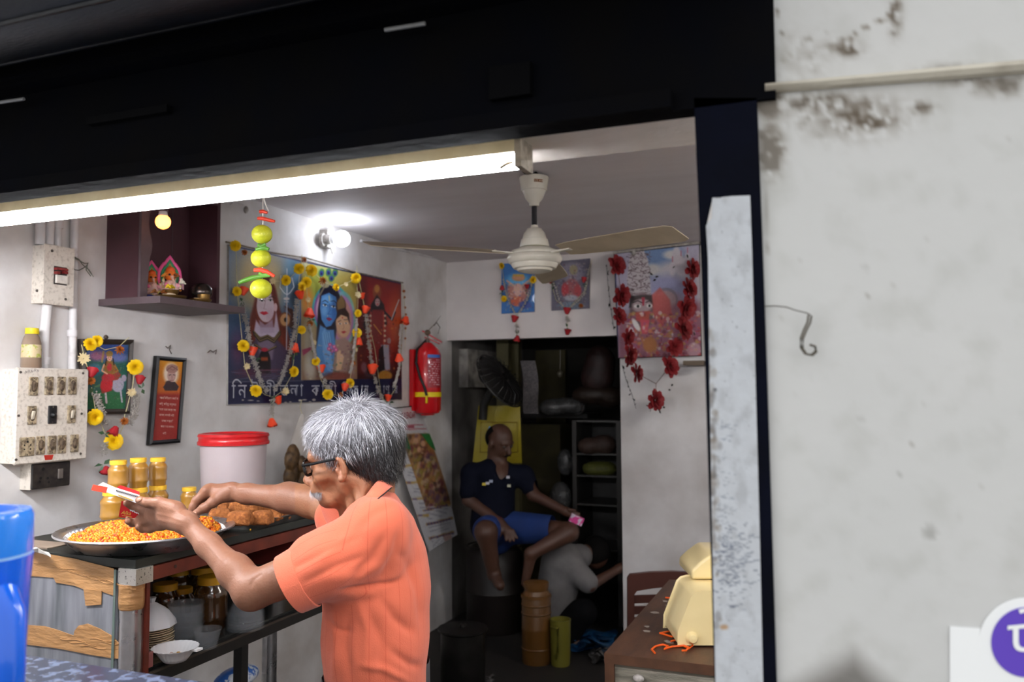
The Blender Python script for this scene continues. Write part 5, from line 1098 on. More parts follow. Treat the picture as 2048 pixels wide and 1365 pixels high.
v = [(ya_ + .02, zs), (ya_ + .052, zs), (ya_ + .055, zs + .06), (ya_ + .060, zs + .12), (ya_ + .062, zs + .155), (ya_ + .070, zs + .175), (ya_ + .074, zs + .20), (ya_ + .070, zs + .225), (ya_ + .060, zs + .25), (ya_ + .054, zs + .28), (ya_ + .058, zs + .32), (ya_ + .08, zs + .36), (ya_ + .10, ztp), (ya_ + .02, ztp)]
b = MB(); b.prism([(WX + of + .001, y, z) for y, z in v], (.012, 0, 0)); obj('wavy_stile', b, M_shr2, SH_)
c = P(326, 444, 3.02)
bulb('shrine_bulb', 'warm glowing bulb hanging inside the wall shrine', c, .027, 1, V(0, 0, -1), (255, 146, 54), 4.5, M_shr2)
b = MB(); b.tube([c + V(0, 0, .07), c + V(0, 0, ztp - c[2])], .003, 6); tag(obj('bulb_cord', b, MATS['screw_dark'], None, smooth=True), 'dark cord holding the shrine bulb', 'cord')
M_brass = mat('old_brass', (150, 116, 64), .35, metal=.8, noise=.6, nscale=30, col2=(100, 76, 42)); M_fig = mat('painted_clay', (220, 180, 180), .45, vc=True, noise=.35, nscale=90, col2=(150, 110, 90), ncut=(.55, .7))
def figurine(label, c, s, full=True):
    T = thing('deity_figurine', label, 'figurine', c); ax = V(.75, -.45, 0); ax /= np.linalg.norm(ax); sd = np.cross(Z0, ax); c = np.asarray(c, float)
    q = lambda a, h, f=0: c + sd * a * s + Z0 * h * s + ax * f * s
    for (r_, w_, col, f) in ((.235, .07, (232, 84, 150), -.06), (.175, .06, (34, 140, 92), -.05), (.13, .02, (210, 170, 60), -.045)):
        b = MB(); pts = []
        for k in range(25):
            t = PI * (-.22 + 1.44 * k / 24); pk = .12 * math.exp(-((t - PI / 2) / .22) ** 2); pts.append(q(math.cos(t) * r_ * 1.0, .62 + math.sin(t) * r_ * 1.5 + pk, f))
        b.tube(pts, [w_ * s * (.55 + .05 * math.sin(k * 2.2)) for k in range(25)], 8, col=col, flat=.4, up=ax); obj('arch', b, M_fig, T, smooth=True, vc=True)
    b = MB(); b.ball(q(0, .66), V(.13, .13, .14) * s, 16, 10, (236, 120, 40)); b.ball(q(0, .78), V(.10, .10, .08) * s, 12, 8, (240, 100, 36)); b.ball(q(-.05, .66, .12), V(.03, .03, .025) * s, 8, 6, (40, 26, 20)); b.ball(q(.06, .66, .12), V(.03, .03, .025) * s, 8, 6, (40, 26, 20))
    b.tube([q(.0, .62, .12), q(.02, .52, .17), q(-.04, .44, .17)], [.04 * s, .032 * s, .022 * s], 8, (240, 190, 170)); obj('head', b, M_fig, T, smooth=True, vc=True)
    b = MB(); b.ball(q(0, .34), V(.20, .17, .22) * s, 16, 10, (236, 196, 186)); b.tube([q(-.16, .46), q(-.24, .34, .06), q(-.15, .28, .12)], .05 * s, 8, (238, 190, 190)); b.tube([q(.16, .46), q(.26, .38, .04), q(.24, .52, .06)], .05 * s, 8, (240, 180, 196)); b.ball(q(-.12, .42, .14), V(.05, .05, .05) * s, 8, 6, (236, 120, 160)); b.ball(q(.13, .41, .14), V(.06, .06, .06) * s, 8, 6, (240, 170, 180)); obj('torso', b, M_fig, T, smooth=True, vc=True)
    b = MB(); b.ball(q(-.08, .12, .04), V(.22, .16, .10) * s, 14, 8, (30, 56, 140)); b.ball(q(.12, .1, .06), V(.16, .13, .09) * s, 14, 8, (60, 130, 90)); b.lathe([(0, 0), (.26 * s, 0), (.25 * s, .06 * s), (0, .06 * s)], 18, c, col=(236, 90, 140)); obj('base', b, M_fig, T, smooth=True, vc=True)
    b = MB()
    for k in range(26): t = k / 25. * PI; b.ball(q(math.cos(t) * .2, .56 - math.sin(t) * .34, .13) + nr.randn(3) * .004 * s * 4, rnd.uniform(.02, .04) * s, 6, 4, rnd.choice([(236, 226, 180), (240, 232, 214), (150, 90, 30), (222, 200, 120)]))
    obj('flower_string', b, M_fig, T, vc=True, kind='stuff'); return T
cf = onx(340, 596, WX + .115); cf[2] = zs; figurine('seated clay deity with pink and green arch in the shrine', cf, .172)
cf = onx(303, 596, WX + .075); cf[2] = zs; figurine('second clay deity half hidden by the shrine side', cf, .15)
def brass(prof, c, label, cat, name, m=M_brass): b = MB(); b.lathe(prof, 32, c); return tag(obj(name, b, m, None, smooth=True), label, cat)
q = onz(347, 597, zs); q[0] = min(q[0], WX + .26)
brass([(0, 0), (.042, 0), (.052, .006), (.055, .013), (.053, .013), (.042, .004), (0, .004)], V(WX + .235, q[1] + .03, zs), 'brass plate in front of the seated deity', 'plate', 'brass_plate')
b = MB(); b.ball(V(WX + .235, q[1] + .02, zs + .010), (.03, .03, .014), 16, 8); tag(obj('sweet_offering', b, mat('rice_white', (226, 208, 180), .6), None, smooth=True), 'pale sweet offering on the brass plate', 'sweet')
cb_ = P(362, 590, 3.03); cb_[2] = zs + .0; brass([(0, .012), (.018, .012), (.027, .026), (.030, .036), (.028, .036), (.02, .02), (0, .018)], V(WX + .225, cb_[1] + .045, zs + .001), 'small brass bowl of flowers right of the deity', 'bowl', 'brass_bowl')
for k, (dx, dy, dz, col) in enumerate(((0, 0, .046, (240, 214, 20)), (.006, -.02, .044, (236, 200, 30)), (-.01, .018, .045, (232, 190, 30)), (.01, -.045, .02, (150, 84, 24)), (0.02, -.1, .015, (120, 66, 20)), (.0, .03, .09, (140, 80, 24)), (.01, .05, .065, (236, 232, 214)), (0, -.03, .085, (214, 130, 40)))):
    rosette('offering_flower', ['bright yellow marigold heaped on the brass bowl', 'yellow marigold at the left of the heap on the brass bowl', 'yellow marigold at the right of the heap on the brass bowl', 'brown dried flower before the seated deity', 'brown dried flower near the second deity', 'brown dried flower right of the deity head', 'white flower sprig right of the brass bowl', 'orange-brown flower on the deity lap'][k], 'flower', V(WX + .225 + dx, cb_[1] + .045 + dy, zs + dz), .014, mat('flower_%d' % k, col, .7, noise=.4, nscale=200), 'offerings in the shrine', 18, .9)
b = MB(); b.tube([V(WX + .22, cb_[1] + .07, zs + .02), V(WX + .21, cb_[1] + .085, zs + .085)], .0012, 5); b.tube([V(WX + .22, cb_[1] + .06, zs + .05), V(WX + .215, cb_[1] + .10, zs + .055)], .0009, 5); tag(obj('incense_sticks', b, mat('stick_grey', (170, 166, 160), .7), None), 'grey incense sticks right of the deity', 'incense')
c = onz(404, 606, zs); c[0] = WX + .25; brass([(0, 0), (.034, 0), (.042, .008), (.043, .014), (.041, .014), (.033, .005), (0, .004)], c, 'brass plate at the right of the shrine shelf', 'plate', 'brass_plate')
b = MB(); b.ball(c + V(0, -.02, .008), (.022, .022, .010), 14, 8); tag(obj('sweet_offering', b, MATS['rice_white'], None, smooth=True), 'pale sweet offering on the right brass plate', 'sweet')
brass([(0, .0), (.019, .0), (.021, .006), (.024, .028), (.023, .028), (.018, .006), (0, .004)], c + V(0, .02, .006), 'brass cup standing on the right brass plate', 'cup', 'brass_cup')
c = onz(428, 606, zs); c = V(WX + .20, c[1] + .045, zs); brass([(0, 0), (.020, 0), (.016, .008), (.016, .014), (.032, .026), (.041, .046), (.039, .066), (.026, .082), (.012, .086), (0, .086)], c, 'dark round metal pot at the right end of the shrine shelf', 'pot', 'metal_pot', mat('tarnished_pot', (74, 66, 62), .25, metal=.85))
# ---------------------------------------------------------------- framed goddess picture
M_frw = mat('dark_wood_frame', (52, 44, 40), .35, noise=.5, nscale=20, col2=(74, 66, 60)); M_print = mat('print', (200, 200, 200), .45, vc=True, spec=.4, coat=.2)
M_bfr = mat('black_frame_wood', (18, 18, 20), .4)
def framed(label, c4, wf, m, of, paintfn, n=(110, 150), cat='picture', dep=.018, name='framed_picture'):
    T = thing(name, label, cat, W(*c4[3])); q = [W(x, y, of) for x, y in c4]; qi = []; ctr = sum(q) / 4
    for k in range(4):
        a, b_ = q[(k + 1) % 4] - q[k], q[(k - 1) % 4] - q[k]; a /= np.linalg.norm(a); b_ /= np.linalg.norm(b_); qi.append(q[k] + (a + b_) * wf)
    for k in range(4):
        k2 = (k + 1) % 4; b = MB(); m_ = [(q[k] * .5 + qi[k] * .5) + NX * .006, (q[k2] * .5 + qi[k2] * .5) + NX * .006]
        b.add([q[k] - NX * dep, q[k2] - NX * dep, q[k], q[k2], m_[0], m_[1], qi[k], qi[k2], qi[k] - NX * .008, qi[k2] - NX * .008], [(0, 1, 3, 2), (2, 3, 5, 4), (4, 5, 7, 6), (6, 7, 9, 8)]); obj('moulding', b, m, T)
    g = pgrid(*[x - NX * .006 for x in qi], *n); u, w_ = proj(g.reshape(-1, 3)); pt = paintfn(u, w_); printed('print', g, pt, M_print, T)
    b = MB(); b.add([x - NX * dep for x in q], [(0, 1, 2, 3)]); obj('backing', b, M_bfr, T)
    return T
def p_goddess(u, w_):
    p = Paint(u, w_, (46, 96, 92)); p.ell(215, 700, 45, 22, (52, 84, 160), soft=10); p.ell(195, 712, 18, 10, (140, 90, 120), soft=8); p.ell(238, 716, 18, 8, (100, 110, 170), soft=8)
    p.ell(212, 805, 40, 26, (40, 100, 60), soft=8); p.ell(190, 740, 14, 12, (60, 120, 140), soft=6); p.ell(245, 745, 12, 16, (40, 96, 84), soft=6)
    p.ell(236, 770, 12, 15, (170, 165, 185), 10, 2); p.line([(241, 780), (244, 804)], 3.5, (180, 174, 190)); p.line([(211, 785), (213, 806)], 4, (200, 180, 190)); p.ell(248, 757, 5, 7, (170, 160, 180))
    p.poly([(212, 735), (226, 735), (243, 750), (236, 760), (226, 762), (224, 782), (204, 788), (200, 775), (206, 752)], (150, 60, 50)); p.ell(213, 770, 12, 14, (196, 40, 50), 10, 2); p.ell(216, 756, 13, 8, (190, 50, 60), 0, 2)
    p.poly([(212, 722), (226, 722), (232, 735), (229, 748), (211, 748), (206, 735)], (140, 96, 44)); p.ell(219, 735, 5, 8, (180, 50, 56)); p.line([(208, 730), (204, 742), (214, 748)], 3, (214, 160, 130)); p.line([(229, 730), (236, 742), (225, 748)], 3, (160, 110, 50))
    p.ell(219, 716, 5.5, 7, (220, 170, 140)); p.ell(219, 708, 7, 6, (150, 120, 60)); p.line([(207, 704), (204, 724)], 4, (160, 130, 60), 1, .8); p.line([(213, 718), (211, 730)], 2.4, (30, 22, 24)); p.line([(226, 718), (228, 730)], 2.4, (30, 22, 24)); p.ell(217, 716, .9, .6, (40, 20, 20)); p.ell(221, 716, .9, .6, (40, 20, 20)); p.ell(219, 720, 1.3, .6, (190, 40, 50))
    for _ in range(160): p.ell(rnd.uniform(180, 255), rnd.uniform(695, 812), rnd.uniform(.6, 2), rnd.uniform(.5, 1.4), rnd.choice([(60, 130, 80), (40, 84, 120), (170, 60, 70), (120, 150, 110), (200, 190, 120)]), soft=1, a=.35)
    p.noise(7); return p
framed('dark-framed goddess print hung with a garland beside the switchboard', [(163, 678), (268, 680), (260, 828), (167, 830)], .019, M_frw, .03, p_goddess, cat='picture')
def p_quote(u, w_):
    p = Paint(u, w_, (150, 44, 38)); t = np.clip((w_ - 722) / 62, 0, 1); p.put((w_ < 790).astype(float) * np.clip((792 - w_) / 8, 0, 1), np.array((222, 150, 40))[None] * (1 - t[:, None]) + np.array((190, 96, 36))[None] * t[:, None])
    p.ell(342, 748, 15, 22, (232, 214, 196), soft=6); p.poly([(326, 775), (333, 764), (350, 764), (358, 774), (354, 782), (330, 782)], (60, 46, 50)); p.ell(343, 752, 8.5, 12.5, (196, 158, 150)); p.ell(344, 738, 12, 9, (170, 128, 118)); p.line([(334, 741), (344, 733), (355, 740)], 2, (130, 92, 88)); p.line([(336, 736), (346, 741), (355, 734)], 1.5, (140, 100, 94))
    p.line([(338, 751), (342, 750)], 1.6, (50, 36, 36)); p.line([(346, 750), (350, 751)], 1.4, (50, 36, 36)); p.line([(344, 752), (344, 758)], 1.2, (150, 110, 104)); p.line([(341, 761), (347, 761)], 1.1, (110, 60, 60)); p.ell(337, 766, 6, 4, (70, 50, 52), soft=2)
    p.noise(4); return p
QF = framed('narrow black-framed red quote print with a turbaned portrait', [(314, 712), (374, 717), (361, 886), (299, 891)], .017, M_bfr, .024, p_quote, (70, 170), name='framed_quote')
M_cream2 = mat('cream_ink', (226, 196, 186), .6)
for (s_, x, y, sz) in (('আমি বিশ্বাস করি না', 319, 798, .0118), ('কিছু কিন্তু মানুষের', 318, 810, .0118), ('সেবা তার জন্য হয়', 318, 821, .0118), ('কাজে লাগাই নাই', 318, 832, .0118), ('তাকে ভক্তি', 323, 844, .0118), ('করো হে মানব।', 321, 855, .0115), ('বাণী', 325, 869, .0105)):
    a, b_ = onx(x, y, WX + .0195), onx(x + 40, y + (2.2), WX + .0195); text('lettering', s_, a, b_ - a, np.cross(NX, b_ - a), sz, M_cream2, QF, .0006, 1.0)
# hooks and nails on the wall
M_nail = mat('rusty_nail', (92, 80, 72), .6, metal=.4)
for (pts, lb) in ((((331, 693), (336, 697), (341, 691), (339, 700), (343, 708)), 'twisted grey wire hook above the quote frame'), (((415, 706), (421, 701), (426, 705), (433, 700), (431, 709)), 'bent grey nail on the bare wall between quote frame and banner'), (((868, 652), (873, 645), (880, 655), (876, 668)), 'rusty hook above the fire extinguisher')):
    b = MB(); b.tube([W(x, y, .004 + .006 * (k % 2)) for k, (x, y) in enumerate(pts)], .0022, 6); b.tube([W(pts[1][0], pts[1][1], 0), W(pts[1][0], pts[1][1], .014)], .002, 6); tag(obj('wall_hook', b, M_nail, None, smooth=True), lb, 'hook')
CL = thing('wall_clip', 'white plastic clips and dangling wire at the top of the wall beside the shrine', 'clip', W(485, 415))
b = MB(); b.tube([W(470, 398, .02), W(482, 407, .02), W(490, 412, .02)], .0035, 8); obj('clip_arm', b, M_pipe, CL, smooth=True); b = MB(); b.ball(W(492, 420, .02), (.012, .010, .018), 12, 8); obj('clip_end', b, M_grimy, CL, smooth=True); b = MB(); b.tube([W(462 + 3 * math.cos(k * .7), 402 + 7 * math.sin(k * .7), .01) for k in range(9)], .0022, 6); obj('ring', b, M_pipe, CL, smooth=True)
# ================================================================== deity banner
M_flex = mat('flex_print', (200, 200, 200), .38, vc=True, spec=.45, coat=.15, bump=.08, bscale=10)
BAN = thing('deity_banner', 'wide printed deity banner with three portraits and a Bengali shop name strip', 'banner', W(630, 808))
g = pgrid(W(458, 489, .012), W(802, 566, .012), W(804, 801, .012), W(456, 811, .012), 430, 330)
u, w_ = proj(g.reshape(-1, 3)); p = Paint(u, w_, (40, 46, 70))
def vgrad(x0, x1, stops, soft=2):
    m = np.clip((u - x0) / soft + .5, 0, 1) * np.clip((x1 - u) / soft + .5, 0, 1)
    ys = [s_[0] for s_ in stops]; c = np.stack([np.interp(w_, ys, [s_[1][i] for s_ in stops]) for i in range(3)], 1); p.put(m, c)
# panel 1
vgrad(440, 602, [(490, (130, 150, 175)), (560, (104, 128, 160)), (640, (60, 84, 116)), (720, (34, 48, 80)), (765, (40, 46, 72))])
p.ell(520, 560, 50, 62, (196, 170, 110), soft=50, a=.9); p.ell(520, 540, 30, 34, (214, 196, 150), soft=26, a=.6); p.ell(585, 560, 18, 70, (96, 150, 190), soft=18, a=.7); p.ell(588, 590, 12, 30, (50, 60, 70), soft=12, a=.6)
p.ell(475, 700, 12, 34, (110, 60, 90), soft=14, a=.6)
p.poly([(538, 545), (552, 580), (560, 620), (574, 660), (586, 700), (580, 740), (560, 752), (540, 740), (520, 720), (505, 735), (498, 690), (500, 640), (512, 590), (524, 556)], (104, 42, 30), 5)
for k in range(60): x = rnd.uniform(500, 590); y = rnd.uniform(600, 740); p.line([(x, y), (x + rnd.uniform(-4, 8), y + rnd.uniform(14, 34))], 1.0, rnd.choice([(150, 60, 36), (70, 26, 22), (170, 84, 44)]), 1, .6)
p.poly([(512, 640), (522, 655), (548, 655), (552, 622), (560, 668), (540, 682), (512, 680), (508, 664)], (196, 180, 200), 3); p.poly([(495, 700), (515, 674), (550, 676), (575, 700), (582, 740), (560, 762), (500, 762), (484, 740)], (70, 60, 84), 5); p.poly([(515, 680), (550, 680), (545, 720), (520, 722)], (170, 150, 170), 5, .5)
p.ell(531, 614, 17.5, 31, (214, 196, 206), -3, 1.5); p.ell(528, 592, 15, 16, (222, 206, 214), 0, 3); p.ell(540, 630, 8, 14, (190, 160, 176), 0, 6, .5); p.poly([(518, 640), (530, 650), (545, 640), (549, 666), (521, 668)], (176, 158, 184), 3, .8)
p.ell(551, 615, 3.6, 8.5, (214, 180, 186)); p.line([(538, 596), (545, 593), (550, 597)], 1.4, (40, 26, 30)); p.line([(520, 597), (525, 594), (531, 597)], 1.3, (40, 26, 30))
for (x, y) in ((541, 601), (524, 602)): p.ell(x, y, 4.4, 2.2, (236, 232, 232), 0, .8); p.ell(x, y, 1.9, 2.0, (28, 18, 20), 0, .8); p.line([(x - 5, y - .5), (x, y - 2.6), (x + 5, y)], 1.0, (30, 20, 22))
p.line([(531, 600), (529, 614), (527, 618), (533, 619)], 1.0, (170, 130, 140)); p.poly([(519, 626), (525, 623), (528, 624), (532, 623), (537, 627), (528, 631)], (196, 36, 56), .8); p.line([(531, 582), (531, 590)], 2, (200, 60, 40), 1)
p.ell(570, 640, 13, 15, (120, 70, 40), 0, 1.5); p.ell(570, 640, 9.5, 12, (196, 150, 104), 0, 1.2); p.ell(571, 640, 3, 4.5, (52, 34, 26)); p.poly([(568, 612), (586, 620), (588, 660), (578, 655), (582, 630)], (70, 40, 30), 1.5)
for (a, b_) in (((574, 575), (573, 700)),): p.line([a, b_], 2, (176, 180, 190), .8)
p.line([(574, 538), (574, 590)], 1.8, (214, 220, 228)); p.line([(562, 552), (560, 575), (568, 586), (574, 590), (580, 586), (588, 574), (584, 556)], 1.8, (206, 214, 222)); p.ell(573, 598, 6, 3, (196, 190, 190)); p.line([(569, 604), (577, 604)], 1.5, (196, 196, 200))
for k in range(2): p.line([(507 + k * 2, 664 + 6 * k), (520, 678 + 5 * k), (535, 672 + 5 * k), (548, 680 + 5 * k), (560, 664 + 5 * k)], 5, (46, 38, 30), 1); p.line([(508 + k * 2, 663 + 6 * k), (520, 677 + 5 * k), (535, 671 + 5 * k), (548, 679 + 5 * k), (560, 663 + 5 * k)], 1.6, (130, 110, 70), .8)
p.line([(510, 690), (532, 704), (552, 694)], 4.5, (56, 46, 36)); p.line([(510, 689), (532, 703), (552, 693)], 1.4, (150, 130, 80))
p.ell(529, 722, 12, 22, (24, 20, 24), 0, 1.5); p.poly([(517, 722), (541, 722), (542, 750), (516, 750)], (24, 20, 24), 1.5); p.poly([(522, 714), (536, 714), (536, 723), (522, 723)], (90, 40, 20)); p.line([(523, 717), (535, 717)], 1, (200, 90, 40)); p.line([(523, 720), (535, 720)], 1, (200, 90, 40)); p.ell(529, 700, 7, 4, (180, 40, 60), soft=2)
for k in range(30): p.line([(rnd.uniform(462, 590), rnd.uniform(738, 760)), (rnd.uniform(462, 598), rnd.uniform(738, 762))], 1.0, rnd.choice([(90, 104, 130), (120, 130, 150), (40, 50, 80), (120, 40, 60)]), 1, .5)
p.ell(497, 748, 30, 8, (100, 40, 60), soft=8, a=.4)
# panel 2
p.poly([(602, 510), (608, 512), (608, 762), (602, 762)], (150, 140, 120), 1)
vgrad(604, 715, [(520, (190, 186, 150)), (570, (170, 160, 90)), (650, (150, 130, 90)), (765, (140, 110, 90))])
p.ell(640, 570, 30, 34, (150, 160, 60), soft=24, a=.8); p.ell(690, 580, 28, 40, (170, 150, 70), soft=24, a=.7); p.ell(615, 600, 10, 26, (210, 120, 40), soft=10, a=.7); p.ell(617, 690, 10, 60, (170, 170, 160), soft=10, a=.6)
for (r_, c) in ((38, (60, 160, 170)), (34, (150, 90, 160)), (30, (214, 170, 190)), (26, (150, 120, 150))): p.ell(662, 620, r_, r_ * 1.35, c, 0, 2, .9)
for (r_, c) in ((26, (120, 190, 190)), (22, (180, 110, 170)), (18, (190, 140, 120))): p.ell(685, 640, r_, r_ * 2.2, c, 0, 2, .8)
p.poly([(636, 620), (640, 590), (655, 573), (672, 574), (680, 592), (678, 620), (668, 700), (650, 720), (632, 690)], (28, 26, 40), 3)
p.ell(657, 584, 18, 14, (22, 24, 46), 0, 2); p.ell(650, 568, 10, 8, (150, 140, 110), 10, 2); p.line([(652, 560), (648, 575), (640, 590)], 3, (120, 110, 90), 1.5)
for (x, y) in ((643, 546), (657, 545), (670, 546), (663, 556)): p.ell(x, y, 6, 8.5, (70, 120, 70), 10, 1.5); p.ell(x, y + 1, 3.6, 5, (50, 60, 130)); p.ell(x, y + 2, 1.8, 2.4, (20, 20, 50))
p.poly([(643, 592), (658, 586), (672, 594), (676, 614), (672, 636), (662, 652), (652, 655), (643, 640), (640, 616)], (74, 132, 196), 2); p.ell(655, 600, 11, 9, (110, 168, 222), 0, 5, .8); p.ell(649, 622, 6, 10, (130, 180, 226), 0, 5, .6); p.ell(668, 625, 5, 16, (52, 96, 164), 0, 5, .7)
p.line([(645, 604), (650, 601), (656, 605)], 1.3, (20, 22, 46)); p.line([(662, 603), (668, 602), (674, 608)], 1.3, (20, 22, 46))
for (x, y) in ((650, 611), (667, 614)): p.ell(x, y, 4.6, 2.1, (226, 232, 240), 12, .8); p.ell(x, y, 1.8, 1.9, (18, 18, 30)); p.line([(x - 5, y - 2), (x, y - 2.6), (x + 5, y + .6)], 1, (16, 18, 36))
p.line([(659, 608), (660, 622), (656, 628), (662, 629)], 1.0, (44, 84, 150)); p.poly([(652, 637), (658, 635), (665, 639), (658, 643)], (150, 50, 90), .8); p.line([(658, 592), (659, 602)], 1.3, (220, 200, 120)); p.ell(655, 632, .9, .9, (240, 220, 150))
p.poly([(640, 650), (655, 660), (668, 660), (672, 700), (664, 750), (640, 755), (632, 700)], (84, 138, 196), 3); p.poly([(644, 665), (650, 655), (658, 690), (664, 720), (668, 748), (654, 740), (646, 710)], (110, 160, 212), 2)
for k in range(4): p.line([(646 + 4 * k, 668 - 1 * k), (650 + 4 * k, 690), (656 + 2 * k, 705)], 2.6, (120, 170, 216), 1); p.line([(648 + 4 * k, 668 - 1 * k), (652 + 4 * k, 690)], .7, (60, 104, 160), .6)
p.ell(682, 614, 10, 20, (66, 44, 40), 0, 2); p.poly([(674, 606), (683, 590), (690, 604), (690, 624), (676, 630)], (120, 96, 60), 2); p.ell(686, 650, 14, 25, (206, 164, 130), -8, 2); p.poly([(672, 640), (676, 620), (690, 616), (698, 628), (700, 650), (694, 634), (682, 630)], (46, 30, 28), 2)
p.line([(676, 644), (682, 641)], 1.1, (40, 24, 22)); p.line([(688, 640), (695, 640)], 1.1, (40, 24, 22)); p.ell(680, 648, 3.4, 1.6, (240, 234, 226)); p.ell(680, 648, 1.4, 1.5, (30, 20, 20)); p.ell(692, 647, 3, 1.5, (240, 234, 226)); p.ell(692, 647, 1.3, 1.4, (30, 20, 20)); p.poly([(682, 664), (688, 662), (693, 664), (687, 668)], (180, 50, 60), .8); p.ell(685, 636, 1.2, 1.4, (190, 40, 40)); p.line([(687, 648), (688, 657), (685, 659)], .8, (150, 104, 84))
p.poly([(672, 680), (690, 676), (706, 690), (712, 740), (704, 762), (664, 762)], (160, 130, 120), 4); p.poly([(674, 705), (680, 700), (688, 715), (682, 740), (672, 742)], (214, 176, 140), 2)
for (x, y) in ((660, 690), (668, 694), (664, 702), (672, 700), (658, 698)): p.ell(x, y, 4, 4, (206, 80, 140), 0, 2, .9); p.ell(x, y, 1.6, 1.6, (240, 170, 200))
for _ in range(90): p.ell(rnd.uniform(612, 712), rnd.uniform(690, 760), rnd.uniform(1, 3), rnd.uniform(1, 2), rnd.choice([(200, 170, 190), (150, 120, 60), (110, 60, 90), (60, 110, 90), (220, 200, 160)]), soft=1.2, a=.5)
p.ell(675, 752, 28, 8, (120, 50, 40), soft=5, a=.7); p.ell(622, 735, 12, 24, (200, 200, 190), soft=10, a=.7); p.poly([(604, 700), (622, 695), (622, 700), (606, 712)], (150, 60, 90), 1.5)
# panel 3
m3 = np.clip((u - 714) / 1.5, 0, 1); c3 = np.stack([np.interp(w_, [540, 620, 700, 765], q) for q in ([110, 160, 130, 40], [22, 34, 30, 18], [22, 28, 26, 22])], 1); p.put(m3, c3); p.ell(792, 640, 16, 50, (190, 90, 40), soft=14, a=.7); p.ell(725, 650, 10, 110, (70, 16, 18), soft=10, a=.8)
p.ell(754, 585, 9, 16, (140, 70, 40), 0, 2); p.ell(754, 578, 5, 8, (180, 120, 60), 0, 2); p.poly([(742, 610), (754, 590), (768, 610), (774, 650), (738, 650)], (24, 20, 26), 3); p.ell(755, 605, 5, 8, (176, 140, 140), 0, 1.2); p.line([(752, 603), (753, 603.5)], 1, (20, 10, 10)); p.line([(757, 603), (758, 603.5)], 1, (20, 10, 10)); p.ell(755, 609, 1.6, 1.2, (190, 30, 40))
p.poly([(744, 620), (768, 620), (772, 700), (764, 730), (742, 730), (738, 700)], (124, 26, 26), 3); p.line([(738, 625), (728, 650), (736, 665)], 4, (30, 26, 36)); p.line([(770, 625), (784, 640), (790, 625)], 4, (30, 26, 36)); p.line([(783, 640), (792, 615), (798, 600)], 2, (190, 190, 190)); p.line([(742, 625), (742, 700)], 2.5, (170, 60, 40)); p.line([(767, 625), (768, 700)], 2.5, (170, 60, 40))
for k in range(8): p.ell(741 + .1 * k, 632 + 10 * k, 2.2, 2.6, (196, 176, 150)); p.ell(770 - .1 * k, 632 + 10 * k, 2.2, 2.6, (196, 176, 150)); p.ell(748 + 2 * k, 650 + 2.6 * k, 1.4, 1.4, (200, 150, 60))
p.poly([(762, 690), (778, 690), (780, 740), (764, 745)], (150, 146, 160), 3); p.ell(778, 682, 4, 6, (150, 120, 120)); p.poly([(758, 700), (766, 690), (770, 740), (756, 745)], (26, 22, 26), 2); p.ell(770, 752, 14, 10, (176, 120, 40), 0, 3); p.ell(740, 745, 12, 10, (70, 50, 56), 0, 3); p.ell(728, 735, 6, 10, (130, 110, 120), soft=3, a=.7)
for _ in range(70): p.ell(rnd.uniform(722, 798), rnd.uniform(640, 765), rnd.uniform(.8, 2.2), rnd.uniform(.8, 2), rnd.choice([(190, 60, 30), (210, 150, 50), (30, 20, 24), (160, 150, 150)]), soft=1, a=.5)
# bottom strip & border
p.poly([(440, 764), (820, 757), (820, 800), (440, 812)], (22, 26, 62), 1.2); p.line([(440, 765), (606, 762)], 1.2, (130, 130, 140), .8, .7); p.noise(3.5)
m = np.clip((u - 455.5) / -2 + .5, 0, 1); p.put(m, (150, 146, 140)); p.line([(458, 490), (802, 567)], 3.2, (30, 40, 90), 1, .9); p.line([(456, 811), (804, 801)], 3.2, (176, 170, 160), 1, .9)
for _ in range(26): p.ell(rnd.uniform(458, 800), rnd.uniform(800, 810), rnd.uniform(2, 6), rnd.uniform(1, 2.4), (176, 170, 160), soft=1)
printed('banner_print', g, p, M_flex, BAN)
c4 = [W(458, 489, .011), W(802, 566, .011), W(804, 801, .011), W(456, 811, .011)]
b = MB(); b.prism([x for x in c4], (-.010, 0, 0)); obj('banner_board', b, mat('board_grey', (170, 166, 160), .7, noise=.5, nscale=40), BAN)
b = MB(); b.tube([W(452, 484, .014), W(540, 505, .014), W(612, 516, .014), W(712, 545, .014), W(806, 566, .014)], .0045, 6); obj('top_batten', b, mat('batten_wood', (150, 140, 126), .7, noise=.7, nscale=40, col2=(96, 88, 78)), BAN, smooth=True)
M_letter = mat('silver_lettering', (176, 178, 190), .5)
def glyphs(seq, y0):
    for (ch, x, dy, sx_, sz) in seq:
        a = W(x, y0 + dy - (x - 460) * .03, .0125); e_ = W(x + 10, y0 + dy - (x + 10 - 460) * .03, .0125); text('letter', ch, a, e_ - a, Z0, sz, M_letter, BAN, .0006, sx_)
glyphs([('ি', 463, 0, 1.0, .094), ('ন', 476, 0, 1.0, .094), ('উ', 500, 0, 1.0, .094), ('শ', 527, 0, 1., .090), ('ী', 545, 0, 1., .090), ('ত', 559, 0, 1., .090), ('ল', 580, 0, 1., .090), ('া', 600, 0, 1.0, .090),
        ('ক', 623, 0, 1.0, .086), ('া', 643, 0, 1., .086), ('ল', 652, 0, 1., .084), ('ী', 668, 0, 1., .084), ('ি', 683, 0, 1., .080), ('ম', 692, 0, 1., .080), ('ষ', 706, 0, 1., .078), ('ট', 708, 8, .8, .05), ('া', 722, 0, 1., .078), ('ন', 728, 0, 1., .078), ('ন', 730, 8, .8, .05),
        ('ভ', 752, 0, 1., .074), ('া', 766, 0, 1., .074), ('ণ', 771, 0, 1., .074), ('ড', 775, 8, .8, .046), ('া', 784, 0, 1., .072), ('র', 788, 0, 1., .072)], 797)
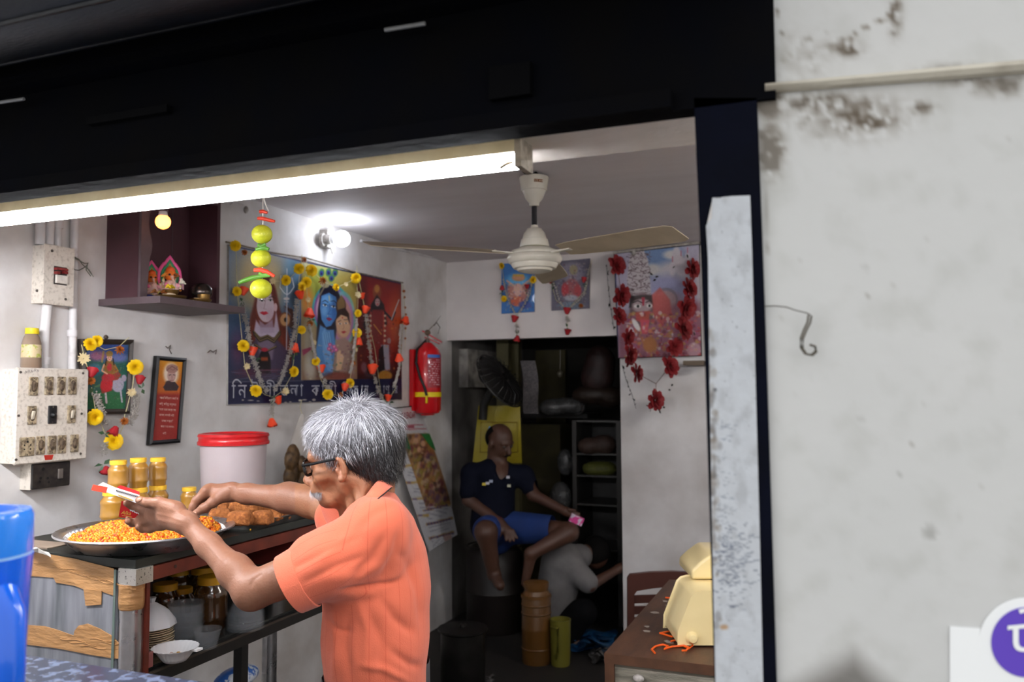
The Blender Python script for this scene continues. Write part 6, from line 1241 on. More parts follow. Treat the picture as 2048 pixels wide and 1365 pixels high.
# ---------------------------------------------------------------- flowers and garlands
def mk(name, mb, m, smooth=True, vc=False): return mesh(name, mb.verts(), mb.f, m, smooth=smooth, col=(np.vstack(mb.c) if vc else None))
def petals(n, r, w_, tilt0, tilt1, cup=.3, th=.0):
    b = MB()
    for k in range(n):
        t = k * 2.399963; q = k / n; rr_ = r * (.25 + .75 * math.sqrt(q + .02)); ti = tilt1 + (tilt0 - tilt1) * q; d = V(math.cos(t) * math.cos(ti), math.sin(t) * math.cos(ti), math.sin(ti)); s = V(-math.sin(t), math.cos(t), 0); n_ = np.cross(d, s)
        base_ = d * rr_ * .15; L1, L2 = rr_ * .65, rr_; b.add([base_ - s * w_ * .3, base_ + s * w_ * .3, base_ + d * L1 + s * w_ + n_ * cup * w_ * .5, base_ + d * L2 + s * w_ * .55, base_ + d * L2 * 1.03, base_ + d * L2 - s * w_ * .55, base_ + d * L1 - s * w_ + n_ * cup * w_ * .5], [(0, 1, 2, 6), (2, 3, 5, 6), (3, 4, 5)])
    return b
M_mari = mat('marigold', (248, 212, 10), .6, noise=.4, nscale=300, col2=(224, 160, 8)); M_rose = mat('plastic_rose', (250, 82, 44), .5, noise=.3, nscale=120, col2=(214, 52, 28)); M_red = mat('dull_red_rose', (176, 30, 40), .6, noise=.4, nscale=120, col2=(110, 20, 28))
M_foil = mat('dried_buds', (204, 198, 190), .4, metal=.1, noise=.7, nscale=260, col2=(120, 110, 100), bump=.5); M_bud = mat('dry_marigold', (176, 96, 24), .8, noise=.5, nscale=250, col2=(100, 50, 16)); M_dry = mat('dry_stem', (206, 196, 156), .8, noise=.5, nscale=120, col2=(150, 150, 90)); M_leafg = mat('dark_leaf', (44, 84, 50), .5, noise=.5, nscale=60, col2=(70, 74, 60)); M_pale = mat('pale_flower', (222, 206, 160), .7, noise=.4, nscale=200, col2=(160, 120, 70))
SHm = {}
bm_ = petals(84, 1, .27, -.25, 1.5); SHm['marigold'] = mk('marigold', bm_, M_mari); SHm['dry'] = mk('dry_marigold', petals(34, 1, .16, -.5, 1.4), M_bud); SHm['pale'] = mk('pale_flower', petals(26, 1, .14, .0, .5), M_pale)
b = MB(); n_ = 9
for lay, (rt, rb, h, o_) in enumerate(((1.0, .45, 1.5, 0), (.75, .4, 1.6, .5), (.45, .3, 1.65, .2))):
    for k in range(3):
        t0 = o_ + k * 2.09; g_ = []
        for j in range(4): zz = -.8 + h * j / 3.; rr_ = rb + (rt - rb) * math.sin(j / 3. * 1.5) + (.12 if j == 3 else 0); g_.append([V(math.cos(t0 + (i - 3) * .42) * rr_, math.sin(t0 + (i - 3) * .42) * rr_, zz - (abs(i - 3) / 3.) ** 2 * .35 * (j == 3)) for i in range(7)])
        b.sheet(g_)
b.lathe([(0, -.95), (.5, -.8), (.42, -.5)], 8); SHm['rose'] = mk('rose', b, M_rose); SHm['red'] = mk('red_rose', b, M_red)
b = MB()
for k in range(46): q = nr.randn(3); q /= np.linalg.norm(q); q *= rnd.uniform(.35, 1); b.ball(q * V(1, 1, .9), rnd.uniform(.10, .22), 5, 4)
SHm['foil'] = mk('dried_buds', b, M_foil)
b = MB(); 
for s in (-1, 1): b.add([V(0, 0, 0), V(.35, s * .5, .1), V(1.0, s * .15 + .3 * s, -.1), V(.3, s * .05, 0)], [(0, 1, 2, 3)])
b.add([V(-.1, 0, 0), V(-.6, .35, .1), V(-1.1, -.1, -.2), V(-.5, -.3, 0)], [(0, 1, 2, 3)]); SHm['leaf'] = mk('leaf', b, M_leafg)
b = MB(); b.ball((0, 0, 0), 1, 8, 6); SHm['bead'] = mk('bead', b, M_foil)
NMK = dict(marigold='marigold', dry='dried_marigold', pale='dried_flower', rose='rose', red='rose', foil='bud_cluster', leaf='leaf', bead='bead')
def flower(kind, pos, r, par, face=(1, -.5, 0), spin=None, meshes=None):
    o = bpy.data.objects.new(NMK.get(kind, kind), (meshes or SHm)[kind]); d = Vector(face) + Vector((rnd.uniform(-.3, .3), rnd.uniform(-.3, .3), rnd.uniform(-.3, .3)))
    if kind in ('rose', 'red'): d = Vector((rnd.uniform(-.3, .3), rnd.uniform(-.5, .5), 1 if rnd.random() < .6 else -1))
    q = d.to_track_quat('Z', 'Y'); o.rotation_mode = 'QUATERNION'; o.rotation_quaternion = q @ Matrix.Rotation(rnd.uniform(0, 6), 3, 'Z').to_quaternion(); o.scale = (r,) * 3 if kind not in ('rose', 'red') else (r * .72, r * .72, r * .8)
    o.location = V(*pos) - WL[par]; return link(o, par)
def garland(label, strings, items, of=.03, group=None, plane=None, name='garland', sr=.0016, cat='garland', smat=None):
    Wp = plane or (lambda x, y, o: W(x, y, o)); T = thing(name, label, cat, Wp(*strings[0][0], of), group)
    for s_ in strings:
        pts = [Wp(x, y, of + rnd.uniform(-.003, .003)) for x, y in s_]; b = MB(); b.tube(pts, sr, 5); obj('string', b, smat or M_dry, T, smooth=True)
    for it in items:
        kind, x, y, rpx = it[:4]; pos = Wp(x, y, of + .010); d = (pos - CAM) @ F; flower(kind, pos, rpx * d / FPX, T)
    return T
def run(kind, pts, step, r):
    out = []; pts = np.array(pts, float)
    for a, b_ in zip(pts[:-1], pts[1:]):
        n = max(1, int(np.hypot(*(b_ - a)) / step))
        for k in range(n): q = a + (b_ - a) * (k + rnd.random() * .5) / n; out.append((kind, q[0] + rnd.uniform(-1, 1), q[1], r * rnd.uniform(.8, 1.15)))
    return out
L1 = [(472, 490), (473, 540), (476, 600), (482, 660), (490, 735), (505, 770), (530, 790), (548, 795)]; R1_ = [(604, 510), (598, 560), (598, 640), (590, 700), (584, 750), (566, 782), (548, 795)]
garland('tinsel and marigold garland hanging over the left portrait of the banner', [L1, R1_, [(548, 795), (545, 846)]],
    run('foil', [(484, 606), (496, 660), (506, 715), (524, 770), (536, 786)], 7, 7) + run('foil', [(594, 600), (590, 660), (580, 705), (562, 760), (550, 782)], 6, 5.5) + run('foil', [(546, 800), (544, 832)], 7, 6) +
    [('marigold', 471, 492, 10), ('dry', 489, 505, 6), ('marigold', 474, 583, 9), ('rose', 487, 583, 12), ('marigold', 487, 692, 11), ('rose', 505, 703, 13), ('marigold', 512, 782, 11), ('rose', 600, 590, 13), ('marigold', 603, 660, 8), ('rose', 589, 696, 14), ('marigold', 588, 744, 10), ('pale', 571, 783, 8), ('rose', 556, 801, 12), ('rose', 544, 846, 13), ('leaf', 484, 604, 9), ('leaf', 512, 718, 11), ('leaf', 588, 712, 11), ('leaf', 545, 800, 12), ('pale', 494, 733, 7)])
L2 = [(606, 516), (612, 560), (618, 640), (630, 710), (640, 755), (656, 788), (680, 792)]; R2_ = [(712, 540), (716, 600), (714, 680), (706, 730), (698, 768), (680, 792)]
garland('tinsel and marigold garland hanging over the middle portrait of the banner', [L2, R2_, [(606, 516), (598, 540), (572, 563), (545, 563)], [(606, 516), (622, 538), (644, 562), (672, 576), (712, 558)]],
    run('bead', [(618, 650), (632, 720), (645, 758)], 4, 3.2) + run('foil', [(648, 762), (662, 786)], 7, 7) + run('bead', [(714, 640), (706, 720), (700, 748)], 4, 3.2) +
    [('marigold', 598, 538, 10), ('marigold', 572, 561, 10), ('marigold', 623, 541, 11), ('marigold', 613, 565, 10), ('marigold', 604, 574, 9), ('dry', 608, 520, 6), ('dry', 645, 562, 8), ('marigold', 672, 575, 7), ('marigold', 712, 557, 10), ('pale', 545, 563, 7), ('pale', 692, 569, 5), ('rose', 619, 626, 14), ('dry', 620, 648, 7), ('marigold', 632, 723, 8), ('rose', 642, 738, 12), ('marigold', 656, 789, 10), ('marigold', 716, 627, 7), ('marigold', 714, 666, 9), ('rose', 717, 683, 12), ('dry', 706, 727, 6), ('marigold', 700, 767, 9), ('rose', 690, 775, 11), ('dry', 681, 791, 6), ('pale', 628, 686, 6), ('pale', 711, 700, 5), ('leaf', 622, 640, 9), ('leaf', 716, 694, 9), ('pale', 616, 600, 6)])
L3 = [(713, 532), (726, 600), (736, 680), (744, 740), (760, 790), (776, 818)]; R3_ = [(803, 566), (806, 640), (802, 720), (790, 780), (776, 800)]
garland('tinsel garland with orange roses hanging over the right red portrait of the banner', [L3, R3_, [(712, 540), (750, 700), (762, 790), (792, 840)], [(806, 570), (812, 650), (810, 700)]],
    run('foil', [(732, 630), (742, 720), (756, 780), (768, 800)], 8, 5) + run('bead', [(802, 650), (798, 740), (788, 775)], 4, 3.4) + run('dry', [(808, 580), (812, 640), (811, 690)], 14, 3) +
    [('rose', 724, 592, 9), ('rose', 731, 620, 11), ('pale', 716, 590, 7), ('rose', 811, 641, 12), ('rose', 798, 716, 12), ('rose', 745, 738, 15), ('rose', 776, 796, 10), ('rose', 791, 842, 9), ('leaf', 778, 806, 12), ('leaf', 799, 728, 8), ('leaf', 768, 838, 9), ('foil', 774, 846, 7), ('dry', 766, 852, 5)])
# garland on the goddess picture
garland('yellow marigold and red rose garland around the goddess picture', [[(186, 688), (210, 700), (238, 694), (258, 675)], [(163, 690), (170, 720), (178, 745)], [(183, 775), (190, 815), (190, 836)], [(202, 848), (208, 862), (218, 876)], [(269, 745), (265, 775), (258, 800), (252, 824)], [(250, 828), (248, 848), (238, 872)]],
    run('foil', [(192, 790), (205, 830), (212, 850)], 8, 9) + run('foil', [(274, 790), (270, 830), (256, 850)], 8, 9) + run('foil', [(212, 890), (208, 915)], 9, 9) +
    [('marigold', 181, 689, 12), ('marigold', 194, 683, 11), ('marigold', 271, 735, 14), ('marigold', 190, 835, 15), ('marigold', 228, 883, 16), ('dry', 240, 700, 9), ('dry', 182, 762, 9), ('pale', 167, 718, 12), ('pale', 263, 785, 9), ('dry', 249, 843, 8), ('red', 184, 745, 15), ('red', 280, 760, 13), ('red', 228, 863, 15), ('red', 211, 942, 13), ('leaf', 188, 775, 14), ('leaf', 284, 777, 12), ('leaf', 206, 930, 15), ('leaf', 210, 868, 12)], of=.045)
b = MB(); b.lathe([(.006, -.006), (.010, 0), (.006, .006)], 12, W(212, 675, .02), (1, 0, 0), cap=False); tag(obj('hanging_ring', b, M_nail, None, smooth=True), 'dark hanging ring at the top of the goddess picture', 'ring')
# lemon and chilli charm hanging in front of the banner
dl = 2.25; LC = thing('lemon_charm', 'string of three lemons with green and red chillies hanging from a long thread', 'charm', P(524, 580, dl))
b = MB(); b.tube([P(526, 114, dl), P(526, 455, dl), P(524, 600, dl)], .0018, 6); b.tube([P(527, 395, dl), P(531, 408, dl), P(537, 423, dl)], .002, 6); obj('string', b, mat('string_white', (220, 216, 208), .8), LC, smooth=True)
M_lem = mat('lemon_skin', (196, 202, 48), .45, noise=.5, nscale=22, col2=(176, 172, 26), bump=.25, bscale=260, coat=.2, spec=.4)
for (x, y, r_) in ((524, 469, 20), (522, 517, 19.5), (522, 578, 21)):
    b = MB(); rr_ = r_ * dl / FPX; b.ball(P(x, y, dl), V(1.03, 1, .95) * rr_, 24, 16); b.lathe([(rr_ * .22, 0), (rr_ * .12, rr_ * .13), (0, rr_ * .15)], 10, P(x + r_ * .8, y + r_ * .2, dl), R * .95 - U * .2); obj('lemon', b, M_lem, LC, smooth=True)
def chilli(pts, r, m): b = MB(); n = len(pts); b.tube([P(x, y, dl - .012) for x, y in pts], [r * dl / FPX * (.5 + .5 * math.sin(PI * min(.95, (i + .7) / n))) for i in range(n)], 10); obj('chilli', b, m, LC, smooth=True)
M_gch = mat('green_chilli', (92, 148, 52), .3, coat=.3, noise=.3, nscale=60); M_rch = mat('red_chilli', (236, 70, 44), .3, coat=.3)
chilli(((478, 566), (490, 561), (505, 556), (522, 553), (540, 552)), 5, M_gch); chilli(((508, 541), (520, 540), (534, 544), (549, 553)), 5, M_rch); chilli(((512, 500), (520, 497), (530, 496), (538, 499)), 5, M_gch); chilli(((516, 489), (522, 494), (531, 488)), 4.5, M_gch); chilli(((515, 437), (524, 437), (540, 441), (550, 443)), 4, M_rch); chilli(((519, 424), (526, 423), (535, 426)), 4, M_rch); chilli(((518, 547), (526, 551), (538, 547)), 4, M_gch)
# ---------------------------------------------------------------- extinguisher
c = W(855, 830, .085); r_ = 27 / FPX * ((c - CAM) @ F); zb_ = W(855, 831, .085)[2]; zt_ = W(855, 700, .085)[2]; c[2] = zb_; hX = zt_ - zb_
FX = thing('fire_extinguisher', 'red fire extinguisher with black hose and yellow strap on the left wall', 'extinguisher', c)
M_fire = mat('fire_red', (196, 16, 26), .3, coat=.4, noise=.2, nscale=10)
b = MB(); b.lathe([(0, 0), (r_ * .5, 0), (r_ * .55, .008), (r_ * .85, .014), (r_, .035), (r_, hX * .92), (r_ * .85, hX), (r_ * .5, hX + .03), (r_ * .3, hX + .045), (0, hX + .045)], 32, c); obj('cylinder', b, M_fire, FX, smooth=True)
b = MB(); b.box(c + V(-.08, -r_ - .01, .03), c + V(-.05, -r_ + .02, hX)); obj('back_plate', b, M_fire, FX)
b = MB(); b.lathe([(r_ * 1.01, .28 * hX), (r_ * 1.03, .28 * hX), (r_ * 1.03, .35 * hX), (r_ * 1.01, .35 * hX)], 32, c, cap=False); obj('strap', b, mat('yellow_strap', (236, 210, 20), .5), FX, smooth=True)
b = MB(); b.box(c + R * .004 - F * (r_ + .008) + V(-.006, -.004, .2 * hX), c + R * .004 - F * (r_ + .008) + V(.006, .004, .34 * hX)); obj('buckle', b, MATS['yellow_strap'], FX)
gg = [[c + R * (math.sin(a_) * r_ * 1.012) - F0 * (math.cos(a_) * r_ * 1.012) + Z0 * (hX * (.92 - .50 * j / 79.)) for a_ in np.linspace(.1, 1.25, 50)] for j in range(80)]
gg = np.array(gg); pu = np.tile(np.linspace(0, 1, 50), 80); pv = np.repeat(np.linspace(0, 1, 80), 50); pt = Paint(pu * 50, pv * 80, (150, 30, 44)); pt.poly([(0, 0), (50, 0), (50, 8), (0, 8)], (60, 110, 190))
for j in range(12):
    for _ in range(9): x = rnd.uniform(2, 46); y = 13 + j * 5.4; pt.line([(x, y), (x + rnd.uniform(1, 4), y + rnd.uniform(-1, 1))], 1.6, (224, 196, 200), .8, .9)
printed('instruction_label', gg, pt, M_print, FX)
b = MB(); b.tube([c + Z0 * (hX + .03), c + Z0 * (hX + .075)], .014, 12); obj('valve', b, M_nail, FX, smooth=True)
b = MB(); b.obox(c + Z0 * (hX + .085) + R * .03, (R * .85 - Z0 * .5, F0, Z0 * .85 + R * .5), (.075, .009, .006)); obj('lever', b, mat('lever_red', (150, 30, 30), .4), FX)
b = MB(); b.obox(c + Z0 * (hX + .06) + R * .03, (R * .9 - Z0 * .4, F0, Z0 * .9 + R * .4), (.055, .008, .005)); obj('handle', b, MATS['lever_red'], FX)
hs2 = [c + Z0 * (hX + .06) - R * .01, c - R * (r_ * .7) + Z0 * (hX * 1.0) - F0 * r_ * .6, c - R * (r_ * .75) + Z0 * hX * .8 - F0 * r_ * .85, c - R * (r_ * .45) + Z0 * hX * .58 - F0 * r_ * 1.0, c - R * (r_ * .1) + Z0 * hX * .42 - F0 * r_ * 1.08, c + R * (r_ * .05) + Z0 * hX * .30 - F0 * r_ * 1.12]
b = MB(); b.tube(hs2, .0085, 10); obj('hose', b, mat('black_rubber', (18, 18, 18), .5), FX, smooth=True)
b = MB(); b.tube([c + Z0 * (hX + .08), c + Z0 * (hX + .13) + R * .01, c + Z0 * (hX + .17) + R * .05, c + Z0 * (hX + .22) + R * .085], [.004, .003, .002, .001], 6); b.ball(c + Z0 * (hX + .11), V(.022, .02, .02), 8, 6); obj('dry_sprig', b, mat('dry_brown', (96, 80, 66), .8), FX, smooth=True)
# ---------------------------------------------------------------- calendar
def p_cal(u, w_):
    p = Paint(u, w_, (196, 194, 196)); p.poly([(800, 868), (858, 868), (905, 1010), (850, 1018)], (150, 110, 70), 2)
    for _ in range(420):
        t = rnd.random(); x = 806 + t * 48 + rnd.uniform(0, 46); y = 870 + t * 140 + rnd.uniform(-10, 10)
        p.ell(x, y, rnd.uniform(1.5, 5), rnd.uniform(2, 8), rnd.choice([(120, 50, 70), (176, 120, 60), (150, 140, 60), (110, 60, 40), (190, 170, 150), (90, 60, 100), (200, 150, 110), (70, 50, 44)]), 18, 2, .6)
    p.poly([(798, 868), (812, 868), (822, 900), (806, 896)], (40, 110, 60), 2); p.poly([(842, 868), (862, 868), (876, 905), (862, 895)], (30, 120, 60), 2)
    for (x, y, r_) in ((832, 882, 6), (846, 888, 6), (838, 900, 5)): p.ell(x, y, r_ * .8, r_, (206, 160, 130), 0, 1.5)
    # left months strip & lower months
    p.poly([(782, 868), (800, 868), (852, 1016), (905, 1008), (916, 1070), (858, 1106), (838, 1040)], (204, 204, 208), 1.2)
    for k in range(5): x, y = 790 + 11.5 * k, 900 + 33 * k; p.line([(x, y), (x + 20, y - 1)], 5, (190, 150, 60), 1, .8); p.line([(x + 2, y), (x + 8, y)], 3, (90, 60, 130), 1, .8); [p.line([(x + 2 + j * .8, y - 24 + 4.5 * j), (x + 15 + j * .8, y - 25 + 4.5 * j)], 1.2, (120, 120, 140), 1, .7) for j in range(4)]
    for k in range(3): x, y = 848 + 6 * k, 1022 + 28 * k; p.line([(x, y), (x + 54 - 4 * k, y - 13)], 5, (170, 130, 60), 1, .8); [p.line([(x + 6 * j + 2, y - .5 - 1.4 * j), (x + 6 * j + 4, y - 1 - 1.4 * j)], 4, (80, 60, 120), 1, .8) for j in range(8)]; [p.line([(x + 4 + j, y + 6 + 4 * j), (x + 48 - j, y - 5 + 4 * j)], 1.1, (140, 140, 156), 1, .7) for j in range(4)]
    p.poly([(768, 822), (840, 818), (856, 866), (780, 870)], (200, 198, 200), 1); p.line([(800, 856), (826, 854)], 6, (150, 40, 60), 1, .7)
    for (y, a, b_) in ((852, 798, 846), (860, 800, 852)): p.line([(a, y), (b_, y - 2)], 1.8, (170, 60, 76), 1, .8)
    p.poly([(886, 1072), (902, 1068), (904, 1080), (890, 1084)], (196, 150, 140), 2, .7); p.noise(5); return p
Wc = lambda x, y, o: W(x, y, o)
tl, tr_, br, bl = (768, 816), (838, 812), (916, 1072), (858, 1106)
gy = []
rowsL = [(768, 818), (776, 850), (786, 885), (800, 930), (818, 985), (838, 1045), (858, 1104)]; rowsR = [(838, 812), (852, 850), (868, 890), (882, 935), (896, 985), (908, 1035), (915, 1070)]
tt_ = np.linspace(0, 1, 120); LLx = [np.interp(tt_, np.linspace(0, 1, 7), [r_[i] for r_ in rowsL]) for i in (0, 1)]; RRx = [np.interp(tt_, np.linspace(0, 1, 7), [r_[i] for r_ in rowsR]) for i in (0, 1)]
gc = np.array([[W(LLx[0][j] * (1 - s_) + RRx[0][j] * s_, LLx[1][j] * (1 - s_) + RRx[1][j] * s_, .012 + .02 * math.sin(j / 18.) ** 2 + .015 * (1 - abs(2 * s_ - 1)) + (j / 119.) * .05) for s_ in np.linspace(0, 1, 70)] for j in range(120)])
u_, w2 = proj(gc.reshape(-1, 3)); CA = thing('wall_calendar', 'long curled paper wall calendar with a crowded deity picture hanging askew', 'calendar', W(840, 1100)); printed('calendar_sheet', gc, p_cal(u_, w2), M_print, CA)
b = MB(); b.tube([gc[0][0] + NX * .002, gc[0][35] + NX * .004, gc[0][69] + NX * .002], .004, 8); obj('hanging_rod', b, mat('black_rod', (20, 20, 20), .5), CA, smooth=True)
M_crim = mat('crimson_ink', (160, 30, 50), .6)
a, b_ = gc[14][8] + NX * .006, gc[12][60] + NX * .006; text('calendar_title', 'GURU CALENDAR', a, b_ - a, np.cross(NX, b_ - a), .058, M_crim, CA, .004, .62)
# clear bag hanging behind his head
bg_ = W(620, 965, .09); PBg = thing('hanging_bag', 'clear plastic bag of dark brown sweets hanging from a nail behind his head', 'bag', bg_)
b = MB(); cb2 = W(622, 930, .09); top_ = W(604, 800, .02)
ring = lambda c_, rx, rz: None
prof = [((596, 828), .010), ((592, 850), .024), ((592, 880), .06), ((594, 910), .10), ((596, 950), .125), ((598, 990), .12), ((600, 1010), .05)]
rows = []
for (q, rr_) in prof: cc_ = W(q[0] + 8, q[1], .075); rows.append([cc_ + V(.5 * math.cos(t) * rr_ * (1 + .08 * math.sin(5 * t)), math.sin(t) * rr_ * (1 + .08 * math.sin(7 * t)), 0) for t in np.linspace(0, 2 * PI, 29)])
b.sheet(rows); obj('bag_film', b, mat('film', (210, 200, 190), .2, alpha=.32, noise=.5, nscale=30, col2=(240, 236, 230)), PBg, smooth=True)
b = MB(); b.tube([top_, W(600, 815, .02), W(604, 828, .05)], .0015, 5); obj('tie', b, M_dry, PBg, smooth=True)
b = MB()
for k in range(22): q = W(576 + rnd.uniform(0, 56), 900 + rnd.uniform(8, 80), .12 + rnd.uniform(-.01, .02)); b.ball(q, V(.025, .045, .06) * rnd.uniform(.7, 1.1), 10, 7)
obj('brown_contents', b, mat('bag_brown', (58, 40, 26), .4, noise=.7, nscale=40, col2=(110, 84, 50)), PBg, smooth=True, kind='stuff')
# conduit from the bulb holder along the ceiling edge
pipe('thin white casing running from the white bulb towards the fan', [(722, 482), (800, 500), (893, 521)], .009)
b = MB(); c = W(655, 478, .03); b.box(c - V(.03, .03, .05), c + V(.02, .03, .045)); b.tube([c + V(.02, 0, -.04), c + V(.03, .01, -.08)], .008, 8); tag(obj('junction_box', b, M_grimy, None), 'grimy white junction box beside the white bulb', 'junction box')
# ================================================================== ceiling fan
fc = P(1068, 350, 3.48); fc[2] = ZC; FN = thing('ceiling_fan', 'old cream ceiling fan hanging from a broken hole in the ceiling', 'fan', fc)
M_fan = mat('fan_cream', (222, 218, 204), .35, noise=.4, nscale=12, col2=(196, 188, 168), coat=.3); M_fan2 = mat('fan_blade', (176, 162, 138), .45, noise=.5, nscale=8, col2=(140, 124, 100))
K = 3.48 / FPX; zz = lambda py: ZC - (py - 350) * K * 1.0
b = MB(); b.tube([fc, fc + V(0, 0, zz(356) - ZC)], .008, 8); obj('hanger', b, M_nail, FN, smooth=True)
b = MB(); b.lathe([(.030 * 2, zz(356)), (.062, zz(357)), (.060, zz(364)), (.054, zz(383)), (.049, zz(384)), (.036, zz(400)), (.022, zz(408)), (.020, zz(414)), (.013, zz(415))][::-1], 32, (fc[0], fc[1], 0)); obj('canopy', b, M_fan, FN, smooth=True)
b = MB(); b.tube([(fc[0], fc[1], zz(410)), (fc[0], fc[1], zz(462))], .0115, 14); obj('down_rod', b, mat('rod_dark', (44, 44, 48), .35, metal=.5), FN, smooth=True)
b = MB(); b.lathe([(0, zz(549)), (.04, zz(548.5)), (.070, zz(545)), (.075, zz(541)), (.088, zz(540)), (.098, zz(533)), (.098, zz(531)), (.108, zz(529)), (.1155, zz(523)), (.1155, zz(519)), (.110, zz(514)), (.106, zz(513)), (.106, zz(510)), (.098, zz(505)), (.075, zz(501)), (.068, zz(499))], 48, (fc[0], fc[1], 0)); obj('motor_cover', b, M_fan, FN, smooth=True)
b = MB(); b.lathe([(.055, zz(502)), (.055, zz(496))], 24, (fc[0], fc[1], 0)); obj('winding', b, mat('copper_green', (130, 124, 60), .5, noise=.5, nscale=80), FN, smooth=True)
b = MB(); b.lathe([(.062, zz(497)), (.062, zz(494)), (.056, zz(482)), (.051, zz(481)), (.045, zz(470)), (.030, zz(460)), (.016, zz(458)), (.014, zz(453))], 36, (fc[0], fc[1], 0)); obj('upper_cup', b, M_fan, FN, smooth=True)
zb_ = zz(513)
for k, ang in enumerate((-152, -46, 80)):
    a_ = math.radians(ang); d = R * math.cos(a_) + F0 * math.sin(a_); d[2] = 0; d /= np.linalg.norm(d); s = np.cross(Z0, d); c = V(fc[0], fc[1], zb_)
    b = MB(); b.obox(c + d * .15, (d, s, Z0), (.055, .014, .003)); b.ball(c + d * .185 + Z0 * .004, .006, 8, 6); ar = obj('blade_arm', b, M_fan, FN)
    b = MB(); rows = []
    for (t, w_) in ((.16, .045), (.22, .055), (.4, .062), (.6, .066), (.70, .064), (.725, .05)): rows.append([c + d * t + s * w_ * q + Z0 * (w_ * q * -.30 + .004 - .02 * (t - .16)) for q in (-1, -.4, .2, .7, 1)])
    b.sheet(rows, thick=.003, nrm=(0, 0, 1)); obj('blade', b, M_fan2, FN, smooth=True, angle=50)
p_ = FN
for k, ch in enumerate('USHA'):
    c = V(fc[0], fc[1], 0); a0 = -1.45 + .16 * k
    cc = V(fc[0], fc[1], zz(369)); out = R * math.sin(.05 + k * .16) - F0 * math.cos(.05 + k * .16); side = R * math.cos(.05 + k * .16) + F0 * math.sin(.05 + k * .16)
    b = MB(); b.obox(cc + out * .0592, (side, Z0, out), (.0044, .006, .0012)); bd = obj('badge_tile', b, mat('badge_brown', (150, 104, 66), .5), FN)
    text('badge_letter', ch, cc + out * .0606 - side * .0032 - Z0 * .0042, side, Z0, .0115, mat('badge_white', (232, 222, 206), .5), bd, .0004)
v = [onz(x, y, ZC - .001) for x, y in ((1043, 342), (1066, 346), (1072, 343), (1080, 350), (1092, 357), (1058, 358))]; b = MB(); b.prism(v, (0, 0, -.001)); hole = tag(obj('ceiling_hole', b, mat('hole_dark', (8, 8, 8), .9), None), 'broken dark hole in the ceiling around the fan hook', 'hole')
# ================================================================== back wall: pictures and garlands
def B(x, y, o=0.0): return ony(x, y, YB - o)
def flat_picture(name, label, c4, paintfn, n, of=.01, edge=None):
    q = [B(x, y, of + (oo if len(t) > 2 else 0)) for t in c4 for x, y, oo in [((*t, 0) if len(t) == 2 else t)]]; T = thing(name, label, 'picture', (q[3] + q[2]) / 2); g = pgrid(*q, *n); u, w_ = proj(g.reshape(-1, 3)); printed('print', g, paintfn(u, w_), M_print, T)
    b = MB(); b.prism([x + V(0, .0015, 0) for x in q], (0, .006, 0)); obj('backing_card', b, mat('card_edge', (150, 140, 126), .7), T); 
    if edge: b = MB(); b.tube(q, edge, 6, closed=True); obj('frame', b, M_bfr, T)
    return T
def p_s1(u, w_):
    p = Paint(u, w_, (50, 110, 180)); p.ell(1036, 580, 22, 30, (180, 120, 110), soft=8); p.ell(1036, 560, 24, 12, (90, 170, 220), soft=8); p.ell(1037, 556, 13, 7, (190, 140, 100), soft=2)
    for k in range(5): p.ell(1028 + 4.4 * k, 556, 2.6, 3.6, (206, 150, 110), 0, 1); p.ell(1028 + 4.4 * k, 551, 2.4, 2.4, (200, 160, 60), 0, 1)
    p.ell(1036, 580, 9, 13, (214, 170, 160), 0, 2); p.ell(1034, 603, 13, 10, (190, 90, 60), 0, 2); p.line([(1028, 572), (1014, 562)], 3, (206, 160, 140)); p.line([(1044, 572), (1060, 560)], 3, (206, 160, 140)); p.line([(1028, 580), (1018, 594)], 3, (206, 160, 140)); p.line([(1044, 580), (1056, 592)], 3, (206, 160, 140)); p.ell(1050, 610, 12, 8, (60, 80, 150), soft=4)
    for _ in range(90): p.ell(rnd.uniform(1006, 1066), rnd.uniform(565, 622), rnd.uniform(.8, 2), rnd.uniform(.8, 2), rnd.choice([(220, 190, 120), (140, 60, 50), (60, 80, 150), (230, 210, 200)]), soft=1, a=.5)
    p.noise(5); return p
flat_picture('small_picture', 'small blue print of a many-headed deity on the white panel left of the fan', [(1003, 528), (1069, 524), (1069, 624), (1003, 628)], p_s1, (70, 100))
def p_s2(u, w_):
    p = Paint(u, w_, (96, 92, 108)); p.ell(1145, 545, 26, 20, (130, 124, 140), soft=8); p.ell(1144, 580, 16, 22, (150, 80, 84), soft=5); p.ell(1130, 580, 7, 14, (170, 50, 60), soft=3); p.ell(1156, 582, 7, 12, (166, 60, 66), soft=3); p.ell(1142, 612, 26, 8, (110, 124, 140), soft=4); p.ell(1147, 540, 8, 10, (150, 140, 110), soft=2); p.ell(1142, 596, 14, 6, (160, 160, 170), soft=3)
    for _ in range(160): p.ell(rnd.uniform(1106, 1176), rnd.uniform(528, 616), rnd.uniform(.8, 2), rnd.uniform(.8, 2), rnd.choice([(190, 170, 150), (60, 50, 60), (120, 60, 70), (170, 170, 180), (60, 60, 90)]), soft=1, a=.5)
    p.noise(5); return p
flat_picture('small_picture', 'small dark reddish deity print on the white panel behind the fan', [(1103, 524), (1180, 517), (1179, 617), (1103, 622)], p_s2, (80, 100))
